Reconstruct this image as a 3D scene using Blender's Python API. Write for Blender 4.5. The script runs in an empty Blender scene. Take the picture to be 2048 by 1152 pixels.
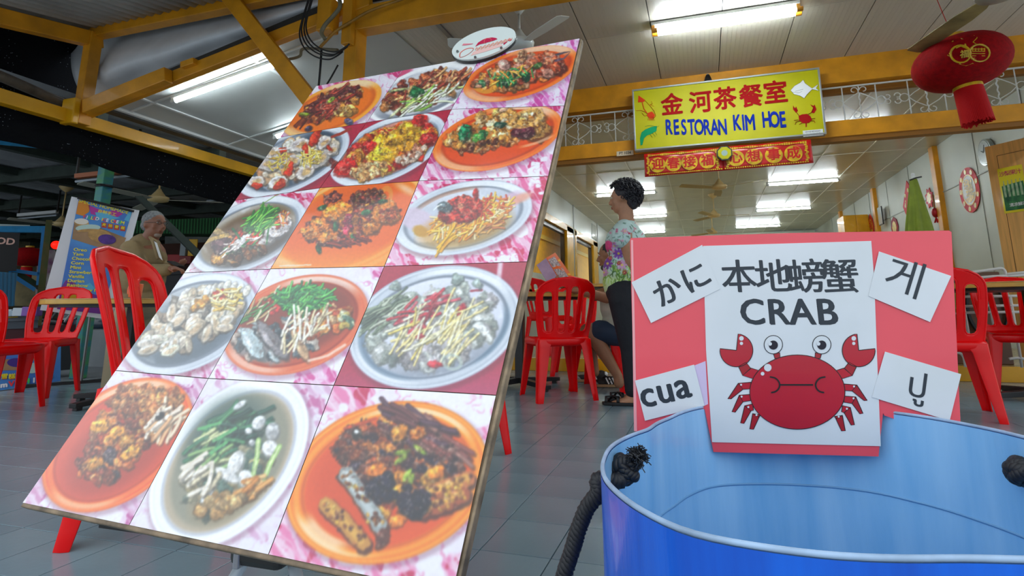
import bpy, bmesh, math, random
import numpy as np
from mathutils import Vector, Matrix, Quaternion
random.seed(7); RNG = np.random.default_rng(5)
scene = bpy.context.scene
COL = scene.collection
PI = math.pi
# ------------------------------------------------------------------ camera
# Calibrated from the vanishing points of the restaurant: X along its front, Y into it, Z up, metres.
H = 0.65
PX, PY, F = 1062.0, 403.0, 1113.0
def _n(v): return v / np.linalg.norm(v)
_D = _n(np.array([1410 - PX, 612 - PY, F]))
_V = np.array([1010 - PX, -5450 - PY, F]); _V = _n(_V - _D * _V.dot(_D))
_X = np.cross(_D, _V)
if _X[0] < 0: _X = -_X
RC = np.stack([_X, _D, _V], 1)            # world -> camera (x right, y down, z forward)
cam_d = bpy.data.cameras.new('camera'); cam = bpy.data.objects.new('camera', cam_d); COL.objects.link(cam)
cam_d.sensor_fit = 'HORIZONTAL'; cam_d.sensor_width = 36.0; cam_d.lens = F / 2048 * 36.0
cam_d.shift_x = (1024 - PX) / 2048; cam_d.shift_y = (PY - 576) / 2048
cam_d.clip_start = 0.02; cam_d.clip_end = 200
M = Matrix.Identity(4)
for j in range(3):
    M[0][j], M[1][j], M[2][j] = [float(v) for v in (RC.T[:, j] * (1 if j == 0 else -1))]
M[0][3], M[1][3], M[2][3] = 0, 0, H
cam.matrix_world = M
scene.camera = cam
def ray(px, py): return RC.T @ np.array([px - PX, py - PY, F])
def at(px, py, Y):                         # the point of the photograph's pixel on the plane at depth Y
    r = ray(px, py); t = Y / r[1]; return Vector((r[0] * t, Y, r[2] * t + H))
def atX(px, py, X):
    r = ray(px, py); t = X / r[0]; return Vector((X, r[1] * t, r[2] * t + H))
def atZ(px, py, Z):
    r = ray(px, py); t = (Z - H) / r[2]; return Vector((r[0] * t, r[1] * t, Z))
def atP(px, py, p0, n):                    # on the plane through p0 with normal n
    r = Vector(ray(px, py)); o = Vector((0, 0, H)); t = (Vector(p0) - o).dot(n) / r.dot(n); return o + r * t
def pix(P):                                # world points (n,3) -> pixels, for measuring only
    c = (np.asarray(P) - np.array([0, 0, H])) @ RC.T
    return PX + F * c[:, 0] / c[:, 2], PY + F * c[:, 1] / c[:, 2]
# ------------------------------------------------------------------ sky and exposure
SKY_STRENGTH = 1.36
TUBE_STRENGTH = 85.0
world = bpy.data.worlds.new('overcast_sky'); scene.world = world; world.use_nodes = True
nt = world.node_tree; nt.nodes.clear()
wo = nt.nodes.new('ShaderNodeOutputWorld'); bg = nt.nodes.new('ShaderNodeBackground')
tc = nt.nodes.new('ShaderNodeTexCoord'); sx = nt.nodes.new('ShaderNodeSeparateXYZ'); cr = nt.nodes.new('ShaderNodeValToRGB')
nt.links.new(tc.outputs['Generated'], sx.inputs[0]); nt.links.new(sx.outputs['Z'], cr.inputs[0])
cr.color_ramp.elements[0].position = 0.0; cr.color_ramp.elements[0].color = (0.50, 0.56, 0.62, 1)
cr.color_ramp.elements[1].position = 0.35; cr.color_ramp.elements[1].color = (0.86, 0.94, 1.0, 1)
nt.links.new(cr.outputs[0], bg.inputs[0]); bg.inputs[1].default_value = SKY_STRENGTH
nt.links.new(bg.outputs[0], wo.inputs[0])
scene.view_settings.view_transform = 'Standard'; scene.view_settings.look = 'None'
scene.view_settings.exposure = 0.22; scene.view_settings.gamma = 1.0; scene.view_settings.use_curve_mapping = False
scene.cycles.max_bounces = 8
# ------------------------------------------------------------------ materials
def lin(c):
    return tuple((x / 12.92 if x <= 0.04045 else ((x + 0.055) / 1.055) ** 2.4) for x in c)
def rgb(h):
    if isinstance(h, str): return tuple(int(h[i:i + 2], 16) / 255 for i in (0, 2, 4))
    return h
_mats = {}
def mat(name, color='808080', rough=0.5, metal=0.0, coat=0.0, var=0.0, vscale=8.0, bump=0.0, bscale=60.0, emit=0.0, ecol=None,
        alpha=1.0, trans=0.0, color2=None, stretch=None, spec=0.5, attr=None, sheen=0.0):
    if name in _mats: return _mats[name]
    m = bpy.data.materials.new(name); m.use_nodes = True; nt = m.node_tree; b = nt.nodes['Principled BSDF']
    c = lin(rgb(color)) + (1,)
    b.inputs['Base Color'].default_value = c; b.inputs['Roughness'].default_value = rough; b.inputs['Metallic'].default_value = metal
    b.inputs['Coat Weight'].default_value = coat; b.inputs['Coat Roughness'].default_value = 0.06
    b.inputs['Specular IOR Level'].default_value = spec
    if sheen: b.inputs['Sheen Weight'].default_value = sheen
    if trans: b.inputs['Transmission Weight'].default_value = trans
    if alpha < 1: b.inputs['Alpha'].default_value = alpha
    if emit:
        b.inputs['Emission Color'].default_value = lin(rgb(ecol or color)) + (1,); b.inputs['Emission Strength'].default_value = emit
    co = None
    if var or bump:
        tcn = nt.nodes.new('ShaderNodeTexCoord'); mp = nt.nodes.new('ShaderNodeMapping'); nt.links.new(tcn.outputs['Object'], mp.inputs[0])
        if stretch: mp.inputs['Scale'].default_value = stretch
        co = mp.outputs[0]
    if attr:
        a = nt.nodes.new('ShaderNodeAttribute'); a.attribute_name = attr; nt.links.new(a.outputs['Color'], b.inputs['Base Color'])
    elif var:
        n = nt.nodes.new('ShaderNodeTexNoise'); n.inputs['Scale'].default_value = vscale; n.inputs['Detail'].default_value = 5
        nt.links.new(co, n.inputs['Vector'])
        mx = nt.nodes.new('ShaderNodeMix'); mx.data_type = 'RGBA'
        rp = nt.nodes.new('ShaderNodeMapRange'); rp.inputs[1].default_value = 0.3; rp.inputs[2].default_value = 0.7
        nt.links.new(n.outputs['Fac'], rp.inputs[0]); nt.links.new(rp.outputs[0], mx.inputs[0])
        c1 = rgb(color); c2 = rgb(color2) if color2 else tuple(max(0, x * (1 - var)) for x in c1)
        mx.inputs[6].default_value = lin(c1) + (1,); mx.inputs[7].default_value = lin(c2) + (1,)
        nt.links.new(mx.outputs[2], b.inputs['Base Color'])
    if bump:
        n2 = nt.nodes.new('ShaderNodeTexNoise'); n2.inputs['Scale'].default_value = bscale; n2.inputs['Detail'].default_value = 4
        nt.links.new(co, n2.inputs['Vector'])
        bp = nt.nodes.new('ShaderNodeBump'); bp.inputs['Strength'].default_value = bump; bp.inputs['Distance'].default_value = 0.01
        nt.links.new(n2.outputs['Fac'], bp.inputs['Height']); nt.links.new(bp.outputs[0], b.inputs['Normal'])
    _mats[name] = m
    return m
class NG:                                    # tiny node graph helper
    def __init__(s, m): s.nt = m.node_tree; s.b = s.nt.nodes['Principled BSDF']
    def n(s, t, **kw):
        x = s.nt.nodes.new(t)
        for k, v in kw.items(): setattr(x, k, v)
        return x
    def l(s, a, b): s.nt.links.new(a, b)
    def math(s, op, a, b=None, clamp=False):
        x = s.nt.nodes.new('ShaderNodeMath'); x.operation = op; x.use_clamp = clamp
        for i, v in enumerate((a, b)):
            if v is None: continue
            if hasattr(v, 'is_output'): s.l(v, x.inputs[i])
            else: x.inputs[i].default_value = v
        return x.outputs[0]
    def mix(s, f, a, b):
        x = s.nt.nodes.new('ShaderNodeMix'); x.data_type = 'RGBA'
        for i, v in ((0, f), (6, a), (7, b)):
            if hasattr(v, 'is_output'): s.l(v, x.inputs[i])
            elif i == 0: x.inputs[0].default_value = v
            else: x.inputs[i].default_value = lin(rgb(v)) + (1,)
        return x.outputs[2]
# ------------------------------------------------------------------ objects
OFF = {}
def prop(o, label=None, cat=None, group=None, kind=None):
    if label: o['label'] = label
    if cat: o['category'] = cat
    if group: o['group'] = group
    if kind: o['kind'] = kind
    return o
def thing(name, label, cat, loc=(0, 0, 0), group=None, kind=None):
    o = bpy.data.objects.new(name, None); COL.objects.link(o); o.location = loc; o.empty_display_size = 0.05
    prop(o, label, cat, group, kind); OFF[o] = Vector(loc); return o
def link_mesh(name, me, mats, parent=None):
    o = bpy.data.objects.new(name, me); COL.objects.link(o)
    for m in (mats if isinstance(mats, (list, tuple)) else [mats]): me.materials.append(m)
    if parent is not None: o.parent = parent; OFF[o] = OFF.get(parent, Vector((0, 0, 0)))
    else: OFF[o] = Vector((0, 0, 0))
    return o
def copy_tree(o, parent=None):
    c = o.copy(); COL.objects.link(c); c.parent = parent
    for ch in list(o.children): copy_tree(ch, c)
    return c
def frame(d, up=(0, 0, 1)):
    d = Vector(d).normalized(); up = Vector(up)
    if abs(d.dot(up.normalized())) > 0.98: up = Vector((0, 1, 0)) if abs(d.y) < 0.9 else Vector((1, 0, 0))
    s = d.cross(up).normalized(); u = s.cross(d).normalized(); return s, u
class MB:
    def __init__(s): s.v = []; s.f = []; s.m = []; s.c = []; s.mi = 0; s.col = None
    def add(s, vs, fs):
        b = len(s.v); s.v += [tuple(v) for v in vs]; s.f += [tuple(b + i for i in f) for f in fs]; s.m += [s.mi] * len(fs)
        s.c += [s.col] * len(vs); return s
    def box(s, c, d, R=None):
        c = Vector(c); hx, hy, hz = d[0] / 2, d[1] / 2, d[2] / 2
        vs = [Vector((x, y, z)) for x in (-hx, hx) for y in (-hy, hy) for z in (-hz, hz)]
        if R is not None: vs = [R @ v for v in vs]
        return s.add([v + c for v in vs], [(0, 1, 3, 2), (4, 6, 7, 5), (0, 4, 5, 1), (2, 3, 7, 6), (0, 2, 6, 4), (1, 5, 7, 3)])
    def bx(s, x0, x1, y0, y1, z0, z1): return s.box(((x0 + x1) / 2, (y0 + y1) / 2, (z0 + z1) / 2), (abs(x1 - x0), abs(y1 - y0), abs(z1 - z0)))
    def bar(s, p0, p1, w, h, up=(0, 0, 1), w1=None, h1=None):
        p0 = Vector(p0); p1 = Vector(p1); a, u = frame(p1 - p0, up); w1 = w if w1 is None else w1; h1 = h if h1 is None else h1
        vs = [p + a * (x * ww / 2) + u * (y * hh / 2) for p, ww, hh in ((p0, w, h), (p1, w1, h1)) for x, y in ((-1, -1), (1, -1), (1, 1), (-1, 1))]
        return s.add(vs, [(3, 2, 1, 0), (4, 5, 6, 7), (0, 1, 5, 4), (1, 2, 6, 5), (2, 3, 7, 6), (3, 0, 4, 7)])
    def tube(s, pts, r, n=8, closed=False, caps=True, flat=1.0):
        pts = [Vector(p) for p in pts]; N = len(pts); rs = r if isinstance(r, (list, tuple)) else [r] * N
        vs = []; fs = []; pa = None
        for i in range(N):
            if closed: d = pts[(i + 1) % N] - pts[i - 1]
            else: d = pts[min(i + 1, N - 1)] - pts[max(i - 1, 0)]
            if d.length < 1e-9: d = Vector((0, 0, 1))
            d.normalize()
            if pa is None: a, u = frame(d)
            else:
                a = (pa - d * pa.dot(d));
                if a.length < 1e-6: a, u = frame(d)
                a.normalize(); u = a.cross(d)
            pa = a
            for k in range(n):
                t = 2 * PI * k / n; vs.append(pts[i] + (a * math.cos(t) + u * math.sin(t) * flat) * rs[i])
        M_ = N if closed else N - 1
        for i in range(M_):
            for k in range(n):
                a0 = i * n + k; a1 = i * n + (k + 1) % n; b0 = ((i + 1) % N) * n + k; b1 = ((i + 1) % N) * n + (k + 1) % n
                fs.append((a0, b0, b1, a1))
        if caps and not closed: fs += [tuple(range(n)), tuple(reversed(range((N - 1) * n, N * n)))]
        return s.add(vs, fs)
    def lathe(s, prof, c=(0, 0, 0), n=24, R=None, ys=1.0):
        c = Vector(c); vs = []; fs = []
        for r, z in prof:
            for k in range(n):
                t = 2 * PI * k / n; v = Vector((r * math.cos(t), r * math.sin(t) * ys, z)); vs.append((R @ v if R is not None else v) + c)
        for i in range(len(prof) - 1):
            for k in range(n):
                fs.append((i * n + k, i * n + (k + 1) % n, (i + 1) * n + (k + 1) % n, (i + 1) * n + k))
        if prof[0][0] > 1e-5: fs.append(tuple(reversed(range(n))))
        if prof[-1][0] > 1e-5: fs.append(tuple(range((len(prof) - 1) * n, len(prof) * n)))
        return s.add(vs, fs)
    def ball(s, c, r, n=12, R=None):
        r = r if isinstance(r, (tuple, list, Vector)) else (r, r, r); c = Vector(c); vs = []; fs = []; m = n // 2
        for i in range(m + 1):
            a = -PI / 2 + PI * i / m
            for k in range(n):
                t = 2 * PI * k / n; v = Vector((r[0] * math.cos(a) * math.cos(t), r[1] * math.cos(a) * math.sin(t), r[2] * math.sin(a)))
                vs.append((R @ v if R is not None else v) + c)
        for i in range(m):
            for k in range(n): fs.append((i * n + k, i * n + (k + 1) % n, (i + 1) * n + (k + 1) % n, (i + 1) * n + k))
        return s.add(vs, fs)
    def cone(s, p0, p1, r0, r1, n=14):          # round-ended tapered limb piece
        s.tube([p0, p1], [r0, r1], n); s.ball(p0, r0, n); s.ball(p1, r1, n); return s
    def prism(s, poly, o, ux, uy, depth):       # polygon in plane (ux,uy) from origin o, extruded along -normal by depth
        o = Vector(o); ux = Vector(ux); uy = Vector(uy); nn = ux.cross(uy).normalized(); N = len(poly)
        a = [o + ux * x + uy * y for x, y in poly]; vs = a + [p - nn * depth for p in a]
        fs = [tuple(range(N)), tuple(reversed(range(N, 2 * N)))] + [(i, i + N, (i + 1) % N + N, (i + 1) % N) for i in range(N)]
        return s.add(vs, fs)
    def flat(s, poly, o, ux, uy):
        o = Vector(o); ux = Vector(ux); uy = Vector(uy)
        return s.add([o + ux * x + uy * y for x, y in poly], [tuple(range(len(poly)))])
    def grid(s, fn, nu, nv):                     # fn(u,v) -> point, u,v in 0..1
        vs = [fn(i / nu, j / nv) for j in range(nv + 1) for i in range(nu + 1)]
        return s.add(vs, [(j * (nu + 1) + i, j * (nu + 1) + i + 1, (j + 1) * (nu + 1) + i + 1, (j + 1) * (nu + 1) + i) for j in range(nv) for i in range(nu)])
    def build(s, name, mats, parent=None, smooth=False, bevel=0.0, sub=0, solid=0.0, seg=2, norm=True):
        off = OFF.get(parent, Vector((0, 0, 0))) if parent is not None else Vector((0, 0, 0))
        me = bpy.data.meshes.new(name)
        me.from_pydata([(x - off.x, y - off.y, z - off.z) for x, y, z in s.v], [], s.f)
        o = link_mesh(name, me, mats, parent)
        if any(s.m): me.polygons.foreach_set('material_index', s.m)
        if any(c is not None for c in s.c):
            at_ = me.color_attributes.new('paint', 'FLOAT_COLOR', 'POINT')
            at_.data.foreach_set('color', np.array([lin(rgb(c)) + (1,) if c is not None else (1, 1, 1, 1) for c in s.c], 'f').ravel())
        if norm:
            bm = bmesh.new(); bm.from_mesh(me); bmesh.ops.recalc_face_normals(bm, faces=bm.faces); bm.to_mesh(me); bm.free()
        if solid: m = o.modifiers.new('t', 'SOLIDIFY'); m.thickness = solid; m.offset = 0
        if bevel: m = o.modifiers.new('b', 'BEVEL'); m.width = bevel; m.segments = seg; m.limit_method = 'ANGLE'; m.angle_limit = 0.7
        if sub: m = o.modifiers.new('s', 'SUBSURF'); m.levels = sub; m.render_levels = sub
        if smooth: me.polygons.foreach_set('use_smooth', [True] * len(me.polygons))
        if smooth and bevel: me.set_sharp_from_angle(angle=0.7)
        me.update(); return o
def apply_mods(o):
    dg = bpy.context.evaluated_depsgraph_get(); dg.update(); me = bpy.data.meshes.new_from_object(o.evaluated_get(dg))
    for i in range(len(me.materials)): pass
    o.modifiers.clear(); o.data = me; return o
def voxel(o, size, smooth=6, fac=0.5):
    m = o.modifiers.new('r', 'REMESH'); m.mode = 'VOXEL'; m.voxel_size = size; m.use_smooth_shade = True
    if smooth: m2 = o.modifiers.new('sm', 'SMOOTH'); m2.factor = fac; m2.iterations = smooth
    mats = list(o.data.materials); apply_mods(o)
    if not len(o.data.materials):
        for m_ in mats: o.data.materials.append(m_)
    o.data.polygons.foreach_set('use_smooth', [True] * len(o.data.polygons)); return o
def structure(name, mb, m, parent=None, **kw):
    o = mb.build(name, m, parent, **kw)
    if parent is None: o['kind'] = 'structure'
    return o
# flat lettering: a font outline turned into a mesh in the plane (ux,uy) at o
def letters(name, text, m, parent, o, ux, uy, size, lift=0.0006, bold=0.0, align='CENTER', xs=1.0, thick=0.0003, shear=0.0, spacing=1.0, ref=None):
    cu = bpy.data.curves.new('t', 'FONT'); cu.body = text; cu.size = 1.0; cu.align_x = align; cu.align_y = 'CENTER' if ref is None else ref
    cu.shear = shear; cu.space_character = spacing; cu.resolution_u = 3; cu.fill_mode = 'FRONT'; cu.dimensions = '2D'
    ob = bpy.data.objects.new('t', cu); COL.objects.link(ob)
    dg = bpy.context.evaluated_depsgraph_get(); dg.update(); me = bpy.data.meshes.new_from_object(ob.evaluated_get(dg))
    bpy.data.objects.remove(ob); bpy.data.curves.remove(cu)
    off = OFF.get(parent, Vector((0, 0, 0))); o = Vector(o) - off; ux = Vector(ux).normalized(); uy = Vector(uy).normalized(); nn = ux.cross(uy)
    co = np.empty(len(me.vertices) * 3, 'f'); me.vertices.foreach_get('co', co); co = co.reshape(-1, 3)
    P = np.array(o) + np.outer(co[:, 0] * size * xs, ux) + np.outer(co[:, 1] * size, uy) + np.array(nn * lift)
    me.vertices.foreach_set('co', P.astype('f').ravel()); me.materials.clear()
    if bold:                                  # a heavier weight: the outline repeated a hair's breadth around itself
        base = P.copy(); fs = [tuple(p.vertices) for p in me.polygons]; n0 = len(base); V = [base]; Fs = list(fs)
        for k in range(8):
            a = 2 * PI * k / 8; V.append(base + np.array((ux * math.cos(a) * xs + uy * math.sin(a)) * bold * size - nn * (size * .0013 * (k + 1)))); Fs += [tuple(i + n0 * (k + 1) for i in f) for f in fs]
        me.clear_geometry(); me.from_pydata(np.concatenate(V).tolist(), [], Fs)
    ob = link_mesh(name, me, m, parent); me.update(); return ob
# ------------------------------------------------------------------ shared materials
M_ORANGE = mat('orange_painted_timber', 'E69C16', 0.42, var=0.16, vscale=5, bump=0.12, bscale=30, coat=0.15)
M_YELLOW = mat('yellow_painted_timber', 'EEB014', 0.38, var=0.12, vscale=4, bump=0.08, bscale=25, coat=0.15)
M_WHITEPLY = mat('white_board', 'CFD0C8', 0.45, var=0.05, vscale=2)
M_DARK = mat('dark_shadow_gap', '1A1A1A', 0.8)
M_TUBE = mat('lit_fluorescent_tube', 'FFFFFF', 0.4, emit=TUBE_STRENGTH, ecol=(0.93, 0.98, 1.0))
M_TUBE2 = mat('lit_forecourt_tube', 'FFFFFF', 0.4, emit=TUBE_STRENGTH * .7, ecol=(0.93, 0.98, 1.0))
M_TUBE3 = mat('lit_soffit_tube', 'FFFFFF', 0.4, emit=TUBE_STRENGTH * .32, ecol=(0.93, 0.98, 1.0))
M_WHITEMETAL = mat('white_enamelled_metal', 'D8DAD6', 0.35)
M_IRON = mat('white_wrought_iron', 'CBCCC6', 0.4)
M_WOOD = mat('varnished_brown_wood', 'F4B868', 0.32, var=0.15, vscale=3, stretch=(14, 14, 0.8), coat=0.3)
M_BLACK = mat('black_metal', '1B1B1D', 0.4)
M_STEEL = mat('dull_grey_steel', '8A8D8E', 0.35, metal=0.8)
M_CABLE = mat('black_cable', '101114', 0.5)
M_CLEAR = mat('clear_glass', 'FFFFFF', 0.02, trans=1.0)

def tile_mat(name, c1, c2, rough, per=0.806, bump=0.25):
    m = mat(name, c1, rough, var=0.2, vscale=1.3, color2=c2); g = NG(m)
    geo = g.n('ShaderNodeNewGeometry'); sp = g.n('ShaderNodeSeparateXYZ'); g.l(geo.outputs['Position'], sp.inputs[0])
    hs = []
    for ox, oy in ((0, 0), (per / 2, per / 2)):
        fx = g.math('SUBTRACT', g.math('WRAP', g.math('ADD', sp.outputs['X'], 40 + ox), per), per / 2)
        fx.node.inputs[0].links[0].from_node.inputs[2].default_value = 0.0
        fy = g.math('SUBTRACT', g.math('WRAP', g.math('ADD', sp.outputs['Y'], 40 + oy), per * 1.163), per * 1.163)
        fy.node.inputs[0].links[0].from_node.inputs[2].default_value = 0.0
        d = g.math('SQRT', g.math('ADD', g.math('MULTIPLY', fx, fx), g.math('MULTIPLY', fy, fy)))
        w = g.math('PINGPONG', d, 0.035)
        ln = g.math('LESS_THAN', w, 0.003)
        hs.append(g.math('MULTIPLY', ln, g.math('LESS_THAN', d, 0.42)))
    hh = g.math('MAXIMUM', hs[0], hs[1])
    bp = g.n('ShaderNodeBump'); bp.inputs['Strength'].default_value = bump; bp.inputs['Distance'].default_value = 0.002
    nz = g.n('ShaderNodeTexNoise'); nz.inputs['Scale'].default_value = 55; nz.inputs['Detail'].default_value = 4; g.l(geo.outputs['Position'], nz.inputs['Vector'])
    g.l(g.math('ADD', hh, g.math('MULTIPLY', nz.outputs['Fac'], 0.9)), bp.inputs['Height']); g.l(bp.outputs[0], g.b.inputs['Normal'])
    return m
M_TILE = tile_mat('grey_glazed_floor_tile', '8CA4AE', '78909C', 0.2)
M_GROUT = mat('dark_grout', '3A3F42', 0.8)
M_TILE_IN = tile_mat('tan_indoor_floor_tile', 'A98A4E', 'C7B07A', 0.18, bump=0.05)

# ------------------------------------------------------------------ floor
BOARD_PX = [(632, 172), (1160, 77), (906, 1189), (44, 1006)]
BIN_PX = [(1205, 800), (2100, 800), (2100, 1300), (1215, 1300)]
def inpoly(p, poly):
    r = False; j = len(poly) - 1
    for i in range(len(poly)):
        a, b = poly[i], poly[j]
        if (a[1] > p[1]) != (b[1] > p[1]) and p[0] < (b[0] - a[0]) * (p[1] - a[1]) / (b[1] - a[1]) + a[0]: r = not r
        j = i
    return r
floor = structure('floor', MB().bx(-5.8, 4.4, 0.2, 5.9, -0.12, -0.006), M_GROUT)
TX, TY = 0.2015, 0.2345
cells = []
for i in range(-27, 24):
    for j in range(0, 25):
        x = -0.43 + TX * (i + 0.5); y = 1.792 + TY * (j - 6.5)
        if x < -5.7 or x > 4.3 or y < 0.32 or y > 5.8: continue
        a = pix([(x, y, 0), (x + TX / 2, y, 0), (x, y + TY / 2, 0)])
        px_, py_ = a[0][0], a[1][0]
        area = abs((a[0][1] - px_) * (a[1][2] - py_) - (a[0][2] - px_) * (a[1][1] - py_))
        c = RC @ np.array([x, y, -H])
        vis = c[2] > 0.1 and -30 < px_ < 2078 and py_ < 1180 and not inpoly((px_, py_), BOARD_PX) and not inpoly((px_, py_), BIN_PX) and not (1265 < px_ < 1925 and py_ > 700)
        cells.append((area if vis else -1, x, y))
cells.sort(reverse=True)
def tile_mb(x, y, w=TX, h=TY, z=0.0, t=0.008):
    m = MB(); g = 0.0017; b = 0.0005
    hx, hy = w / 2 - g, h / 2 - g
    vs = [(x + sx * (hx - q), y + sy * (hy - q), zz) for zz, q in ((z - t, 0), (z - b, 0), (z, b)) for sx, sy in ((-1, -1), (1, -1), (1, 1), (-1, 1))]
    fs = [(8, 9, 10, 11)] + [(k * 4 + i, k * 4 + (i + 1) % 4, k * 4 + 4 + (i + 1) % 4, k * 4 + 4 + i) for k in (0, 1) for i in range(4)]
    return vs, fs
t0 = None; rest = MB()
for n_, (a, x, y) in enumerate(cells):
    if n_ < 300 and a > 0:
        if t0 is None:
            m = MB(); m.add(*tile_mb(0, 0)); t0 = m.build('tile', M_TILE, floor); t0.location = (x, y, 0)
        else:
            c = t0.copy(); COL.objects.link(c); c.location = (x, y, 0)
    else: rest.add(*tile_mb(x, y))
r_ = rest.build('tile', M_TILE, floor); r_['kind'] = 'stuff'
# pavement beyond the forecourt on the left
structure('ground', MB().bx(-22, -5.78, -2, 24, -0.3, -0.03), mat('grey_concrete_pavement', '8C9398', 0.6, var=0.15, vscale=2, bump=0.2))
structure('ground', MB().bx(-5.8, 4.4, -6, 0.2, -0.3, -0.01), mat('grey_concrete_pavement', '8C9398', 0.6))
# raised indoor floor with a yellow step
plat = structure('floor', MB().bx(-5.7, 4.4, 5.9, 19.6, -0.12, 0.105), M_GROUT)
mt = MB()
for i in range(-19, 15):
    for j in range(0, 45): mt.add(*tile_mb(0.3 * i + 0.1, 5.92 + 0.15 + 0.3 * j, 0.3, 0.3, 0.12, 0.014))
o_ = mt.build('tile', M_TILE_IN, plat); o_['kind'] = 'stuff'
structure('trim_1', MB().bx(-2.95, 4.4, 5.87, 5.9, -0.01, 0.122), M_YELLOW)

# ------------------------------------------------------------------ walls of the restaurant
XL, XR, YF, YB, ZC = -2.83, 3.50, 6.02, 19.5, 3.0
M_WALL = mat('white_wall', 'C9CDC6', 0.35, var=0.05, vscale=1.5, coat=0.1)
M_WALLR = mat('white_wall_plain', 'C6CCC4', 0.5, var=0.05, vscale=1.5)
wl = MB().bx(XL - 0.1, XL, YF + 0.1, 9.0, 0.1, ZC).bx(XL - 0.1, XL, 9.0, 15.6, 2.34, ZC).bx(XL - 0.1, XL, 15.6, YB, 0.1, ZC)
wl.bx(XL - 0.1, XL, 9.0, 15.6, 0.1, 0.9).bx(XL - 0.1, XL, 12.44, 12.66, 0.9, 2.34).bx(XL - 0.1, XL, 15.54, 15.6, 0.9, 2.34)
wall_left = structure('wall_left', wl, M_WALL)
# big openings in the left wall with yellow frames
for n_, (y0, y1) in enumerate(((9.0, 12.45), (12.65, 15.55))):
    m = MB().bx(XL - 0.12, XL + 0.04, y0, y0 + 0.16, 0.9, 2.42).bx(XL - 0.12, XL + 0.04, y1 - 0.62, y1, 0.9, 2.42)
    m.bx(XL - 0.12, XL + 0.04, y0, y1, 2.30, 2.44).bx(XL - 0.12, XL + 0.04, y0, y1, 0.86, 0.96)
    w = structure('window_%d' % (n_ + 1), m, M_YELLOW, bevel=0.006)
    MB().bx(XL - 0.10, XL - 0.02, y0 + 0.16, y1 - 0.62, 2.22, 2.30).bx(XL - 0.10, XL - 0.02, y1 - 0.70, y1 - 0.62, 0.96, 2.22).build('window_track', mat('dark_brown_track', '3A2A14', 0.4), w)
# yellow room seen through the openings
M_YWALL = mat('yellow_room_wall', 'F2B418', 0.5, var=0.08)
structure('wall_side', MB().bx(-4.3, -4.2, 6.2, 32, 1.55, ZC), M_YWALL)
structure('wall_side', MB().bx(-4.3, -4.2, 6.2, 32, 0.1, 1.55), M_WALLR)
structure('trim_2', MB().bx(-4.2, -4.15, 6.2, 32, 2.5, 2.62), mat('pale_yellow_trim', 'E8C24A', 0.4))
structure('wall_front', MB().bx(-5.5, XL - 0.1, 6.05, 6.15, 0.1, 3.2), M_WALLR)
wr = MB().bx(XR, XR + 0.12, YF + 0.1, YB, 0.1, ZC)
wall_right = structure('wall_right', wr, M_WALLR)
structure('wall_back', MB().bx(XL, XR + 0.1, YB, YB + 0.1, 0.1, ZC), mat('pale_green_back_wall', 'C4CCB8', 0.5))
# low ledge line and panel joints on the right wall
structure('trim_3', MB().bx(XR - 0.012, XR + 0.01, YF + 0.2, YB, 2.28, 2.295), mat('thin_grey_joint', '9DA39C', 0.5))
for k in range(9): structure('trim_4', MB().bx(XR - 0.008, XR + 0.01, 7.2 + 1.22 * k, 7.21 + 1.22 * k, 0.1, ZC), mat('thin_grey_joint', '9DA39C', 0.5))
# timber posts on the right wall
for y in (9.55, 12.75, 15.7):
    structure('pillar', MB().bx(XR - 0.07, XR + 0.02, y, y + 0.16, 0.12, ZC), M_ORANGE, bevel=0.008)
# conduits on the left wall
for n_, (y, z0) in enumerate(((12.55, 1.2), (15.62, 1.0))):
    structure('trim_5', MB().tube([(XL + 0.03, y, z0), (XL + 0.03, y, ZC)], 0.018, 8).bx(XL, XL + 0.02, y - .02, y + .02, 1.4, 1.46), M_WHITEMETAL, smooth=True)
structure('trim_5', MB().bx(XL + 0.001, XL + 0.02, 14.9, 15.5, 2.5, 2.9), mat('glossy_white_panel', 'D8DCDD', 0.1, coat=0.5))
# ------------------------------------------------------------------ indoor ceiling: separate panels with pale battens
M_CEILIN = mat('cream_ceiling_panel', 'BDB8A4', 0.3, var=0.06, vscale=3, coat=0.25)
cin = structure('ceiling', MB().bx(-5.0, XR + 0.1, YF + 0.1, YB, ZC + 0.012, ZC + 0.1), M_DARK)
p0 = None; xs = [XL] + [-2.33 + 0.61 * k for k in range(10)] + [XR]
ys = [YF + 0.1] + [9.62 - 1.55 * k for k in (2, 1, 0)] + [9.62 + 1.55 * k for k in range(1, 7)] + [YB]
for i in range(len(xs) - 1):
    for j in range(len(ys) - 1):
        if xs[i + 1] - xs[i] < 0.05 or ys[j + 1] - ys[j] < 0.05: continue
        MB().bx(xs[i] + 0.003, xs[i + 1] - 0.003, ys[j] + 0.003, ys[j + 1] - 0.003, ZC, ZC + 0.01).build('panel', M_CEILIN, cin, norm=False)
M_BATTEN = mat('cream_batten', 'D6D3C6', 0.4)
for x in xs[1:-1]: MB().bx(x - 0.009, x + 0.009, YF + 0.1, YB, ZC - 0.005, ZC).build('batten', M_BATTEN, cin, norm=False)
for y in ys[1:-1]: MB().bx(XL, XR, y - 0.009, y + 0.009, ZC - 0.004, ZC).build('batten', M_BATTEN, cin, norm=False)
structure('ceiling', MB().bx(-4.7, XL - 0.1, 6.1, 32, ZC - 0.02, ZC + 0.01), M_WHITEPLY)
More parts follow.
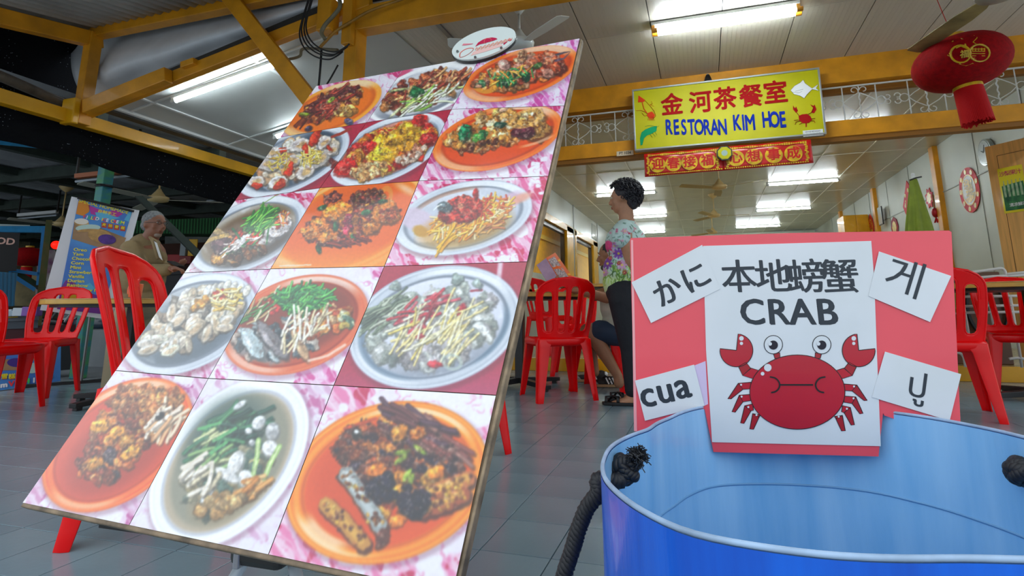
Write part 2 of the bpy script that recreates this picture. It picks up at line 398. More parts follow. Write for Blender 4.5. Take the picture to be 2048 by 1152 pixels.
# ------------------------------------------------------------------ facade beams
ZF = 3.14
structure('beam', MB().bx(-5.5, 4.6, YF, YF + 0.12, 2.87, ZF + 0.1), M_ORANGE)
b_ = structure('beam', MB().bx(-5.5, 4.6, YF - 0.02, YF + 0.12, 2.30, 2.465), M_ORANGE, bevel=0.006)
MB().bx(-5.5, 4.6, YF, YF + 0.1, 2.255, 2.30).build('lower_lip', mat('brown_timber_lip', '8F5C10', 0.5), b_)
structure('beam', MB().bx(-5.5, 4.6, YF + 0.13, YF + 0.2, 2.80, 2.86), mat('brown_timber_lip', '8F5C10', 0.5))
structure('pillar', MB().bx(-3.0, -2.85, YF - 0.02, YF + 0.12, 0.1, 2.3), M_ORANGE, bevel=0.006)
structure('pillar', MB().bx(3.32, 3.5, YF - 0.02, YF + 0.12, 0.1, 2.9), M_ORANGE, bevel=0.006)
structure('wall_front', MB().bx(3.5, 4.6, YF, YF + 0.1, 0.1, ZF), M_WALLR)
# ------------------------------------------------------------------ forecourt ceiling of embossed panels
mcp = mat('embossed_ceiling_panel', 'BFB9AC', 0.4, coat=0.15); g = NG(mcp)
geo = g.n('ShaderNodeNewGeometry'); sp = g.n('ShaderNodeSeparateXYZ'); g.l(geo.outputs['Position'], sp.inputs[0])
xx = g.math('WRAP', g.math('ADD', sp.outputs['X'], 40 + 0.309), 0.61); xx.node.inputs[2].default_value = 0.0
l1 = g.math('LESS_THAN', g.math('PINGPONG', xx, 0.0203), 0.0035)
dx_ = g.math('SUBTRACT', g.math('MODULO', xx, 0.122), 0.061); yy = g.math('SUBTRACT', g.math('MODULO', g.math('ADD', sp.outputs['Y'], 40), 0.05), 0.025)
dd = g.math('SQRT', g.math('ADD', g.math('MULTIPLY', dx_, dx_), g.math('MULTIPLY', yy, yy)))
l2 = g.math('LESS_THAN', g.math('PINGPONG', dd, 0.006), 0.0022)
l2 = g.math('MULTIPLY', l2, g.math('LESS_THAN', dd, 0.022))
bp = g.n('ShaderNodeBump'); bp.inputs['Strength'].default_value = 1.0; bp.inputs['Distance'].default_value = 0.006
g.l(g.math('ADD', g.math('MULTIPLY', l1, 0.8), l2), bp.inputs['Height']); g.l(bp.outputs[0], g.b.inputs['Normal'])
cf = structure('ceiling', MB().bx(-2.62, 4.6, 3.62, YF, ZF + 0.014, ZF + 0.06), M_DARK)
x = -0.309 - 0.61 * 3; xe = [-2.6] + [x + 0.61 * k for k in range(12)]
for i in range(len(xe) - 1):
    for y0, y1 in ((4.84, YF), (3.66, 4.84)):
        MB().bx(xe[i] + 0.004, xe[i + 1] - 0.004, y0 + 0.004, y1 - 0.001, ZF, ZF + 0.012).build('panel', mcp, cf, norm=False)
MB().bx(-2.13, -2.09, 3.66, YF, ZF - 0.02, ZF).build('edge_strip', M_STEEL, cf)
# ------------------------------------------------------------------ lean-to on the left: rafter, soffit panels, low beam
YA = 3.5
def lz(x): return 2.80 + 0.196 * (x + 3.48)            # underside of the rafter
M_SOFFIT = mat('white_soffit_board', 'C3C8C6', 0.45, var=0.06, vscale=2)
ml = MB(); ml.add([(-5.42, YA + .1, lz(-5.42) + .16), (-2.5, YA + .1, lz(-2.5) + .16), (-2.5, 7.5, lz(-2.5) + .16), (-5.42, 7.5, lz(-5.42) + .16),
                   (-5.42, YA + .1, lz(-5.42) + .2), (-2.5, YA + .1, lz(-2.5) + .2), (-2.5, 7.5, lz(-2.5) + .2), (-5.42, 7.5, lz(-5.42) + .2)],
                  [(0, 1, 2, 3), (7, 6, 5, 4), (0, 4, 5, 1), (1, 5, 6, 2), (2, 6, 7, 3), (3, 7, 4, 0)])
lean = structure('ceiling', ml, M_DARK)
def slant(mb, x0, x1, y0, y1, z0, z1):
    vs = [(x, y, lz(x) + z) for z in (z0, z1) for x, y in ((x0, y0), (x1, y0), (x1, y1), (x0, y1))]
    return mb.add(vs, [(3, 2, 1, 0), (4, 5, 6, 7), (0, 1, 5, 4), (1, 2, 6, 5), (2, 3, 7, 6), (3, 0, 4, 7)])
q = atP(400, 241, (-3.48, YA, lz(-3.48) + .14), Vector((-0.192, 0, 0.981)))
q2 = atP(499, 275, (-3.48, YA, lz(-3.48) + .14), Vector((-0.192, 0, 0.981)))
q3 = atP(400, 283, (-3.48, YA, lz(-3.48) + .14), Vector((-0.192, 0, 0.981)))
XJ = (q.x + q2.x) / 2; YJ = q2.y; XE = max(q3.x, -5.3)
sx_ = [XE, XJ, XJ + (-2.55 - XJ) / 2, -2.55]; sy_ = [YA + .12, YJ - 1.2 if YJ - 1.2 > YA + .3 else YA + .7, YJ, YJ + 1.2, 7.4]
for i in range(3):
    for j in range(len(sy_) - 1):
        slant(MB(), sx_[i] + .004, sx_[i + 1] - .004, sy_[j] + .004, sy_[j + 1] - .004, .145, .155).build('panel', M_SOFFIT, lean, norm=False)
M_BAT2 = mat('white_batten', 'DDE2E2', 0.4)
for xx_ in sx_[1:3]: slant(MB(), xx_ - .012, xx_ + .012, YA + .12, 7.4, .133, .145).build('batten', M_BAT2, lean)
for yy_ in sy_[1:-1]: slant(MB(), XE, -2.55, yy_ - .012, yy_ + .012, .134, .145).build('batten', M_BAT2, lean)
slant(MB(), XE - .03, XE, YA + .12, 7.4, .12, .16).build('edge_strip', M_BAT2, lean)
slant(MB(), -5.4, XE - .03, YA + .12, 7.4, .10, .15).build('dark_gap_board', mat('weathered_dark_board', '3B3833', 0.7, var=0.3, vscale=6), lean)
def pbar(name, p0, p1, w, h, m=M_ORANGE, up=(0, 0, 1), bevel=0.006, kind=True):
    return structure(name, MB().bar(p0, p1, w, h, up), m, bevel=bevel)
pbar('rafter', (-5.42, YA + .02, lz(-5.42) + .055), (-2.4, YA + .02, lz(-2.4) + .055), 0.07, 0.11)
pbar('rafter', (-5.30, YA - .06, lz(-5.30) + .04), (-4.35, YA - .06, lz(-4.35) + .04), 0.08, 0.13)
z_lo = H + 1.003 * 5.42 / 3
pbar('beam', (-5.47, 1.6, z_lo - .06), (-5.47, 9.5, z_lo - .06), 0.10, 0.12, M_YELLOW)
structure('post', MB().bar((-5.40, YA - .02, z_lo - .12), (-5.40, YA - .02, 3.25), 0.09, 0.11, (0, 1, 0)), M_ORANGE, bevel=.006)
structure('post', MB().bx(-5.50, -5.34, YA - .14, YA - .08, z_lo - .14, z_lo + .10), M_YELLOW, bevel=.01)
# upper beams that carry the corrugated roof in front
a = atX(25, 55, -5.42); b = atX(187, 92, -5.42)
sl = (b.z - a.z) / (b.y - a.y)
def rz(y): return b.z + sl * (y - b.y)
pbar('beam', (-5.42, .8, rz(.8) + .07), (-5.42, YA + .05, rz(YA) + .07), 0.10, 0.14)
zt = at(208, 73, YA).z
pbar('beam', (-5.47, YA, zt + .07), (-2.3, YA, zt + .07), 0.10, 0.14)
zc = at(700, 62, YA).z
pbar('beam', (-2.52, YA + .06, zc + .10), (4.6, YA + .06, zc + .10), 0.13, 0.20)
structure('column', MB().bx(-2.61, -2.50, YA, YA + .14, 0, 3.3), M_ORANGE, bevel=.006)
structure('column', MB().bx(-2.60, -2.515, YA - .06, YA, at(690, 95, YA).z, 3.25), M_ORANGE, bevel=.006)
structure('beam', MB().bx(-2.78, -2.65, YA - .14, YA - .02, at(640, 80, YA).z, at(640, 18, YA).z), M_ORANGE, bevel=.012)
k0 = at(432, -40, YA - .08); k1 = at(648, 235, YA - .08)
pbar('brace', k0, k1, 0.05, 0.145, up=(0, -1, 0)) if False else structure('brace', MB().bar(k0, k1, 0.13, 0.05, (0, -1, 0)), M_ORANGE, bevel=.004)
# corrugated roof sheets in front, sloping to the street; unseen front edge set to limit sky glare on the board
M_ZINC = mat('grey_corrugated_roof', 'CDD3D0', 0.5, metal=0.0, var=0.25, vscale=2)
def corr(x0, x1, y0, y1, zf, per=0.09, amp=0.012, along='Y'):
    m = MB(); n = int((x1 - x0 if along == 'Y' else y1 - y0) / per * 6)
    if along == 'Y':
        return m.grid(lambda u, v: (x0 + (x1 - x0) * u, y0 + (y1 - y0) * v, zf(x0 + (x1 - x0) * u, y0 + (y1 - y0) * v) + amp * math.cos((x0 + (x1 - x0) * u) * 2 * PI / per)), n, 2)
    return m.grid(lambda u, v: (x0 + (x1 - x0) * u, y0 + (y1 - y0) * v, zf(x0 + (x1 - x0) * u, y0 + (y1 - y0) * v) + amp * math.cos((y0 + (y1 - y0) * v) * 2 * PI / per)), 2, n)
structure('roof', corr(-6.3, 4.6, 0.8, 3.72, lambda x, y: rz(y) + .17, 0.1, 0.014), M_ZINC, smooth=True, solid=0.002)
structure('roof', MB().bx(-2.7, 4.7, 3.6, 7.0, ZF + .2, ZF + .24), mat('dark_upper_roof', '4A4A48', 0.8))
# silver tarpaulin rolled behind the rafter
def tarp(u, v):
    xt = 145 + (650 - 145) * u; yt = 92 - (92 - -8) * max(0, (xt - 190)) / 450 if xt > 190 else 84
    xb = 172 + (655 - 172) * u; yb = 205 - (205 - 22) * u ** 0.95
    s = math.sin(v * PI)
    x = xt + (xb - xt) * v - 14 * s * (1 if u < .02 else 0); y = yt + (yb - yt) * v - 14 * (1 - v) * (u > .1)
    return at(x, y, YA + .22 - .16 * math.sin(v * PI * .9) ** 2 + .02 * math.sin(u * 23 + v * 3) * v * (1 - u))
M_TARP = mat('silver_grey_tarpaulin', 'E2E6EA', 0.35, metal=0.0, var=0.1, vscale=3, bump=0.15, bscale=12)
prop(MB().grid(tarp, 60, 16).build('tarpaulin', M_TARP, smooth=True, solid=.003), 'silver grey tarpaulin sagging above the orange rafter', 'tarpaulin')
gm = MB().bar(at(196, 212, YA + .05), at(650, 22, YA + .05), .10, .055)
gut = structure('gutter', gm, mat('weathered_dark_gutter', '33302C', 0.6, var=0.3, vscale=12))
for x, y in ((283, 170), (378, 128)): MB().bar(at(x - 12, y + 4, YA - .03), at(x + 14, y - 5, YA - .03), .06, .055).build('bracket', M_ORANGE, gut, bevel=.004)
# shade net and neighbour roof edge
def netmat():
    m = mat('black_shade_net', '0E1014', 0.9, spec=.1, bump=.4, bscale=90); g = NG(m)
    tcn = g.n('ShaderNodeTexCoord'); v = g.n('ShaderNodeTexVoronoi'); v.inputs['Scale'].default_value = 34; g.l(tcn.outputs['Object'], v.inputs['Vector'])
    n = g.n('ShaderNodeTexNoise'); n.inputs['Scale'].default_value = 3.0; g.l(tcn.outputs['Object'], n.inputs['Vector'])
    f = g.math('MULTIPLY', g.math('LESS_THAN', v.outputs['Distance'], 0.10), g.math('GREATER_THAN', n.outputs['Fac'], 0.52))
    g.l(g.mix(f, '0E1014', '8996A0'), g.b.inputs['Base Color']); return m  # pale flecks painted in for light coming through the net's holes
M_NET = netmat()
def net2(u, v):
    lo = [(-40, 272), (150, 312), (230, 345), (345, 378), (520, 425), (640, 470)]
    x = -40 + 680 * u
    for (xa, ya), (xb, yb) in zip(lo, lo[1:]):
        if xa <= x <= xb + 1e-6: yl = ya + (yb - ya) * (x - xa) / (xb - xa); break
    yt = 170 + .317 * x + 25
    p = atX(x, yt + (yl - yt) * v, -5.53); p.x -= .05 * math.sin(v * PI) + .012 * math.sin(u * 40); return p
prop(MB().grid(net2, 60, 6).build('shade_net', M_NET, smooth=True, solid=.003), 'black shade net hanging below the long yellow side beam', 'net')
def net1(u, v):
    p = atX(-60 + 235 * u, (30 + 45 * u) + (175 - 30) * v, -5.95); p.x -= .08 * math.sin(v * PI); return p
prop(MB().grid(net1, 30, 10).build('shade_net', M_NET, smooth=True, solid=.003), 'black shade net with painted specks of light between the two left roof beams', 'net')
structure('gutter', MB().tube([atX(-120, 108, -5.56), atX(0, 152, -5.56), atX(185, 232, -5.56)], .045, 10), mat('old_grey_pipe', '6B6459', .6, var=.35, vscale=9), smooth=True)
# food court roof beyond
RZ = 2.62
structure('roof', corr(-19, -5.75, 3.0, 22, lambda x, y: RZ + .1, 0.16, 0.02), mat('dim_corrugated_roof', 'AEB4B8', .5, metal=.0, var=.3, vscale=1.5), smooth=True)
M_GBEAM = mat('dark_green_steel', '34423A', .6, var=.2)
for k in range(11): structure('beam', MB().bar((-19, 3.9 + 1.5 * k, RZ - .02), (-5.75, 3.9 + 1.5 * k, RZ - .02), .10, .16), M_GBEAM)
for k in range(9): structure('beam', MB().bar((-6.6 - 1.45 * k, 3.0, RZ + .03), (-6.6 - 1.45 * k, 22, RZ + .03), .12, .1), M_GBEAM)
# ------------------------------------------------------------------ yellow shop sign over the entrance
YS = 5.86
def plane_thing(Y): return Vector((1, 0, 0)), Vector((0, 0, 1))
sg = thing('shop_sign', 'long yellow shop sign reading RESTORAN KIM HOE over the entrance', 'sign', (0.31, YS, 2.3))
S0 = Vector((-0.617, YS, 2.300)); S1 = Vector((1.245, YS, 2.290)); S2 = Vector((-0.617, YS, 2.988)); SW, SH = 1.862, 0.69
M_SIGNY = mat('yellow_acrylic_sign', 'BEBA03', 0.5, var=0.06, vscale=3, spec=.25, color2='AEA806')
M_ALU = mat('aluminium_frame', 'A9ADAD', 0.35, metal=0.6)
MB().bx(-0.60, 1.228, YS, YS + .07, 2.312, 2.972).build('face', M_SIGNY, sg)
f = MB()
f.bx(-0.617, 1.245, YS - .012, YS + .08, 2.972, 2.99).bx(-0.617, 1.245, YS - .012, YS + .08, 2.296, 2.312)
f.bx(-0.617, -0.60, YS - .012, YS + .08, 2.312, 2.972).bx(1.228, 1.245, YS - .012, YS + .08, 2.312, 2.972)
f.build('frame', M_ALU, sg, bevel=.002)
M_RED = mat('red_sign_paint', '9C0A0C', 0.7, spec=.15); M_BLUE = mat('blue_sign_paint', '082890', 0.7, spec=.15); M_GREEN = mat('green_sign_paint', '12905C', 0.7, spec=.15)
M_INK = mat('black_print', '15171B', 0.45); M_PAPERW = mat('white_paper', 'E4E8E9', 0.5, var=.03, vscale=5); M_ORED = mat('orange_red_paint', 'CC3A14', .7, spec=.15)
UX, UZ = Vector((1, 0, 0)), Vector((0, 0, 1))
def s_at(px, py, lift=.002): p = at(px, py, YS); p.y -= lift; return p
for ch, x, y in zip('金河茶餐室', (1344, 1401, 1450, 1502, 1551), (210, 205, 198, 193, 186)):
    letters('character', ch, M_RED, sg, s_at(x, y + 2), UX, UZ, 0.255, lift=.004, bold=.026, xs=.92)
for w, xa, xb, y in (('RESTORAN', 1330, 1453, 256), ('KIM', 1466, 1511, 247), ('HOE', 1525, 1573, 241)):
    pa = s_at(xa, y); pb = s_at(xb, y); n = len(w)
    for i, ch in enumerate(w):
        t = (i + .5) / n if 'I' not in w else (.17, .46, .76)[i]
        letters('letter', ch, M_BLUE, sg, pa.lerp(pb, t), UX, UZ, 0.232, lift=.004, bold=.03, xs=.52 if ch != 'M' else .58)
def poly_px(name, pts, m, par, Y, lift, thick=.0008, conv=None):
    ps = [conv(x, y) if conv else at(x, y, Y) for x, y in pts]
    o = ps[0]; P = [((p - o).x, (p - o).z) for p in ps]
    mb = MB(); mb.prism(P, o - Vector((0, lift, 0)), UX, UZ, thick); return mb.build(name, m, par, norm=True)
def px_strokes(name, lines, w, m, par, Y, lift):
    mb = MB()
    for ln in lines:
        p = [at(x, y, Y) - Vector((0, lift, 0)) for x, y in ln]; mb.tube(p, w, 5, flat=.3)
    return mb.build(name, m, par)
# squid
poly_px('squid_fin', [(1277, 191), (1290, 200), (1288, 204), (1276, 205)], M_ORED, sg, YS, .004)
px_strokes('squid_drawing', [[(1284, 203), (1288, 218), (1295, 228)], [(1290, 201), (1301, 213), (1308, 222)], [(1296, 228), (1290, 224), (1282, 221), (1272, 222)],
    [(1297, 229), (1290, 233), (1284, 226)], [(1308, 221), (1312, 232), (1307, 238)], [(1303, 203), (1305, 208), (1300, 210)], [(1300, 210), (1308, 213)]], .0045, M_ORED, sg, YS, .005)
poly_px('squid_head', [(1296, 226), (1304, 223), (1310, 230), (1308, 236), (1300, 237), (1294, 232)], M_ORED, sg, YS, .004)
px_strokes('squid_tentacle', [[(1298 + 2 * k, 233), (1296 + 3.2 * k, 241)] for k in range(5)], .004, M_ORED, sg, YS, .005)
# prawn, pomfret and crab
poly_px('prawn_drawing', [(1281, 291), (1280, 277), (1283, 265), (1291, 259), (1303, 254), (1314, 252), (1313, 262), (1303, 268), (1294, 271), (1288, 277), (1285, 290)], M_GREEN, sg, YS, .004)
px_strokes('prawn_feeler', [[(1312, 253), (1300, 251), (1290, 253)], [(1313, 255), (1318, 252)], [(1300, 268), (1305, 275)], [(1305, 266), (1311, 273)], [(1310, 264), (1314, 270)]], .003, M_GREEN, sg, YS, .005)
fish = [(1581, 181), (1589, 172), (1600, 166), (1606, 160), (1610, 167), (1624, 177), (1636, 169), (1632, 177), (1638, 182), (1624, 179), (1614, 189), (1608, 197), (1600, 192), (1588, 189)]
poly_px('fish_drawing', fish, mat('white_print', 'F2F4F4', .4), sg, YS, .004)
px_strokes('fish_outline', [fish + [fish[0]], [(1585, 185), (1598, 186), (1604, 183)], [(1590, 183), (1606, 179)]], .0028, M_INK, sg, YS, .0055)
cb = [(1597, 232), (1604, 229), (1614, 228), (1621, 233), (1624, 240), (1618, 246), (1606, 247), (1598, 241)]
poly_px('crab_body', cb, M_RED, sg, YS, .004)
px_strokes('crab_leg', [[(1599, 233), (1592, 224), (1588, 215)], [(1616, 229), (1624, 224), (1627, 216)], [(1600, 242), (1592, 244), (1590, 249)], [(1604, 246), (1598, 249)], [(1612, 246), (1612, 254)],
                        [(1620, 242), (1628, 242), (1630, 246)], [(1622, 238), (1630, 237)], [(1596, 240), (1588, 241)]], .006, M_RED, sg, YS, .005)
poly_px('crab_claw', [(1592, 226), (1586, 219), (1586, 211), (1590, 217), (1592, 213), (1596, 222)], M_RED, sg, YS, .004)
poly_px('crab_claw', [(1622, 225), (1626, 216), (1620, 209), (1627, 212), (1629, 209), (1633, 219), (1628, 227)], M_RED, sg, YS, .004)
p = at(1626, 266, YS); MB().box(p - Vector((0, .003, 0)), (.18, .003, .062)).build('registration_label', M_PAPERW, sg)
letters('small_print', 'KIM HOE RESTAURANT', M_INK, sg, p + Vector((0, -.005, .014)), UX, UZ, .021, xs=.62, bold=.01)
letters('small_print', 'SA 0149997-T', M_INK, sg, p + Vector((0, -.005, -.014)), UX, UZ, .027, xs=.8, bold=.01)
# ------------------------------------------------------------------ red festive banner under the sign
YBN = 5.84
bn = thing('festive_banner', 'red and gold new year banner hanging below the yellow sign', 'banner', at(1458, 316, YBN))
b0, b1, b2, b3 = at(1288, 308, YBN), at(1621, 279, YBN), at(1627, 326, YBN), at(1290, 354, YBN)
M_BRED = mat('shiny_red_banner', 'C80E0A', .35, var=.12, vscale=12, coat=.3); M_GOLD = mat('gold_foil', 'E8BA18', .35, metal=.0, var=.3, vscale=20)
mid = .487
for u0, u1 in ((0, mid), (mid, 1)):
    def bf(u, v, u0=u0, u1=u1):
        t = u0 + (u1 - u0) * u; p = b3.lerp(b2, t).lerp(b0.lerp(b1, t), v); p.y += .006 * math.sin(t * 30) ; return p
    MB().grid(bf, 24, 4).build('banner_panel', M_BRED, bn, solid=.002, smooth=True)
def bpt(u, v, l=.010): return b3.lerp(b2, u).lerp(b0.lerp(b1, u), v) - Vector((0, l, 0))
for i, ch in enumerate('迎春接福心想事成'):
    u = (.085, .185, .285, .395, .565, .67, .785, .895)[i]; c = bpt(u, .46)
    MB().lathe([(.082, 0), (.082, .002)], (0, 0, 0), 28).build  # gold roundel
    mb = MB(); mb.tube([c, c - Vector((0, .002, 0))], .082, 28); mb.build('gold_roundel', M_GOLD, bn)
    letters('character', ch, M_BRED, bn, c - Vector((0, .003, 0)), UX, UZ, .128, bold=.03)
for ta_, tb_, cols in ((.03, mid - .012, (.025, .455)), (mid + .012, .97, (.515, .97))):
    fr = MB()
    for t in np.linspace(ta_, tb_, 37): fr.box(bpt(t, .07), (.014, .002, .012)); fr.box(bpt(t, .90), (.016, .002, .018 + .008 * math.sin(t * 60)))
    for t in cols:
        for v in np.linspace(.15, .8, 9): fr.box(bpt(t + .004 * math.sin(v * 30), v), (.024, .002, .016))
    fr.build('gold_border', M_GOLD, bn)['kind'] = 'stuff'
# eight sided mirror
c = at(1449, 306, YBN - .05)
mr = thing('feng_shui_mirror', 'small yellow octagonal mirror with black rim on the red banner', 'mirror', c)
def octa(r): return [(r * math.cos(PI / 8 + k * PI / 4), r * math.sin(PI / 8 + k * PI / 4)) for k in range(8)]
MB().prism(octa(.080), c, UX, UZ, .02).build('rim', M_BLACK, mr)
MB().prism(octa(.068), c - Vector((0, .002, 0)), UX, UZ, .02).build('plate', M_SIGNY, mr)
MB().prism([(.030 * math.cos(t * PI / 12), .030 * math.sin(t * PI / 12)) for t in range(24)], c - Vector((0, .004, 0)), UX, UZ, .02).build('glass', mat('mirror_glass', 'A0B4AC', .1, coat=.5), mr)
# house number plate and camera on the beam
c = at(1250, 306.5, YF - .03)
pl = thing('number_plate', 'small pale plate reading PT 1034 on the orange beam', 'plate', c)
MB().box(c, (.185, .006, .055)).build('plate', mat('cream_plate', 'D9C8A8', .5), pl, bevel=.002)
letters('lettering', 'PT 1034', M_INK, pl, c - Vector((0, .0035, 0)), UX, UZ, .043, bold=.02, xs=.9)
c = at(1416, 158, YF - .05)
cm = thing('spotlight', 'small black spotlight clamped above the yellow sign', 'light', c)
MB().lathe([(.0, .05), (.018, .048), (.03, .02), (.045, -.03), (.05, -.05), (.0, -.05)], c, 16).build('lamp_head', M_BLACK, cm, smooth=True)
MB().bx(c.x - .01, c.x + .01, c.y, c.y + .06, c.z + .03, c.z + .06).build('clamp', M_STEEL, cm)
# ------------------------------------------------------------------ white wrought iron grille
gr = thing('iron_grille', 'white scrolled iron grille between the two orange entrance beams', 'grille', (0, YF + .04, 2.465))
yg = YF + .05; zb, ztp = 2.475, 2.862
MB().bx(-3.0, 4.4, yg - .008, yg + .008, zb - .012, zb + .006).build('rail', M_IRON, gr)
MB().bx(-3.0, 4.4, yg - .008, yg + .008, ztp - .035, ztp - .020).build('rail', M_IRON, gr)
def arc(cx, cz, r, a0, a1, n=12, sp=0.0): return [Vector((cx + (r * (1 - sp * i / n)) * math.cos(a0 + (a1 - a0) * i / n), yg - .006, cz + (r * (1 - sp * i / n)) * math.sin(a0 + (a1 - a0) * i / n))) for i in range(n + 1)]
x_tw = at(1600 + 275 / 2.304, 200, yg).x; zm = (zb + ztp) / 2 - .01
br0 = MB().tube([(0, 0, zb), (0, 0, ztp - .03)], .006, 6).build('bar', M_IRON, gr); br0.data.transform(Matrix.Translation((0, 0, 0)))
br0.location = Vector((-3.2, yg, 0)) - OFF[gr] + Vector((0, 0, 0)); br0.data.transform(Matrix.Translation(OFF[gr]))
def gcopy(o, dx):
    c_ = o.copy(); COL.objects.link(c_); c_.parent = gr; c_.location = o.location + Vector((dx, 0, 0)); return c_
twist = MB()
N = 26
tw = []
for i in range(N + 1):
    z = zb + (ztp - .03 - zb) * i / N; tw.append((.005 * math.cos(i * 1.3), .005 * math.sin(i * 1.3), z))
twist.tube(tw, .0065, 6); tb = twist.build('twisted_bar', M_IRON, gr); tb.data.transform(Matrix.Translation(OFF[gr]))
sc = MB()
for s in (-1, 1):
    for (zz, dz, fl) in ((zb + .045, -1, 1), (ztp - .075, 1, -1)):
        sc.tube([Vector((v.x, 0, v.z)) for v in arc(s * .042, zz, .034, (PI / 2 + s * PI / 2) if fl > 0 else (PI / 2 + s * PI / 2), (PI / 2 + s * PI / 2) - s * fl * -1.55 * PI, 14, .45)], .0048, 5)
        sc.tube([(s * .008, 0, zz + fl * .03 - fl * .0), (s * .10, 0, zz + fl * .085), (s * .155, 0, zm)], .0048, 5)
    sc.tube([Vector((v.x, 0, v.z)) for v in arc(s * .19, zm, .040, 0, 2 * PI, 16)], .0045, 5)
    sc.tube([Vector((v.x, 0, v.z)) for v in arc(s * .245, zm + .028, .030, PI, PI + s * 1.7 * PI, 14, .4)], .0045, 5)
    sc.tube([Vector((v.x, 0, v.z)) for v in arc(s * .245, zm - .028, .030, PI, PI - s * 1.7 * PI, 14, .4)], .0045, 5)
scro = sc.build('scrollwork', M_IRON, gr); scro.data.transform(Matrix.Translation(OFF[gr]))
br0.hide_render = False
first = True
for k in range(-8, 6):
    xk = x_tw + .58 * k
    if xk < -3.0 or xk > 4.4: continue
    for src, dx in ((tb, 0), (scro, 0), (br0, -.15), (br0, .15)):
        c_ = src.copy(); COL.objects.link(c_); c_.parent = gr; c_.location = Vector((xk + dx, yg, 0)) - OFF[gr]
for o_ in (br0, tb, scro): bpy.data.objects.remove(o_)
# ------------------------------------------------------------------ fluorescent tubes
M_FIT = mat('white_batten_fitting', 'C9CCCA', .4); M_CAP = mat('amber_tube_cap', 'C98A1E', .4)
def tube_light(p0, p1, label, n=1, cat='light', group=None, cap=M_FIT, lit=True, body=.05, name='fluorescent_light', drop=.055, r=.014, tm=None):
    p0 = Vector(p0); p1 = Vector(p1); t = thing(name, label, cat, (p0 + p1) / 2, group)
    d = (p1 - p0).normalized(); s = d.cross(Vector((0, 0, 1))).normalized()
    MB().bar(p0 + Vector((0, 0, -.012)), p1 + Vector((0, 0, -.012)), body, .028).build('housing', M_FIT, t, bevel=.003)
    for i in range(n):
        o = s * ((i - (n - 1) / 2) * .075) + Vector((0, 0, -drop))
        MB().tube([p0 + o + d * .03, p1 + o - d * .03], r, 10).build('tube', (tm or M_TUBE) if lit else M_WHITEMETAL, t, smooth=False)
        for e in (p0 + d * .015, p1 - d * .015):
            MB().bar(e + Vector((0, 0, -.02)) + s * ((i - (n - 1) / 2) * .075), e + o + Vector((0, 0, -.012)), .03, .03, d).build('end_cap', cap, t, bevel=.002)
            MB().tube([e + o - d * .014, e + o + d * .035], r + .004, 10).build('end_cap', cap, t)
    return t
tube_light((-.30, 4.74, 3.13), (.91, 4.74, 3.13), 'twin fluorescent light with amber ends on the forecourt ceiling', 2, cap=M_CAP, body=.12, drop=.07, r=.017, tm=M_TUBE2)
ncell = [(-2.08, 11.44, 'behind the head of the curly haired woman'), (1.29, 11.45, 'nearest on the indoor ceiling towards the right wall'), (1.33, 14.6, 'second row indoors below the nearest right one'),
         (-2.05, 14.6, 'second row indoors just right of the curly haired woman'), (1.0, 17.6, 'furthest row indoors above the pink crab sign'), (-2.3, 17.8, 'furthest row indoors towards the left wall'), (1.3, 8.3, 'hidden from view by the red banner')]
for x, y, w in ncell:
    tube_light((x, y, ZC), (x + 1.27, y, ZC), 'single lit tube light ' + w, 1, group='indoor tube lights')
tube_light((-3.5, 9.4, ZC - .02), (-3.5, 10.7, ZC - .02), 'lit tube in the yellow side room behind the window openings', 1)
tube_light((-3.5, 13.0, ZC - .02), (-3.5, 14.3, ZC - .02), 'far lit tube in the yellow side room', 1)
tp = Vector((-.192, 0, .981)); q0 = (-3.48, YA, lz(-3.48) + .13)
a = atP(345, 194, q0, tp); b = atP(540, 124, q0, tp)
tube_light(a, b + (b - a) * .12, 'long lit tube under the sloping soffit behind the orange brace', 1, body=.04, r=.018, tm=M_TUBE3)
a = atP(548, 268, q0, tp); tube_light(a, a + Vector((1.2, 0, .235)), 'lit tube mostly hidden behind the upper edge of the menu board', 1, tm=M_TUBE3)
# ------------------------------------------------------------------ ceiling fans
M_FANW = mat('white_fan_enamel', 'D5DAD4', .3); M_FANC = mat('cream_fan_enamel', 'D9BE84', .35); M_FAND = mat('dusty_fan_blade', '9A8D6C', .45, var=.2)
def fan(x, y, zc, rod, label, m, mb_=None, rot=0.3, L=.68, group=None, cone=1.0, pitch=12):
    t = thing('ceiling_fan', label, 'fan', (x, y, zc), group); c = Vector((x, y, zc)); mb_ = mb_ or m
    MB().lathe([(.0, 0), (.065 * cone, -.0), (.07 * cone, -.015), (.052 * cone, -.05), (.022, -.095), (.014, -.10)], c, 20).build('canopy', m, t, smooth=True)
    MB().tube([c + Vector((0, 0, -.09)), c + Vector((0, 0, -rod))], .011, 8).build('rod', m, t, smooth=True)
    z = -rod
    MB().lathe([(.0, z + .05), (.018, z + .05), (.035, z + .02), (.085, z - .05), (.09, z - .055), (.0, z - .055)], c, 24).build('motor_cover', m, t, smooth=True)
    MB().lathe([(.0, z - .056), (.115, z - .056), (.125, z - .07), (.115, z - .11), (.06, z - .125), (.0, z - .128)], c, 24).build('motor', m, t, smooth=True)
    for k in range(3):
        a = rot + k * 2 * PI / 3; d = Vector((math.cos(a), math.sin(a), 0)); s = Vector((-math.sin(a), math.cos(a), 0))
        R = Quaternion(d, math.radians(pitch)); s = R @ s; up = d.cross(s)
        o = c + Vector((0, 0, z - .09))
        P = [(.10, -.03), (.16, -.05), (.30, -.065), (L, -.06), (L + .02, -.03), (L + .02, .05), (L, .06), (.30, .055), (.16, .04), (.10, .03)]
        MB().prism(P, o, d, s, .006).build('blade', mb_, t, bevel=.001)
    return t
p = atZ(1038, 6, ZF)
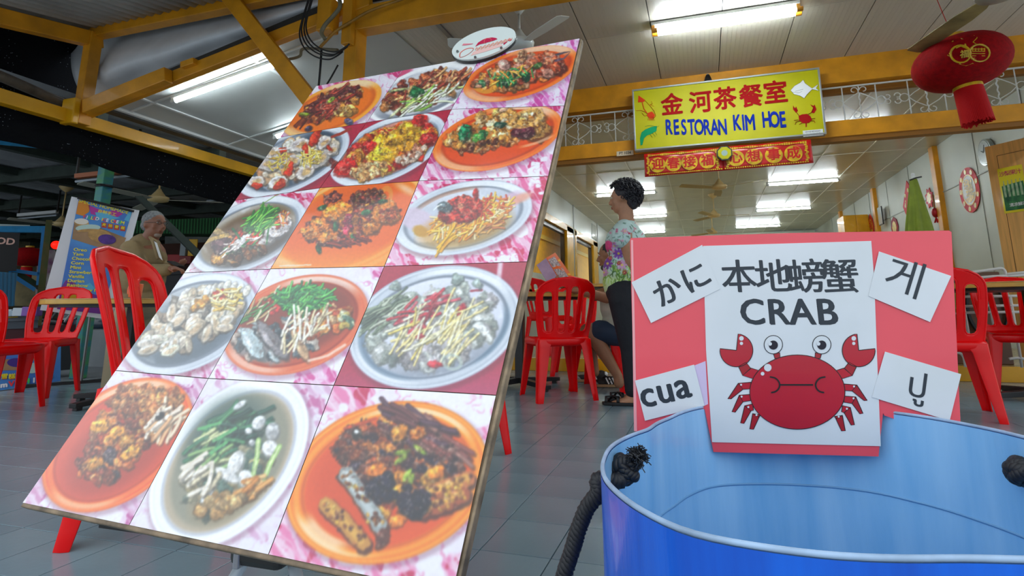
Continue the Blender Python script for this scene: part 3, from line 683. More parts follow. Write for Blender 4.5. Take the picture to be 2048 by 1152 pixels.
fan(p.x, p.y, ZF, .29, 'white ceiling fan on a rod above the top edge of the menu board', M_FANW, rot=1.45, L=.56)
ft_, fh_ = atZ(1832, 100, 2.48), atZ(1996, -14, 2.48); fv_ = ft_ - fh_; fh_ = ft_ - fv_.normalized() * .76
fan(fh_.x, fh_.y, ZF, .57, 'dusty ceiling fan whose blade passes in front of the red lantern', mat('grey_fan', '8F8B7C', .4), mat('worn_brown_fan_blade', 'A08C58', .5, var=.3), rot=math.atan2(fv_.y, fv_.x), L=.76)
for x, y, w, ro in ((.31, 12.3, 'cream indoor fan in the middle of the row, long blades spread wide', .1), (.31, 15.2, 'cream indoor fan furthest back in the restaurant', .35), (.34, 9.3, 'cream indoor fan just under the red banner', -.5)):
    fan(x, y, ZC, .38, w, M_FANC, mat('cream_fan_blade', 'B8A472', .4), rot=ro, group='indoor ceiling fans', cone=1.5)
# ------------------------------------------------------------------ red lanterns
M_LRED = mat('red_velvet_lantern', '9C0208', .8, var=.2, vscale=40, bump=.2, bscale=200, spec=.15); M_TASSEL = mat('red_tassel', 'B4040A', .7, spec=.2)
def lantern(c, R, hz, label, tilt=0.0, full=True, name='red_lantern', decor=True):
    c = Vector(c); t = thing(name, label, 'lantern', c); Rt = Matrix.Rotation(tilt, 3, 'Y')
    mb = MB(); n = 72; pr = []
    for i in range(19):
        a = -PI / 2 + PI * i / 18; pr.append((max(.22 * R if 0 < i < 18 else .2 * R, R * math.cos(a) ** .8), hz * math.sin(a)))
    mb.lathe(pr, c, n, Rt)
    o = mb.build('shade', M_LRED, t, smooth=True)
    k = MB(); k.lathe([(.23 * R, hz * .93), (.24 * R, hz * 1.16), (.0, hz * 1.16)], c, 28, Rt); k.build('top_ring', M_GOLD, t, smooth=False)
    k = MB(); k.lathe([(.29 * R, -hz * .90), (.30 * R, -hz * 1.08), (.27 * R, -hz * 1.12)], c, 28, Rt); k.build('lower_ring', M_GOLD, t)
    k = MB()
    for i in range(64):
        a = 2 * PI * i / 64; L = R * (.84 + .08 * random.random()); r0 = .27 * R
        p0 = Vector((r0 * math.cos(a), r0 * math.sin(a), -hz * 1.05)); p1 = Vector((r0 * 1.12 * math.cos(a + .03), r0 * 1.12 * math.sin(a + .03), -hz * 1.05 - L))
        k.bar(c + Rt @ p0, c + Rt @ p1, .028 * R, .012, up=Vector((math.cos(a), math.sin(a), 0)))
    k.build('tassel', M_TASSEL, t)
    return t, Rt
LC = at(1921, 126, 4.5); LC = Vector((LC.x, 4.5, LC.z))
lt, Rt = lantern(LC, .30, .185, 'large red velvet lantern with gold print and long tassel', tilt=-.10)
MB().tube([LC + Vector((-.02, 0, .2)), LC + Vector((-.06, .15, ZF - LC.z))], .0025, 5).build('string', M_TASSEL, lt)
def on_lantern(px, py):                                   # point on the lantern's skin under a pixel
    r = Vector(ray(px, py)); o = Vector((0, 0, H)); Ri = Rt.inverted()
    o2 = Ri @ (o - LC); r2 = Ri @ r; S = Vector((1 / .302, 1 / .302, 1 / .187))
    a_ = Vector([o2[i] * S[i] for i in range(3)]); b_ = Vector([r2[i] * S[i] for i in range(3)])
    A = b_.dot(b_); B = 2 * a_.dot(b_); C = a_.dot(a_) - 1; D = B * B - 4 * A * C
    return o + r * ((-B - math.sqrt(max(D, 0))) / (2 * A))
g_ = MB()
def lstroke(pts, w): g_.tube([on_lantern(x, y) for x, y in pts], w, 5)
for cx, cy, r in ((1921, 108, 20), (1959, 106, 20)):
    lstroke([(cx + r * math.cos(t * PI / 10), cy + r * .85 * math.sin(t * PI / 10)) for t in range(21)], .007)
for k in range(-2, 3): lstroke([(1957 + k * 6, 96), (1957 + k * 6, 119)], .0035); lstroke([(1944, 107 + k * 4.5), (1970, 107 + k * 4.5)], .0035)
lstroke([(1912, 96), (1922, 92), (1934, 98), (1930, 88)], .005); lstroke([(1900, 78), (1910, 74), (1925, 79), (1917, 70), (1905, 84)], .006)
lstroke([(1895, 110), (1903, 115), (1899, 106)], .004); lstroke([(1918, 127), (1932, 131), (1945, 126), (1958, 131)], .005); lstroke([(1945, 63), (1948, 72), (1953, 66), (1954, 76), (1946, 84), (1955, 90)], .003)
lstroke([(1937, 140), (1944, 141)], .006)
g_.build('gold_print', M_GOLD, lt)
q = on_lantern(1924, 109); ndir = (q - LC).normalized()
letters('character', '福', M_GOLD, lt, on_lantern(1928, 109) + Vector((0, -.01, -.004)), UX, Vector((0, -.45, .9)), .055, bold=.03)
# second lantern behind the menu board
lp = at(1082, 222, 5.4); l2_, _r = lantern(lp, .28, .2, 'second red lantern peeking out from behind the menu board'); MB().tube([lp + Vector((0, 0, .2)), Vector((lp.x, lp.y, ZF))], .003, 5).build('string', M_TASSEL, l2_)
# ------------------------------------------------------------------ things on the right wall
def wall_thing(cx, cy): return atX(cx, cy, XR - .015)
UYR, UXR = Vector((0, 0, 1)), Vector((0, -1, 0))
def disc(r, n=40, sy=1.0): return [(r * math.cos(2 * PI * k / n), r * sy * math.sin(2 * PI * k / n)) for k in range(n)]
NX = Vector((-1, 0, 0))
c = wall_thing(1938, 380)
ro = thing('round_ornament', 'large round red and gold paper ornament on the white wall', 'decoration', c)
M_PRED = mat('red_felt', 'C8101A', .6); 
def ringpoly(mb, c, r0, r1, sy, th=.006, n=48):
    for k in range(n):
        a0, a1 = 2 * PI * k / n, 2 * PI * (k + 1) / n
        mb.prism([(r0 * math.cos(a0), r0 * sy * math.sin(a0)), (r1 * math.cos(a0), r1 * sy * math.sin(a0)), (r1 * math.cos(a1), r1 * sy * math.sin(a1)), (r0 * math.cos(a1), r0 * sy * math.sin(a1))], c, UXR, UYR, th)
mb = MB(); ringpoly(mb, c, .195, .29, 1.05); mb.build('red_ring', M_PRED, ro)
mb = MB(); mb.prism(disc(.196, 40, 1.05), c + NX * .001, UXR, UYR, .003); mb.build('white_backing', M_PAPERW, ro)
mb = MB(); ringpoly(mb, c + NX * .004, .185, .20, 1.05); mb.build('gold_ring', M_GOLD, ro)
for k in range(9):
    a = 2 * PI * k / 9 + .3; mb = MB(); mb.prism(disc(.036, 10), c + Vector((0, -.242 * math.cos(a), .255 * math.sin(a))) + NX * .004, UXR, UYR, .004); mb.build('gold_flower', M_GOLD, ro)
for ch, dy, dz, s in (('招', -.05, .08, .13), ('财', .06, .06, .13), ('进', -.02, -.03, .13), ('宝', .07, -.05, .11)):
    letters('character', ch, M_GOLD, ro, c + Vector((0, -dy, dz)) + NX * .006, UXR, UYR, s, bold=.04)
mb = MB(); mb.prism([(-.13, -.11), (.0, -.08), (.16, -.05), (.11, -.13), (0, -.17), (-.08, -.16)], c + NX * .003, UXR, UYR, .004); mb.build('gold_boat', M_GOLD, ro)
c = atX(1972, 305, XR - .04)
ck = thing('wall_clock', 'round silver wall clock near the top of the open wooden door', 'clock', c)
mb = MB(); mb.prism(disc(.17), c + NX * .02, UXR, UYR, .05); mb.build('rim', mat('silver_plastic', 'A9B1B4', .25, metal=.5), ck, bevel=.008)
mb = MB(); mb.prism(disc(.148), c + NX * .024, UXR, UYR, .02); mb.build('dial', mat('pale_dial', 'C6D2D6', .2, coat=.5), ck)
for a, L in ((1.2, .10), (2.6, .07)):
    d = Vector((0, -math.cos(a), math.sin(a))); MB().bar(c + NX * .028, c + NX * .028 + d * L, .008, .003, NX).build('hand', M_INK, ck)
for k in range(12):
    letters('numeral', str(k or 12), mat('grey_numeral', '6A7A80', .5), ck, c + NX * .026 + Vector((0, -.12 * math.sin(k * PI / 6), .12 * math.cos(k * PI / 6))), UXR, UYR, .035)
# smaller new year ornaments
def blob_orn(px_, py_, pts, label, m1, name='paper_ornament', char=None, s=.1, cs=.09):
    c = wall_thing(px_, py_); t = thing(name, label, 'decoration', c)
    mb = MB(); mb.prism([(x * s, y * s) for x, y in pts], c, UXR, UYR, .008); mb.build('cut_paper', m1, t)
    mb = MB(); mb.prism([(x * s * .62, y * s * .62) for x, y in pts], c + NX * .004, UXR, UYR, .004); mb.build('gold_foil', M_GOLD, t)
    if char: letters('character', char, M_PRED, t, c + NX * .006, UXR, UYR, cs, bold=.02)
    return t
star = [(math.cos(a) * (1.25 if k % 2 else .85), math.sin(a) * (1.3 if k % 2 else .95)) for k, a in enumerate(np.linspace(0, 2 * PI, 16, endpoint=False))]
blob_orn(1858, 396, star, 'small red and gold animal cut-out beside the olive umbrella', M_PRED, s=.13)
blob_orn(1742, 452, [(0, 1.2), (.7, .6), (.9, -.2), (.7, -.9), (-.7, -.9), (-.9, -.2), (-.7, .6)], 'red pointed ornament with a gold character near the back cupboard', M_PRED, char='福', s=.22, cs=.2)
blob_orn(1789, 455, [(0, 1.0), (.7, .7), (1, 0), (.6, -.8), (-.6, -.8), (-1, 0), (-.7, .7)], 'rounded dark red ornament half hidden by the pink sign', mat('dark_red_paper', '9A1424', .6), s=.2)
c = wall_thing(1818, 402); t = thing('paper_ornament', 'big red and gold diamond ornament behind the olive umbrella', 'decoration', c)
mb = MB(); mb.prism([(0, .36), (.34, .04), (.26, -.36), (-.05, -.48), (-.34, -.05)], c, UXR, UYR, .008); mb.build('cut_paper', M_PRED, t)
for k in range(26):
    yy, zz = random.uniform(-.2, .2), random.uniform(-.3, .22)
    if abs(yy) / .27 + abs(zz) / .36 < .95: mb = MB(); mb.prism(disc(random.uniform(.02, .04), 7), c + NX * .004 + Vector((0, yy, zz)), UXR, UYR, .004); mb.build('gold_leaf', M_GOLD, t)
c = wall_thing(1880, 425); t = thing('hanging_ornament', 'red pineapple shaped ornament hanging beside the orange post', 'decoration', c + NX * .05)
c = c + NX * .06
MB().ball(c, (.05, .055, .075), 16).build('fruit', mat('dark_red_foil', 'A31220', .35, metal=.3), t, smooth=True)
MB().tube([c + Vector((0, 0, .07)), c + Vector((0, 0, .28))], .012, 6).build('cord', mat('brown_cord', '8A5A28', .6), t)
mb = MB()
for k in range(12): mb.tube([c + Vector((0, 0, -.06)), c + Vector((.03 * math.cos(k), .04 * math.sin(k), -.15))], .004, 4)
mb.build('fringe', M_TASSEL, t)
# picture on the second post, cupboard at the back
c = atX(1761, 432, XR - .080)
t = thing('framed_picture', 'small dark framed glass picture on the second orange post', 'picture', c)
MB().box(c, (.02, .26, .36)).build('frame', M_BLACK, t, bevel=.004); MB().box(c + NX * .012, (.004, .22, .32)).build('glass', mat('bright_picture_glass', 'C8D4DA', .05, coat=1), t)
c = atX(1712, 450, XR - .2)
t = thing('wall_cupboard', 'yellow wall cupboard in the far right corner indoors', 'cabinet', (XR - .25, c.y, 2.0))
MB().bx(XR - .5, XR - .02, c.y - .3, c.y + .3, 1.6, 2.56).build('body', M_YELLOW, t, bevel=.006)
MB().bx(XR - .47, XR - .27, c.y - .315, c.y - .30, 1.63, 2.53).build('door', M_YELLOW, t, bevel=.004); MB().bx(XR - .25, XR - .05, c.y - .315, c.y - .30, 1.63, 2.53).build('door', M_YELLOW, t, bevel=.004)
# pale curtained block between back wall and cupboard
structure('wall_back', MB().bx(2.05, XR - .001, 19.0, 19.4, 0.12, 2.9), mat('pale_green_back_wall', 'C4CCB8', 0.5))
# ------------------------------------------------------------------ open wooden door with a juice poster
d0 = atZ(1971, 295, 2.22); hd = Vector((.62, -.78, 0)).normalized()
DH = d0.z
q1 = atP(2040, 267, d0, Vector((hd.y, -hd.x, 0)))
dn = Vector((hd.y, -hd.x, 0)); dn = dn if dn.y < 0 else -dn
dr = thing('wooden_door', 'light brown wooden door standing open with a yellow juice poster', 'door', (d0.x, d0.y, .12))
def dbox(name, u0, u1, z0, z1, t0, t1, m, par, **k):
    mb = MB(); vs = [Vector((d0.x, d0.y, 0)) + hd * u + dn * t + Vector((0, 0, z)) for z in (z0, z1) for u, t in ((u0, t0), (u1, t0), (u1, t1), (u0, t1))]
    mb.add(vs, [(3, 2, 1, 0), (4, 5, 6, 7), (0, 1, 5, 4), (1, 2, 6, 5), (2, 3, 7, 6), (3, 0, 4, 7)]); return mb.build(name, m, par, **k)
dbox('door_leaf', 0, .70, .125, DH, -.02, .02, M_WOOD, dr, bevel=.004)
dbox('raised_panel', .10, .62, .6, DH - .12, .02, .026, M_WOOD, dr, bevel=.003)
for a_ in ((.095, .10, .6, DH - .12), (.62, .625, .6, DH - .12), (.095, .625, DH - .12, DH - .115)): dbox('panel_groove', a_[0], a_[1], a_[2], a_[3], .018, .023, mat('dark_groove', '4A2E0C', .6), dr)
pp = atP(2020, 382, Vector((d0.x, d0.y, 0)) + dn * .03, dn)
po = thing('juice_poster', 'yellow poster of pear juice bottles pasted on the wooden door', 'poster', pp)
pw, ph = .26, .62
k0_ = atP(1997, 342, pp, dn); k1_ = atP(2040, 329, pp, dn); k2_ = atP(2013, 427, pp, dn)
pu = hd; pc = (k1_ + k2_) / 2; pw = (k1_ - k0_).length * 1.12; ph = k0_.z - k2_.z + .02
def pq(x, y, l=.002): return pc + pu * (x * pw / 2) + Vector((0, 0, y * ph / 2)) + dn * l
MB().add([pq(-1, -1), pq(1, -1), pq(1, 1), pq(-1, 1)], [(0, 1, 2, 3)]).build('sheet', mat('yellow_poster_paper', 'E8D81C', .3, coat=.4), po, solid=.001)
mb = MB(); mb.add([pq(-.85, -.9, .004), pq(.9, -.9, .004), pq(.9, .3, .004), pq(-.85, .2, .004)], [(0, 1, 2, 3)]); mb.build('photo', mat('green_pear_photo', '3E8A4A', .35, var=.7, vscale=22, color2='0E4A34'), po, norm=False)
for k in range(5):
    mb = MB(); x = -.65 + .33 * k; mb.add([pq(x - .09, -.3, .005), pq(x + .09, -.3, .005), pq(x + .09, .2, .005), pq(x + .03, .3, .005), pq(x + .03, .42, .005), pq(x - .03, .42, .005), pq(x - .03, .3, .005), pq(x - .09, .2, .005)], [tuple(range(8))]); mb.build('bottle_print', mat('pale_green_print', 'B6D2A6', .4, var=.3, vscale=30), po)
for i, ch in enumerate('沙梨果汁'): letters('character', ch, mat('crimson_print', 'C01858', .4), po, pq(-.68 + .45 * i, .72 + .0 * i, .004), pu, UZ, .054, bold=.012)
for i, ch in enumerate('清凉解渴'): letters('character', ch, mat('white_print', 'F2F4F4', .4), po, pq(-.3 + .34 * i, -.68, .006), pu, UZ, .038, bold=.012)
# closed olive umbrella
c = at(1826, 352, 5.62); bt = at(1838, 470, 5.62)
um = thing('closed_umbrella', 'closed olive green parasol tied with a black strap at its tip', 'umbrella', (bt.x, 5.62, .12))
def umf(u, v):
    a = 2 * PI * u; w = .028 + .155 * v ** .9 + .05 * max(0, v - .5); fold = 1 + .16 * math.cos(7 * a) * min(1, v * 3); z = c.z - .03 - (c.z - .62) * v * 1.0
    ax = c.x + (bt.x - c.x) * (c.z - z) / (c.z - bt.z) * .6
    return Vector((ax + w * fold * math.cos(a), 5.62 + w * fold * math.sin(a) * .8, z + .02 * math.cos(7 * a) * (v > .95)))
MB().grid(umf, 84, 24).build('canopy', mat('olive_green_fabric', '7E9020', .7, var=.12, vscale=12, bump=.15), um, smooth=True)
MB().tube([(c.x, 5.62, c.z - .03), (c.x, 5.62, c.z + .0)], .015, 10).ball((c.x, 5.62, c.z + .012), .016).build('finial', M_WHITEMETAL, um, smooth=True)
MB().tube([(c.x - .045, 5.58, c.z - .045), (c.x, 5.565, c.z - .03), (c.x + .05, 5.58, c.z - .02)], .007, 6).build('strap', M_BLACK, um)
MB().tube([(c.x + .02, 5.62, .12), (c.x, 5.62, c.z)], .018, 8).build('pole', M_WHITEMETAL, um)
# cables and conduits round the column
def px_tube(name, pts, Y, r, m, label, cat='cable', n=7): 
    o = MB().tube([at(x, y, Y) for x, y in pts], r, n).build(name, m, None, smooth=True); prop(o, label, cat); return o
def smooth_pts(P, n=6):
    out = []
    for i in range(len(P) - 1):
        p0, p1, p2, p3 = P[max(i - 1, 0)], P[i], P[i + 1], P[min(i + 2, len(P) - 1)]
        for k in range(n):
            t = k / n; out.append(tuple(.5 * ((2 * p1[j]) + (-p0[j] + p2[j]) * t + (2 * p0[j] - 5 * p1[j] + 4 * p2[j] - p3[j]) * t * t + (-p0[j] + 3 * p1[j] - 3 * p2[j] + p3[j]) * t ** 3) for j in range(len(p1))))
    out.append(tuple(P[-1])); return out
coil = thing('cable_coil', 'coil of black cable hanging beside the orange column', 'cable', at(640, 60, YA - .2))
for dx, dy in ((0, 0), (5, -3), (-4, 7), (9, -8)):
    MB().tube([at(x + dx, y + dy, YA - .2 - .004 * dx) for x, y in smooth_pts([(628, -30), (612, 20), (603, 60), (612, 88), (634, 106), (660, 112), (676, 106), (690, 96)])], .006, 6).build('cable_loop', M_CABLE, coil, smooth=True)
for pp_, yy_, rr_ in (([(643, 98), (641, 130), (637, 176), (634, 215)], YA - .1, .009), ([(676, 130), (662, 155), (648, 178), (636, 200)], YA + .05, .007)):
    MB().tube([at(x, y, yy_) for x, y in smooth_pts(pp_)], rr_, 7).build('loose_end', M_CABLE, coil, smooth=True)
px_tube('conduit', smooth_pts([(640, 95), (652, 82), (672, 62), (700, 45), (740, 22), (800, 0), (850, -20)]), YA - .08, .012, mat('painted_conduit', 'B8842A', .5, var=.3), 'thin painted conduit climbing across the orange beam', 'pipe')
px_tube('conduit', smooth_pts([(650, 78), (643, 66), (650, 50), (668, 30), (680, 12), (676, -12)]), YA - .22, .016, mat('grey_conduit', '7C7458', .5, var=.3), 'bent grey conduit in front of the orange column', 'pipe')
px_tube('conduit', smooth_pts([(560, 116), (580, 118), (600, 112), (606, 98), (640, 98), (676, 100)]), YA + .06, .012, mat('grey_conduit', '7C7458', .5), 'short grey conduit under the rafter near the column', 'pipe')
def atD(px, py, d): r = ray(px, py) * (d / F); return Vector((r[0], r[1], r[2] + H))
M_CHAIR = mat('glossy_red_plastic', 'FA0206', 0.25, coat=0.0, spec=.35, var=0.06, vscale=6, bump=.02, bscale=80)
# ------------------------------------------------------------------ red monobloc chair, one set of meshes shared by every copy
def Wd(z):                                            # half width of the backrest
    t = (z - .40) / .46
    if t <= .72: return .178 + .042 * math.sin(min(1, t / .72) * PI / 2)
    q = (t - .72) / .28; return .220 * max(0.0, 1 - min(1, q) ** 2.6) ** .5
def cz(z): t = (z - .46) / .33; return .078 + .018 * math.sin(max(0, min(1, t)) * PI / 2) + .012 * max(0, t - .6)
def holes():
    hs = []
    for s in (-1, 1):
        for kind in (0, 1):
            z0, z1 = (.475, .80) if kind == 0 else (.475, .765)
            L, Rr = [], []
            for i in range(25):
                a = -PI / 2 + PI * i / 24; z = (z0 + z1) / 2 + (z1 - z0) / 2 * math.sin(a)
                xi, xo = (.015, cz(z) - .017) if kind == 0 else (cz(z) + .017, Wd(z) - .036)
                m_, h_ = (xi + xo) / 2, (xo - xi) / 2 * max(0, 1 - abs(math.sin(a)) ** 14) ** .5 * (1 if kind == 0 else 1)
                L.append((s * (m_ - h_), z)); Rr.append((s * (m_ + h_), z))
            hs.append(L + Rr[::-1][1:-1])
    return hs
def near_on(poly, p):
    best = None
    for i in range(len(poly)):
        a, b = poly[i], poly[(i + 1) % len(poly)]; dx, dy = b[0] - a[0], b[1] - a[1]; L = dx * dx + dy * dy
        t = 0 if L < 1e-12 else max(0, min(1, ((p[0] - a[0]) * dx + (p[1] - a[1]) * dy) / L)); q = (a[0] + t * dx, a[1] + t * dy)
        d = (q[0] - p[0]) ** 2 + (q[1] - p[1]) ** 2
        if best is None or d < best[0]: best = (d, q)
    return best[1]
def back_pt(x, z, o=0.0): return (x, -.185 - .115 * max(0, (z - .40) / .46) ** 1.15 + .055 * (x / .2) ** 2 * (1 - .3 * (z - .4) / .46) - o, z)
def backrest_mb():
    out = [(-Wd(z), z) for z in np.linspace(.41, .8595, 60)] + [(Wd(z), z) for z in np.linspace(.8595, .41, 60)]
    hs = holes(); st = .0085; nx, nz = 54, 54; x0, z0 = -nx / 2 * st, .405; G = {}
    def inside(p): return inpoly(p, out) and not any(inpoly(p, h) for h in hs)
    keep = [(i, j) for i in range(nx) for j in range(nz) if inside((x0 + (i + .5) * st, z0 + (j + .5) * st))]
    ks = set(keep); vid = {}; V = []; m = MB()
    def vert(i, j):
        if (i, j) in vid: return vid[i, j]
        p = (x0 + i * st, z0 + j * st)
        if not all(c in ks for c in ((i, j), (i - 1, j), (i, j - 1), (i - 1, j - 1))):
            c_ = [near_on(h, p) for h in hs] + [near_on(out, p)]
            p = min(c_, key=lambda q: (q[0] - p[0]) ** 2 + (q[1] - p[1]) ** 2)
        vid[i, j] = len(V); V.append(back_pt(*p)); return vid[i, j]
    Fs = [(vert(i, j), vert(i + 1, j), vert(i + 1, j + 1), vert(i, j + 1)) for i, j in keep]
    m.add(V, Fs); return m, out, hs
def make_chair():
    root = thing('plastic_chair', 'x', 'chair')
    m, out, hs = backrest_mb(); o = m.build('backrest', M_CHAIR, root, smooth=True, solid=.010); apply_mods(o)
    rm = MB(); pts = [back_pt(*p) for p in out[::3]]; rm.tube(pts, .0085, 6)
    for h in hs: rm.tube([Vector(back_pt(*p)) - Vector((0, .003, 0)) for p in h[::2]], .0052, 5, closed=True)
    rm.tube([back_pt(x, .835 - .6 * x * x) for x in (-.09, -.05, 0, .05, .09)], .004, 5)
    rm.build('rim', M_CHAIR, root, smooth=True)
    s = MB(); n = 48; rings = [(.196, .378), (.205, .40), (.208, .422), (.203, .433), (.19, .436), (.165, .428), (.12, .422), (.05, .419), (.002, .418)]
    vs = []
    for r, z in rings:
        for k in range(n):
            a = 2 * PI * k / n; c_, s_ = math.cos(a), math.sin(a); e = .42
            x = r * abs(c_) ** e * (1 if c_ > 0 else -1) * (1.0 + .06 * (s_ > 0) * s_); y = r * abs(s_) ** e * (1 if s_ > 0 else -1) * .98 + .005
            vs.append((x, y, z - (.010 * (y / .2) if y > .1 else 0)))
    s.add(vs, [(i * n + k, i * n + (k + 1) % n, (i + 1) * n + (k + 1) % n, (i + 1) * n + k) for i in range(len(rings) - 1) for k in range(n)])
    o = s.build('seat', M_CHAIR, root, smooth=True, solid=.008); apply_mods(o)
    def leg(sx, sy):
        l = MB(); prev = None; lv = []
        for t in np.linspace(0, 1, 9):
            cx = sx * (.200 + .032 * t ** 1.2); cy = sy * (.192 + .042 * t ** 1.2); z = .425 * (1 - t); a = .088 - .042 * t + .02 * max(0, .12 - t) / .12; th = .007; r = .022
            P = [(-a, 0), (-r, 0), (-r * .3, -r * .3 * .35), (0, -r), (0, -a), (-th, -a), (-th, -r - th), (-r - .0, -th), (-a, -th)]
            lv.append([(cx + sx * x, cy + sy * y, z) for x, y in P])
        n = len(lv[0]); vs = [p for q in lv for p in q]
        l.add(vs, [(i * n + k, i * n + (k + 1) % n, (i + 1) * n + (k + 1) % n, (i + 1) * n + k) for i in range(len(lv) - 1) for k in range(n)] + [tuple(range(n)), tuple(reversed(range((len(lv) - 1) * n, len(lv) * n)))])
        o = l.build('leg', M_CHAIR, root, smooth=False, bevel=.002); apply_mods(o); o.data.polygons.foreach_set('use_smooth', [True] * len(o.data.polygons)); o.data.set_sharp_from_angle(angle=.6)
    for sx in (-1, 1):
        for sy in (-1, 1): leg(sx, sy)
    return root
CH = make_chair(); first_chair = [True]
def chair(x, y, deg, label, z=0.0, group='red plastic chairs'):
    o = CH if first_chair[0] else copy_tree(CH); first_chair[0] = False
    o.location = (x, y, z); o.rotation_euler = (0, 0, math.radians(deg)); o['label'] = label; o['group'] = group; return o
M_TOP = mat('pale_wood_laminate', 'D0A45E', .35, var=.2, vscale=4, stretch=(1, 12, 1), coat=.2); M_EDGE = mat('yellowish_wood_edge', 'D9A94A', .35, var=.12, vscale=8)
def table(x, y, r, z, label, z0=0.0, rot=.3, sq=None, ft=.036, base=True):
    t = thing('round_table' if sq is None else 'square_table', label, 'table', (x, y, z0), 'wood topped tables')
    n = 56; pts = [(r * math.cos(2 * PI * k / n), r * math.sin(2 * PI * k / n)) for k in range(n)] if sq is None else None
    if sq: c_, s_ = math.cos(rot), math.sin(rot); pts = [(px_ * c_ - py_ * s_, px_ * s_ + py_ * c_) for px_, py_ in ((-sq, -r), (sq, -r), (sq, r), (-sq, r))]
    m = MB(); m.prism(pts, (x, y, z), (1, 0, 0), (0, 1, 0), .006); m.build('tabletop', M_TOP, t)
    m = MB(); m.prism([(a * .999, b * .999) for a, b in pts], (x, y, z - .006), (1, 0, 0), (0, 1, 0), ft - .006); m.build('edge', M_EDGE, t, bevel=.004)
    m = MB(); m.prism([(a * .9, b * .9) for a, b in pts], (x, y, z - ft), (1, 0, 0), (0, 1, 0), .02); m.build('underside', M_BLACK, t)
    if base:
        MB().bx(x - .035, x + .035, y - .035, y + .035, z0 + .05, z - ft - .01).build('column', M_BLACK, t, bevel=.004)
        for k in range(4):
            a = rot + k * PI / 2; d = Vector((math.cos(a), math.sin(a), 0)); c_ = Vector((x, y, z0))
            MB().bar(c_ + Vector((0, 0, .055)), c_ + d * .40 + Vector((0, 0, .035)), .055, .045, h1=.03).bar(c_ + d * .36 + Vector((0, 0, 0.0)), c_ + d * .36 + Vector((0, 0, .03)), .04, .04).build('foot', M_BLACK, t, bevel=.003)
    return t
# centre group
chair(-1.075, 4.15, 34, 'red plastic chair in the centre with its back turned, just left of the standing woman')
table(-1.52, 4.62, .60, .768, 'round wood topped table with black cross foot behind the centre red chair', rot=.9)
chair(-2.25, 4.15, -60, 'red plastic chair half hidden by the right edge of the menu board')
chair(-1.25, 5.52, 190, 'red plastic chair behind the reading man, on the far side of his table')
chair(-.82, 4.68, 84, 'red plastic chair that the man in blue shorts sits on')
table(-1.15, 7.0, .45, .80 + .12, 'small table seen under the centre table inside the restaurant', z0=.12, rot=.2)
chair(-1.75, 6.45, -30, 'red plastic chair inside the restaurant below the yellow window frame', z=.12)
chair(-.42, 7.15, 70, 'red plastic chair inside the restaurant behind the seated knees', z=.12)
# right group
chair(1.37, 4.10, -12, 'red plastic chair standing at the right of the pink crab sign')
table(2.18, 4.80, .56, .79, 'round wood topped table at the right edge behind the red chair', rot=.25)
chair(2.25, 5.22, 165, 'red plastic chair at the far side of the right hand table')
# left group
table(-4.1, 3.2, .55, .735, 'round wood topped table on the left with an orange mug on it', rot=.15)
chair(-5.15, 3.25, 208, 'red plastic chair on the left whose slatted back stands behind the mug table')
chair(-4.66, 2.66, -80, 'red plastic chair at the left edge of the photo showing only seat and legs')
chair(-1.655, 1.525, -62, 'big red plastic chair nearest the camera beside the menu board')
chair(-1.19, 2.46, 62, 'red plastic chair behind the menu board with one leg showing at its right')
table(-1.66, 2.12, .34, .752, 'wood topped table mostly hidden behind the menu board', rot=.5, base=True)
chair(-2.62, 3.0, -130, 'red plastic chair behind the hidden table, only its top rim showing')
# orange mug
p = atZ(270, 602.5, .735) if False else atD(270, 590, 3.65); zt_ = .735
mg = thing('mug', 'orange plastic mug with a handle on the left table', 'mug', (p.x, p.y, zt_))
c = Vector((p.x, p.y, zt_))
M_MUG = mat('orange_plastic', 'F0652A', .3, coat=.2)
MB().lathe([(.0, .002), (.034, .002), (.036, .006), (.038, .03), (.041, .09), (.0385, .09), (.034, .01), (.0, .008)], c, 28).build('body', M_MUG, mg, smooth=True)
MB().tube([c + Vector((-.037, 0, .075)), c + Vector((-.062, 0, .072)), c + Vector((-.066, 0, .05)), c + Vector((-.062, 0, .028)), c + Vector((-.036, 0, .025))], .006, 8).build('handle', M_MUG, mg, smooth=True)
# white wire rack behind the right table
RY = 5.66
rk = thing('wire_rack', 'white wire rack behind the right hand table', 'rack', (2.3, RY, .0))
def rkt(name, pts, r=.011): MB().tube([at(x, y, RY) for x, y in pts], r, 8).build(name, M_IRON, rk, smooth=True)
rkt('top_rail', smooth_pts([(1898, 548), (1940, 545), (1990, 538), (2004, 537), (2010, 543), (2013, 556)], 5), .012)
rkt('top_rail', [(1906, 560), (1985, 553), (2090, 548)], .012); rkt('top_rail', [(2012, 549), (2090, 541)], .014)
for y, s in ((593, 0), (612, 0), (625, 0)): rkt('rail', [(1900, y + 1), (2090, y - 2)])
for x in (1924, 1956, 1977, 2020, 2062): rkt('bar', [(x, 590), (x + 13, 668), (x + 24, 735)] if x in (1924, 2020) else [(x, 590), (x + 13, 668)])
rkt('foot', smooth_pts([(1903, 706), (1918, 706), (1927, 714), (1931, 734)], 5)); rkt('foot', smooth_pts([(2018, 718), (2034, 716), (2050, 718)], 4))
bc = thing('brown_cabinet', 'brown wooden cabinet behind the white wire rack', 'cabinet', (2.4, 6.2, .12))
MB().bx(1.9, 2.55, 6.05, 6.35, .12, .93).build('body', mat('dark_brown_wood', '6A4120', .45, var=.3, vscale=4), bc, bevel=.008)
for k in (0, 1): MB().tube([Vector((2.06 + .34 * k + .15 * math.cos(a), 6.02, .6 + .24 * math.sin(a))) for a in np.linspace(0, 2 * PI, 30)], .018, 6).build('round_handle', M_BLACK, bc)
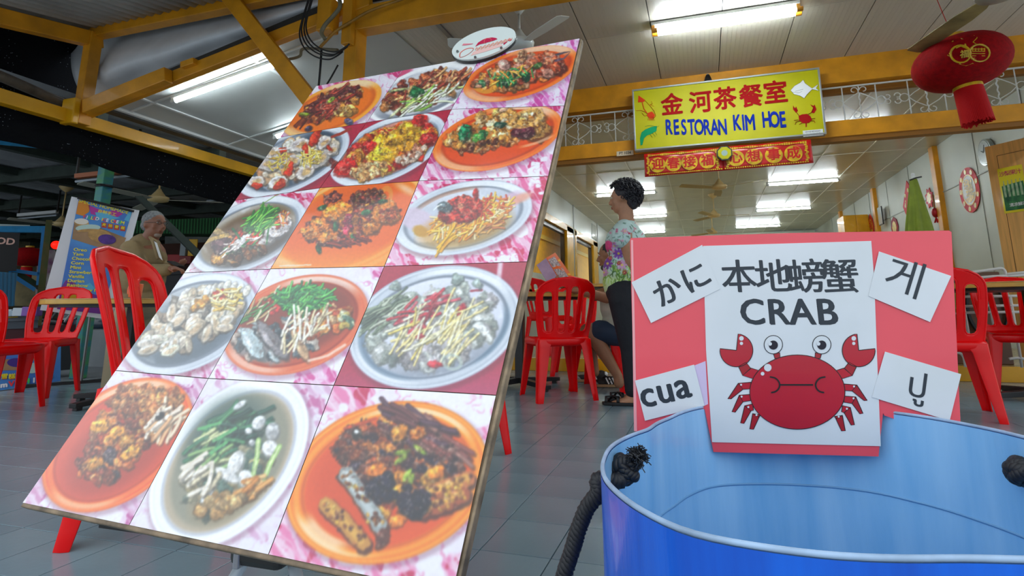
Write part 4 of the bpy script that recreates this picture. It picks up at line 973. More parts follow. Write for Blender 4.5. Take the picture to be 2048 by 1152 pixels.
# translucent bags heaped on the centre table
M_BAG = mat('milky_plastic_bag', 'D4D2C0', .35, var=.15, vscale=10, bump=.6, bscale=14, coat=.2)
def bagm(c, r, sx, sz, seed, m, name, label):
    rr = np.random.default_rng(seed); ph = rr.random(12) * 6
    def fb(u, v):
        a = 2 * PI * u; e = PI * v - PI / 2; w = 1 + .16 * math.sin(5 * a + ph[0] + 3 * v) * math.cos(e) + .10 * math.sin(9 * a + ph[1] - 6 * v) + .06 * math.sin(17 * a + 11 * v + ph[2])
        return Vector(c) + Vector((r * sx * w * math.cos(e) * math.cos(a), r * w * math.cos(e) * math.sin(a), max(0.002, r * sz * (.9 + w * math.sin(e) * .9))))
    o = MB().grid(fb, 48, 20).build(name, m, None, smooth=True); prop(o, label, 'bag'); return o
bagm((-1.62, 4.20, .768), .12, 1.0, .75, 3, M_BAG, 'plastic_bag', 'crumpled milky plastic bag on the table left of the open menu')
bagm((-1.77, 4.28, .768), .10, 1.8, .22, 4, mat('grey_green_cloth', 'A8AC98', .6, var=.2), 'folded_cloth', 'flat grey green cloth lying at the menu board end of the table')
# ------------------------------------------------------------------ big menu board leaning back on an easel
_lat = RNG.random((64, 64, 8)).astype('f4')
def vnoise(x, y, s, k=0):                                 # smooth value noise, s = cell size
    x = x / s + 31.7 * k; y = y / s + 17.3 * k; xi = np.floor(x).astype(int); yi = np.floor(y).astype(int); fx = x - xi; fy = y - yi
    fx = fx * fx * (3 - 2 * fx); fy = fy * fy * (3 - 2 * fy); L = _lat[:, :, k % 8]
    a = L[xi & 63, yi & 63]; b = L[(xi + 1) & 63, yi & 63]; c = L[xi & 63, (yi + 1) & 63]; d = L[(xi + 1) & 63, (yi + 1) & 63]
    return (a * (1 - fx) + b * fx) * (1 - fy) + (c * (1 - fx) + d * fx) * fy
def fbm(x, y, s, k=0, o=3): return sum(vnoise(x, y, s / 2 ** i, k + i) / 2 ** i for i in range(o)) / sum(1 / 2 ** i for i in range(o))
def sm(e0, e1, x): t = np.clip((x - e0) / (e1 - e0 + 1e-9), 0, 1); return t * t * (3 - 2 * t)
class Paint:
    def __init__(s, X, Y, seed):
        s.X, s.Y = X, Y; s.C = np.ones((len(X), 3), 'f4'); s.r = np.random.default_rng(seed); s.clip = None
        s.wx = (fbm(X, Y, 10, 1) - .5) * 12 + (fbm(X, Y, 3.2, 5, 2) - .5) * 2.6; s.wy = (fbm(X, Y, 10, 4) - .5) * 12 + (fbm(X, Y, 3.2, 6, 2) - .5) * 2.6; s.F = np.zeros(len(X), 'f4'); s.gr = fbm(X, Y, 3.2, 2, 2)
    def put(s, mask, col, idx=None):
        if s.clip is not None: mask = mask * (s.clip if idx is None else s.clip[idx])
        col = np.array(rgb(col), 'f4') if not isinstance(col, np.ndarray) else col; mask = mask[:, None]
        if idx is None: s.C = s.C * (1 - mask) + col * mask
        else: s.C[idx] = s.C[idx] * (1 - mask) + col * mask
    def loc(s, cx, cy, R): return np.nonzero((np.abs(s.X - cx) < R) & (np.abs(s.Y - cy) < R))[0]
    def ed(s, cx, cy, rx, ry, a, idx=None, w=0.0):        # signed pixel-ish distance to ellipse (<0 inside)
        X = s.X if idx is None else s.X[idx]; Y = s.Y if idx is None else s.Y[idx]
        if w: X = X + w * (s.wx if idx is None else s.wx[idx]); Y = Y + w * (s.wy if idx is None else s.wy[idx])
        c, n = math.cos(a), math.sin(a); u = ((X - cx) * c + (Y - cy) * n) / rx; v = (-(X - cx) * n + (Y - cy) * c) / ry
        return (np.sqrt(u * u + v * v) - 1) * min(rx, ry), u, v
    def ell(s, cx, cy, rx, ry, a, col, soft=1.0, al=1.0, w=0.0):
        i = s.loc(cx, cy, max(rx, ry) + 8 + 6 * w); 
        if len(i) == 0: return
        d, u, v = s.ed(cx, cy, rx, ry, a, i, w); s.put(al * sm(soft, -soft, d), col, i)
    def ring(s, cx, cy, rx, ry, a, wd, col, al=1.0, soft=1.5, arc=None):
        d, u, v = s.ed(cx, cy, rx, ry, a); m = sm(wd / 2 + soft, wd / 2, np.abs(d)) * al
        if arc is not None: t = np.arctan2(v, u); m = m * sm(arc[1], arc[1] * .4, np.abs((t - arc[0] + PI) % (2 * PI) - PI))
        s.put(m, col)
    def line(s, pts, w, col, al=1.0, soft=.8, taper=False):
        pts = [np.array(p, float) for p in pts]; P = np.array(pts); c = P.mean(0); i = s.loc(c[0], c[1], np.abs(P - c).max() + w + 4)
        if len(i) == 0: return
        best = np.full(len(i), 1e9); wq = .55 if w > 12 else .12; Xi, Yi = s.X[i] + s.wx[i] * wq, s.Y[i] + s.wy[i] * wq
        for n, (a, b) in enumerate(zip(pts, pts[1:])):
            d = b - a; t = np.clip(((Xi - a[0]) * d[0] + (Yi - a[1]) * d[1]) / max(d @ d, 1e-6), 0, 1)
            q = np.hypot(Xi - a[0] - t * d[0], Yi - a[1] - t * d[1])
            if taper: q = q + w * .45 * (n + t) / (len(pts) - 1)
            best = np.minimum(best, q)
        s.put(al * sm(w / 2 + soft, w / 2 - soft * .4, best), col, i)
    def piece(s, x, y, rx, ry, a, col, w=.5, dark=.42, hi=1.0):
        col = np.array(rgb(col)) * (.82 + .42 * s.r.random()); col = np.clip(col, 0, 1); ii = s.loc(x, y, max(rx, ry) * 1.4 + 3); s.F[ii] = np.maximum(s.F[ii], sm(3, -1, s.ed(x, y, rx, ry, a, ii, w)[0]))
        s.ell(x + .10 * ry, y + .22 * ry, rx * 1.12, ry * 1.18, a, tuple(col * dark), 2.0, .75, w)
        s.ell(x, y, rx, ry, a, tuple(col), 1.2, 1, w)
        s.ell(x + rx * .25, y + ry * .35, rx * .62, ry * .55, a, tuple(col * .72), 3, .6, w)
        if hi: s.ell(x - rx * .25, y - ry * .3, rx * .42, ry * .36, a, tuple(np.minimum(1, col * 1.25 + .16)), 2, .7 * hi, w)
    def inell(s, cx, cy, rx, ry, a):
        r = math.sqrt(s.r.random()); t = s.r.random() * 2 * PI; u, v = r * rx * math.cos(t), r * ry * math.sin(t)
        return cx + u * math.cos(a) - v * math.sin(a), cy + u * math.sin(a) + v * math.cos(a)
    def pile(s, cx, cy, rx, ry, a, n, size, pal, w=.7, asp=.6, hi=1.0, dark=.42):
        P = sorted([s.inell(cx, cy, rx, ry, a) for _ in range(n)], key=lambda p: p[1])
        for x, y in P:
            k = pal[s.r.integers(len(pal))]; z = size * (.6 + .8 * s.r.random()); s.piece(x, y, z, z * (asp + .3 * s.r.random()), s.r.random() * PI, k, w, dark, hi * (s.r.random() < .7))
    def strands(s, cx, cy, rx, ry, a, n, L, w, pal, dirn=None, spread=PI, curl=.3, shade=True):
        for _ in range(n):
            x, y = s.inell(cx, cy, rx, ry, a); t = (dirn if dirn is not None else 0) + (s.r.random() - .5) * 2 * spread; l = L * (.6 + .7 * s.r.random()); c = (s.r.random() - .5) * 2 * curl
            p = [(x + math.cos(t + c * q) * l * (q - .5), y + math.sin(t + c * q) * l * (q - .5)) for q in (0, .25, .5, .75, 1)]
            k = np.array(rgb(pal[s.r.integers(len(pal))]))
            if shade: s.line([(q[0] + w * .35, q[1] + w * .5) for q in p], w * 1.1, tuple(k * .45), .55)
            s.line(p, w, tuple(k)); s.line(p, w * .3, tuple(np.minimum(1, k * 1.15 + .15)), .6)
    def fine(s, amt): s.C = np.clip(s.C * (1 + amt * (s.gr[:, None] - .5) * 2), 0, 1)
    def floral(s, base='F3F0F6', p1='E478B0', p2='D02E72', amt=.4, scale=1.0, lean=-.5):
        s.C[:] = rgb(base); X, Y = s.X, s.Y
        s.put(.35 * sm(.4, .7, fbm(X, Y, 30 * scale, 5)), 'E7D6EA')
        q = fbm(X, Y, 34 * scale, 6); band = np.sin((X * math.cos(lean) + Y * math.sin(lean)) / (3.4 * scale) + 9 * fbm(X, Y, 24 * scale, 7))
        m = sm(.62 - .2 * amt, .66 - .2 * amt, q); s.put(m * (.35 + .6 * sm(-.2, .5, band)), p1)
        q2 = fbm(X + 99, Y, 22 * scale, 3); s.put(sm(.68 - .12 * amt, .71 - .12 * amt, q2) * m, p2)
        rd = np.abs(fbm(X, Y + 50, 20 * scale, 0) - .5); s.put(.75 * sm(.022, .008, rd) * sm(.45, .55, q2 + .08), p1)
        band2 = np.sin(X / (2.6 * scale) - Y / (4 * scale) + 7 * fbm(X, Y, 30 * scale, 2)); s.put(.5 * m * sm(.75, .95, band2), 'FBF4FA')
    def plate(s, kind, cx, cy, rx, ry, a, inner=None):
        if kind == 'orange': rim, mid, dk, inn, hl = 'F24C04', 'F88024', 'BC3400', 'EA4C04', 'FFD9B8'
        if kind == 'amber': rim, mid, dk, inn, hl = 'F67C00', 'FFAA30', 'D45400', 'F47400', 'FFE6BC'
        if kind == 'rust': rim, mid, dk, inn, hl = 'E0582C', 'E87848', '9A2A14', 'C04828', 'FFE6DC'
        if kind == 'steel': rim, mid, dk, inn, hl = 'B4BECC', 'DDE4EE', '6E7888', 'C6CCDA', 'F8FBFF'
        if kind == 'white': rim, mid, dk, inn, hl = 'EDF0F4', 'FFFFFF', 'B8BCC8', 'E4E6EC', 'FFFFFF'
        s.ell(cx + 2, cy + 6, rx * 1.03, ry * 1.04, a, '8A5070' if kind != 'steel' else '70283C', 5, .45)
        s.ell(cx, cy, rx, ry, a, rim, 1.2)
        s.ring(cx, cy, rx * .975, ry * .96, a, 2.2, mid, .9); s.ring(cx, cy, rx * .90, ry * .88, a, 5, mid, .55, 3)
        s.ring(cx, cy, rx * .84, ry * .81, a, 2.5, dk, .8, 2.5); s.ell(cx, cy, rx * .82, ry * .79, a, inn if inner is None else inner, 2.5)
        s.ring(cx, cy, rx * .92, ry * .90, a, 6, hl, .85, 3, (-.9, .9)); s.ring(cx, cy, rx * .92, ry * .90, a, 5, hl, .6, 3, (2.6, .8))
        if kind == 'steel':
            d, u, v = s.ed(cx, cy, rx * .82, ry * .79, a); ins = sm(1, -2, d)
            s.put(ins * .55 * sm(.1, 1.0, v), '5C6878'); s.put(ins * .5 * sm(.55, 1, -v), 'F4F6FC'); s.put(.5 * ins * sm(.62, .8, fbm(s.X, s.Y, 26, 3)), 'EEF2FA')
BROWN = ['7A2E12', '9A4A1A', 'B86A24', '5E2010', 'C88438']
def art(k, p):
    r = p.r
    if k == 0:
        p.floral(amt=.5, scale=.8); p.plate('amber', 664, 218, 104, 43, -.40)
        for t in np.linspace(0, 1, 15): p.line([(590 + 8 * t * 10 * .2 + 60 * t, 252 - 20 * t), (625 + 90 * t, 222 - 36 * t)], 6, ('6A2010', 'A85424', '8A3418')[int(t * 15) % 3], .9)
        p.pile(666, 208, 62, 22, -.38, 90, 7, BROWN + ['D08A3C', '8C2018']); p.strands(672, 205, 60, 22, -.38, 26, 34, 4.5, ['8A2014', 'A03420', '5A1812'], -.5, .5)
        p.pile(692, 222, 22, 8, -.3, 14, 7, ['D89A48', 'E0A850', 'C07C30']); p.line([(592, 255), (602, 240), (612, 226)], 3, '7A3418'); p.line([(600, 258), (614, 240), (630, 226)], 3, '5A2414')
        p.piece(662, 200, 8, 3.5, -.7, '9CC030', .1); p.piece(609, 228, 10, 3, .05, 'A6BE20', .1); p.piece(697, 243, 8, 6, .2, '4A4A6E', .2); p.piece(702, 180, 9, 4, .6, '4E1C20', .2); p.piece(617, 257, 7, 5, -.3, '4A3A54', .2)
    elif k == 1:
        p.floral(amt=.1, base='F3F2F6'); p.ell(800, 146, 26, 8, -.35, 'D8507A', 2); p.plate('white', 846, 185, 116, 47, -.37, 'D8D8DC'); p.ring(846, 186, 98, 38, -.37, 4, '707684', .8, 3, (1.9, 1.6))
        p.pile(848, 180, 88, 27, -.36, 150, 8, ['A8542C', 'C87A3C', '7E2E1C', '5A2018', 'D89858', '9A3A24']); p.strands(870, 170, 70, 20, -.36, 34, 34, 3.4, ['8E3020', 'B05A34', 'D49A60'], -.7, .5)
        p.strands(858, 196, 52, 18, -.4, 34, 38, 2.8, ['C6D878', 'E4ECC0', '7AA83C', 'F0F4E0'], -.5, .45); p.pile(838, 186, 12, 8, 0, 9, 6, ['2E8A44', '1E6A34']); p.piece(798, 180, 18, 2.2, -.15, 'D0E08C', .1); p.piece(792, 224, 14, 2.2, -.7, 'D8E4A8', .1)
    elif k == 2:
        p.floral(amt=.6, base='F2EAF6', p1='E070C0', p2='D048A0', scale=.8); p.plate('orange', 1042, 148, 118, 46, -.30)
        p.pile(1040, 146, 86, 25, -.28, 140, 8, ['C87030', 'D88A3C', 'A84A1E', 'E0A058', '8E2C18', 'D8A078']); p.pile(1075, 136, 48, 20, -.3, 40, 11, ['C0502C', 'D87048', 'A03C24', 'D89078'])
        p.ring(970, 172, 18, 12, .1, 7, 'E0962C', .9); p.pile(962, 166, 14, 9, 0, 12, 6, ['B8643C', 'C88A6C', '2E7040']); p.pile(1026, 158, 36, 10, -.2, 26, 6, ['1E5A34', '184A2C', '2E7A3C'])
        p.strands(1020, 150, 50, 16, -.2, 26, 18, 2.6, ['E8A83C', 'D88830', '3E8A44'], 0, PI); p.line([(1114, 110), (1128, 106), (1141, 104)], 5, '5A4A54', taper=True); p.line([(1112, 122), (1128, 118), (1140, 106)], 5, '6A5060', taper=True)
        p.piece(1075, 132, 10, 5, -.5, '4E7A34', .2); p.piece(1044, 112, 9, 12, .3, 'E0A070', .2); p.piece(1008, 130, 12, 10, .5, 'D8A090', .2)
    elif k == 3:
        p.C[:] = rgb('B8203C'); p.fine(.06); p.plate('steel', 586, 322, 122, 56, -.46, '3A4A5C')
        p.pile(590, 320, 92, 36, -.46, 100, 9, ['E8D8C0', 'D8B890', 'F0E6D8', 'C8A078', 'B88058']); 
        for x, y, a, z in ((545, 305, -.2, 20), (600, 290, -.3, 22), (535, 330, .2, 22), (585, 322, -.4, 20), (640, 318, -.7, 24), (512, 362, -.2, 18), (556, 365, -.3, 20), (648, 285, -.8, 16), (610, 345, -.5, 20), (665, 300, -.8, 13)):
            p.piece(x, y, z, z * .55, a, 'E6DCD4', .5); p.ell(x - 1, y - 1, z * .66, z * .34, a, 'B8A8A8', 1.5, .7, .4); p.ell(x + 2, y, z * .5, z * .26, a, 'D8B070', 2, .9, .6)
        for x, y, a, z in ((578, 338, 1.9, 15), (628, 278, 2.2, 16), (636, 262, 1.6, 11), (514, 372, .1, 11), (560, 369, -.5, 14), (566, 300, .1, 8), (612, 300, 1.4, 12), (660, 296, .8, 7)): p.piece(x, y, z, z * .5, a, 'E0300C', .8)
        p.strands(620, 315, 22, 16, -.3, 46, 16, 1.8, ['E8C84C', 'D8A830', 'F0DC84'], 0, PI); p.strands(560, 325, 24, 14, -.3, 24, 15, 1.6, ['E8C84C', 'C89830'], 0, PI); p.line([(598, 288), (575, 298), (550, 301)], 2, 'F4F0F0')
        p.line([(700, 258), (680, 268), (664, 274)], 5, 'A03424'); p.pile(668, 330, 10, 12, 0, 6, 6, ['7A1A10', '5A1010'])
    elif k == 4:
        p.C[:] = rgb('B8203C'); p.fine(.06); p.plate('steel', 776, 300, 124, 58, -.43, 'C8441C')
        p.pile(778, 300, 92, 40, -.42, 170, 10, ['E07818', 'D84A14', 'C42A14', 'F0A030', 'E88C28', 'B81C18', 'F0B450']); p.pile(800, 285, 60, 18, -.4, 14, 16, ['F4B020', 'F0A418', 'E89820'], dark=.7)
        for x, y, z in ((790, 277, 22), (822, 256, 18), (712, 330, 10), (820, 272, 12)): p.piece(x, y, z, z * .6, -.2, 'F2AE1C', .9, .65)
        for x, y, z in ((690, 335, 22), (738, 291, 14), (856, 278, 18), (840, 240, 16), (800, 325, 14)): p.piece(x, y, z, z * .7, -.3, 'C8201A', .7, .7)
        p.pile(735, 342, 40, 12, -.3, 40, 6, ['E8B070', 'D89858', 'F0C890']); p.pile(822, 310, 30, 12, -.6, 20, 6, ['D8B8A0', 'C07858', 'E0C8B0'])
    elif k == 5:
        p.floral(amt=.6, scale=.9); p.plate('orange', 995, 276, 132, 60, -.27)
        for x, y, a, z in ((1000, 232, -.4, 26), (1058, 238, -.3, 32), (1072, 262, -.2, 28), (920, 275, -.3, 24), (1000, 275, -.2, 26), (960, 240, -1.1, 16), (950, 290, 0, 20), (905, 285, .2, 18)): p.piece(x, y, z, z * .62, a, 'D89848', 1.1)
        p.pile(990, 262, 100, 30, -.22, 150, 7, ['D8A058', 'C88838', 'E8C088', 'B87028', 'F0D8A8', 'A86820'], w=1); p.piece(1046, 265, 22, 12, -.1, '4A1420', .5); p.ring(1052, 238, 30, 15, -.3, 5, 'E8B060', .8)
        p.piece(930, 265, 11, 17, .4, '127A48', .5, .5); p.pile(962, 272, 18, 6, -.4, 10, 7, ['3E8A3C', '5AA03C', '1E6A38']); p.piece(1000, 250, 12, 5, -.1, '1E4A38', .5); p.piece(1010, 213, 16, 6, -.8, 'E8B490', .3)
        p.ring(1060, 270, 60, 20, -.3, 3, 'FFD0B0', .6, 2, (1.4, .8)); p.pile(980, 292, 70, 10, -.2, 30, 5, ['7A3A18', '5A2410', 'B86A30'])
    elif k == 6:
        p.floral(amt=.6, p1='E04880', p2='D02050', scale=.9); p.plate('steel', 496, 470, 124, 64, -.44, '8A7A60'); p.ell(500, 470, 92, 42, -.42, '6A4A28', 6, .8); p.ell(515, 500, 80, 20, -.42, '4A3C34', 8, .6)
        p.pile(462, 495, 45, 25, -.4, 40, 11, ['7A4A20', '94602C', '5A3A24', 'A8702C'], w=.8); p.piece(445, 490, 20, 16, .3, '5A3438', .8)
        p.piece(512, 478, 50, 17, -.35, 'ECE4E2', .6); p.piece(560, 455, 26, 14, -.6, 'F0E8E8', .4); p.piece(425, 460, 30, 6, .3, 'C8A468', .5); p.line([(402, 488), (425, 478), (455, 470)], 7, 'C8A050'); p.line([(430, 524), (445, 512), (457, 504)], 6, 'D89830')
        for x, y, z in ((505, 480, 16), (520, 468, 12), (565, 432, 12), (555, 445, 10), (478, 468, 9)): p.piece(x, y, z, z * .55, -1.0, 'D02A10', .9)
        p.strands(560, 440, 18, 12, -.4, 26, 16, 2, ['F0A030', 'E05A20', 'F4D8C0'], 0, PI); p.strands(522, 440, 22, 20, -.7, 90, 34, 2.4, ['3E9A30', '2A7A24', '66BC3C', '8ED04C', '1E6420'], -.75, .55); p.strands(480, 490, 40, 12, -.4, 16, 20, 2.4, ['E06038', 'F0D8CC', '2E6A34'], -.5, .5)
        p.line([(538, 455), (536, 470), (534, 488)], 2.4, '3A7A44'); p.line([(466, 458), (474, 468), (480, 478)], 4, '2E6A3C'); p.line([(520, 412), (545, 395), (575, 378)], .9, '7AA040')
        p.pile(500, 505, 40, 7, -.2, 18, 7, ['5A3018', '7A4820', '3A3A28'])
    elif k == 7:
        X, Y = p.X, p.Y; p.C[:] = rgb('F67E00'); d, u, v = p.ed(702, 446, 150, 78, -.42)
        for q, w_, c, al in ((4, 5, 'FFC878', .8), (14, 7, 'FFD9A0', .7), (27, 9, 'F8A848', .8), (40, 8, 'FFE6C8', .5), (58, 12, 'F8B870', .7)): p.put(al * sm(w_, w_ * .3, np.abs(d - q)) * (.5 + .5 * sm(-.6, .8, -v + .3 * u)), c)
        p.put(sm(2, -10, d) * .8, 'EE5E00'); p.put(sm(0, -40, d) * .5 * sm(0, -1, v), 'D85606'); p.put(sm(480, 540, Y) * .5, 'FFA83C'); p.ell(812, 378, 20, 7, .5, 'FFE8D0', 7, .7); p.ell(568, 527, 34, 9, .3, 'F8C890', 6, .7)
        RB = ['7A2410', 'A03C14', 'C86418', 'E08A24', '5A1A10', '8A2A14']
        p.pile(700, 440, 96, 34, -.32, 190, 7, RB, w=1)
        for x, y, z in ((668, 424, 22), (640, 450, 18), (625, 470, 16), (655, 474, 20), (770, 430, 26), (742, 455, 20), (775, 408, 14), (705, 440, 14), (690, 412, 14), (612, 462, 14)): p.piece(x, y, z, z * .62, -.3 + .3 * r.random(), 'E07A18', 1.2)
        p.ring(772, 392, 10, 15, .2, 6, 'E88A2C', .9); p.pile(735, 395, 34, 15, -.2, 90, 3.6, ['5A1A18', '8A3420', 'B05A30', '4A1410', '6A4A20']); p.pile(665, 395, 24, 8, -.2, 40, 3.5, ['5A1A18', 'A0482C']); p.pile(780, 428, 22, 12, -.2, 40, 4, ['B84A20', '8A2A18', 'D87030'])
        for x, y, a in ((645, 415, -.5), (671, 453, 1.6), (765, 403, -.3), (706, 478, 1.4), (733, 425, -.3), (638, 498, 1.3)): p.piece(x, y, 9, 4.5, a, '1E5A2C', .3)
        p.pile(695, 450, 6, 18, .2, 16, 5, ['B81838', 'D02848', '8A1030']); p.strands(690, 485, 45, 8, -.2, 18, 26, 4, ['6A1A10', '4A1410', '8A2A14'], .1, .5)
        p.line([(560, 532), (622, 530)], 2.2, 'F8E8D8', .8)
    elif k == 8:
        p.floral(amt=.75, p1='E85A98', p2='D01E58', scale=1.1); p.plate('steel', 927, 436, 140, 70, -.24); p.ring(927, 437, 117, 56, -.24, 4, 'A86C4C', .6, 3, (-1.8, .8))
        p.ell(835, 440, 36, 22, .3, 'D8C4D8', 4, .9, .4); p.ell(1015, 405, 34, 14, -.5, 'D8B4CC', 4, .9, .4); p.ell(1040, 398, 26, 8, -.4, 'E8A088', 4, .9); p.ell(860, 474, 28, 9, -.3, 'ECE6F0', 2, .9, .5); p.ell(842, 463, 16, 11, .4, 'C89018', 3, .9, .4)
        p.ell(930, 455, 95, 38, -.25, 'C88C28', 8, .6); p.strands(940, 440, 80, 32, -.25, 190, 26, 2.6, ['F0A420', 'E8901C', 'F8C84C', 'D87818', 'F4DCA0'], -.7, 1.0); p.strands(990, 415, 36, 22, -.2, 60, 18, 2.4, ['F0B838', 'F8E0A0', 'E07030', 'C83818'], -.5, 1.2)
        p.pile(925, 420, 42, 22, -.2, 50, 9, ['C01C14', 'A81210', 'D83018', '8A1410'], w=.8); p.piece(932, 410, 18, 16, .2, 'C8241C', .5, .6); p.ring(935, 412, 16, 16, 0, 4, 'E86048', .8); p.ell(922, 413, 7, 6, 0, 'F0A878', 2, .8); p.piece(952, 388, 5, 10, .2, 'D02420', .4)
        p.piece(890, 415, 14, 10, .2, '4E5E64', .5); p.line([(868, 421), (876, 413), (884, 410)], 1.6, 'F0F8F8'); p.strands(892, 482, 14, 8, -.9, 10, 44, 3, ['F4B020', 'E89A20'], -.9, .15); p.strands(985, 450, 34, 14, -.4, 18, 20, 3, ['B86A3C', 'D89A50'], -.5, .5)
    elif k == 9:
        p.floral(amt=.5, base='ECE8F2', p1='E0A0C8', p2='CC5A94'); p.plate('steel', 378, 648, 145, 88, -.47, '7A8894'); p.ell(372, 660, 105, 58, -.47, '4A5A66', 10, .7)
        p.pile(385, 640, 105, 50, -.47, 60, 11, ['6A6258', '8A7A68', '4A5258', 'A89078'])
        pts = [p.inell(383, 640, 108, 52, -.47) for _ in range(56)]; pts.sort(key=lambda q: q[1])
        for x, y in pts:
            a = -.75 + .5 * r.standard_normal(); z = 13 + 5 * r.random()
            p.piece(x, y, z * 1.15, z * .52, a, ('E8DCC8', 'F0E8DC', 'DCC8AC', 'E4D4C0')[r.integers(4)], .3, .4); p.ell(x + 1, y + 1, z * .8, z * .28, a, ('D0B490', 'C8A880', 'BFB0A0')[r.integers(3)], 1.5, .7, .3)
        for x in range(7): p.piece(415 + 13 * x, 572 + 3 * abs(x - 3), 12, 6, -1.1, 'EAE4D8', .1)
        p.pile(440, 592, 16, 10, 0, 18, 6, ['C03024', 'A82018', 'D85A3C']); p.strands(455, 600, 28, 20, -.5, 40, 20, 3.4, ['E8C468', 'D8A848', 'F0DCA0'], -.4, 1.2); p.pile(400, 610, 22, 10, -.5, 10, 8, ['E0A048', 'D89038'])
    elif k == 10:
        p.floral(amt=.4, scale=1.3, p1='E88CC4', p2='D8509C'); p.plate('rust', 592, 650, 150, 92, -.36); p.ell(592, 642, 122, 66, -.36, '7A2818', 10, .8)
        p.ell(520, 695, 60, 30, .3, '8A9AA0', 8, .8, .8); p.pile(560, 675, 90, 38, -.1, 70, 11, ['6A7C84', '4A5C66', '9AA8AC', '3A4A54', 'B8A89C'], w=1, asp=.4); p.pile(640, 640, 60, 30, -.3, 70, 8, ['C86024', 'D88838', '9A3418', 'E8B078', 'B84A20'])
        p.piece(545, 680, 46, 14, .9, '8A8488', .5); p.piece(505, 688, 36, 16, 1.0, 'A8B8BC', .7); p.piece(600, 690, 34, 10, 1.1, 'E0B488', .4)
        p.strands(592, 590, 60, 18, -.1, 40, 22, 3, ['E8D8B0', 'C89048', 'A83A1C', 'E07038'], -.5, 1); p.pile(600, 600, 50, 22, 0, 40, 8, ['2E8A3C', '1E6A34', '4AA044']); p.strands(605, 598, 56, 24, -.1, 150, 26, 3, ['2E9A48', '1E7A3C', '58B850', '14602E', '3EA83C'], -.3, 1.1)
        p.strands(610, 650, 60, 26, -.6, 26, 40, 4, ['F0E0C4', 'E8D0A0', 'F4ECDC'], -1.2, .8); p.pile(545, 618, 10, 8, 0, 7, 6, ['C8201C']); p.strands(520, 620, 40, 22, -.7, 24, 26, 3, ['D8D0A8', '3E7A34', 'B89868'], -.7, .4); p.pile(694, 640, 14, 14, 0, 12, 7, ['4A6A58', 'E8C860', 'C8D0A8'])
        p.line([(690, 690), (655, 712), (618, 722)], 4, 'FFE4D4', .8, 2)
    elif k == 11:
        p.C[:] = rgb('B02040'); p.fine(.05); p.put(sm(700, 800, p.Y) * .4, 'C86AA0'); p.plate('steel', 870, 655, 176, 118, -.30, 'D8DCEA'); p.ring(870, 655, 150, 98, -.3, 6, '6E88A0', .7, 4, (3.0, 1.2)); p.ring(870, 658, 148, 95, -.3, 5, '5A7890', .7, 4, (.6, .8))
        p.pile(865, 655, 130, 72, -.25, 120, 17, ['A8B0A8', 'C0C4C0', '98A098', 'D0D4D0', '8A9490', 'B8B4B8'], w=1.2, asp=.42, dark=.65)
        p.strands(770, 625, 55, 24, -.6, 70, 40, 3, ['6A7A64', '8A9880', 'B4BCA8', '4E5E50'], -.6, .35); p.pile(880, 680, 90, 40, -.2, 50, 12, ['D0CCD0', 'C0B8C0', 'E0DCE0', 'A8A4A4'], asp=.4, dark=.7)
        p.strands(850, 620, 60, 26, -.4, 26, 34, 4, ['B82838', '8A2030', 'C84858'], -.6, .5); p.pile(835, 660, 14, 18, .6, 10, 8, ['B83040', 'C85A60']); p.piece(922, 620, 7, 14, .5, '9A1C2C', .3); p.piece(870, 728, 14, 6, .1, 'C02C38', .6); p.line([(943, 583), (964, 581)], 4, 'A84858')
        p.strands(870, 655, 90, 52, -.4, 46, 56, 3.2, ['F0E4AC', 'E8D088', 'F4ECC8', 'E0C060'], -.8, .55, .15); p.strands(915, 670, 30, 30, -.9, 14, 70, 3.4, ['F0D890', 'F8ECB8'], -1.0, .3, .1); p.ring(905, 725, 18, 14, .2, 4, 'B8C8C0', .7)
        for x, y, q in ((915, 558, 12), (955, 568, 10), (790, 570, 10)): p.piece(x, y, q, q * .9, .4, '8A9A94', .9)
        p.put(.8 * sm(8, 2, np.abs(p.X - 1000 - (p.Y - 540) * -.1)) * sm(575, 545, p.Y), 'F4F4FA')
    elif k == 12:
        p.floral(amt=.5, p1='D088B8', p2='B84090', scale=1.1); p.plate('orange', 235, 890, 172, 106, -.66, 'D8401C'); p.ell(235, 900, 120, 66, -.66, 'A82C18', 14, .7)
        p.pile(262, 838, 88, 50, -.5, 110, 13, ['A85424', 'C0702C', '8A3A1C', 'D89040', 'B86A3C'], w=1.2); p.pile(225, 905, 80, 42, -.7, 70, 12, ['B8561C', '8A3418', 'D88038', '6A2414', '3A2A34']); p.pile(290, 800, 70, 26, 0, 50, 10, ['B87038', 'C88448', '984C20'], w=1.2)
        for x, y in ((232, 865), (255, 880), (200, 850), (262, 905), (190, 925)): p.piece(x, y, 18, 11, -.5, 'E09030', 1.2)
        p.strands(325, 840, 18, 34, -.9, 16, 60, 6, ['F0D8C0', 'E8C8A8', 'E0A070'], -1.0, .35); p.piece(320, 832, 10, 6, -.6, '1E1C1E', .2); p.ell(316, 829, 4, 2.5, -.6, 'F0F0F0', 1)
    elif k == 13:
        p.floral(amt=.25, base='ECE8F2', p1='D8A8CC', p2='C868A0', scale=1.3); p.plate('white', 458, 926, 200, 122, -.86, 'B8A890'); p.ell(460, 922, 152, 92, -.90, '8A8A78', 6, .9); p.ell(452, 880, 100, 66, -.9, '3E5A54', 22, .85); p.ell(440, 1000, 60, 40, -.5, 'A88A60', 18, .7)
        p.pile(455, 930, 120, 66, -.9, 60, 14, ['6A7868', '8A8468', '4A6458', 'A89868'], w=1.3, dark=.6); p.strands(470, 850, 60, 30, -.4, 40, 60, 7, ['1E4A3C', '2E6A48', '3A7A4C', '16382E'], -.45, .5); p.strands(420, 905, 40, 40, -.8, 26, 50, 6, ['2E6A48', '7AA060', 'C0C890'], -.8, .5)
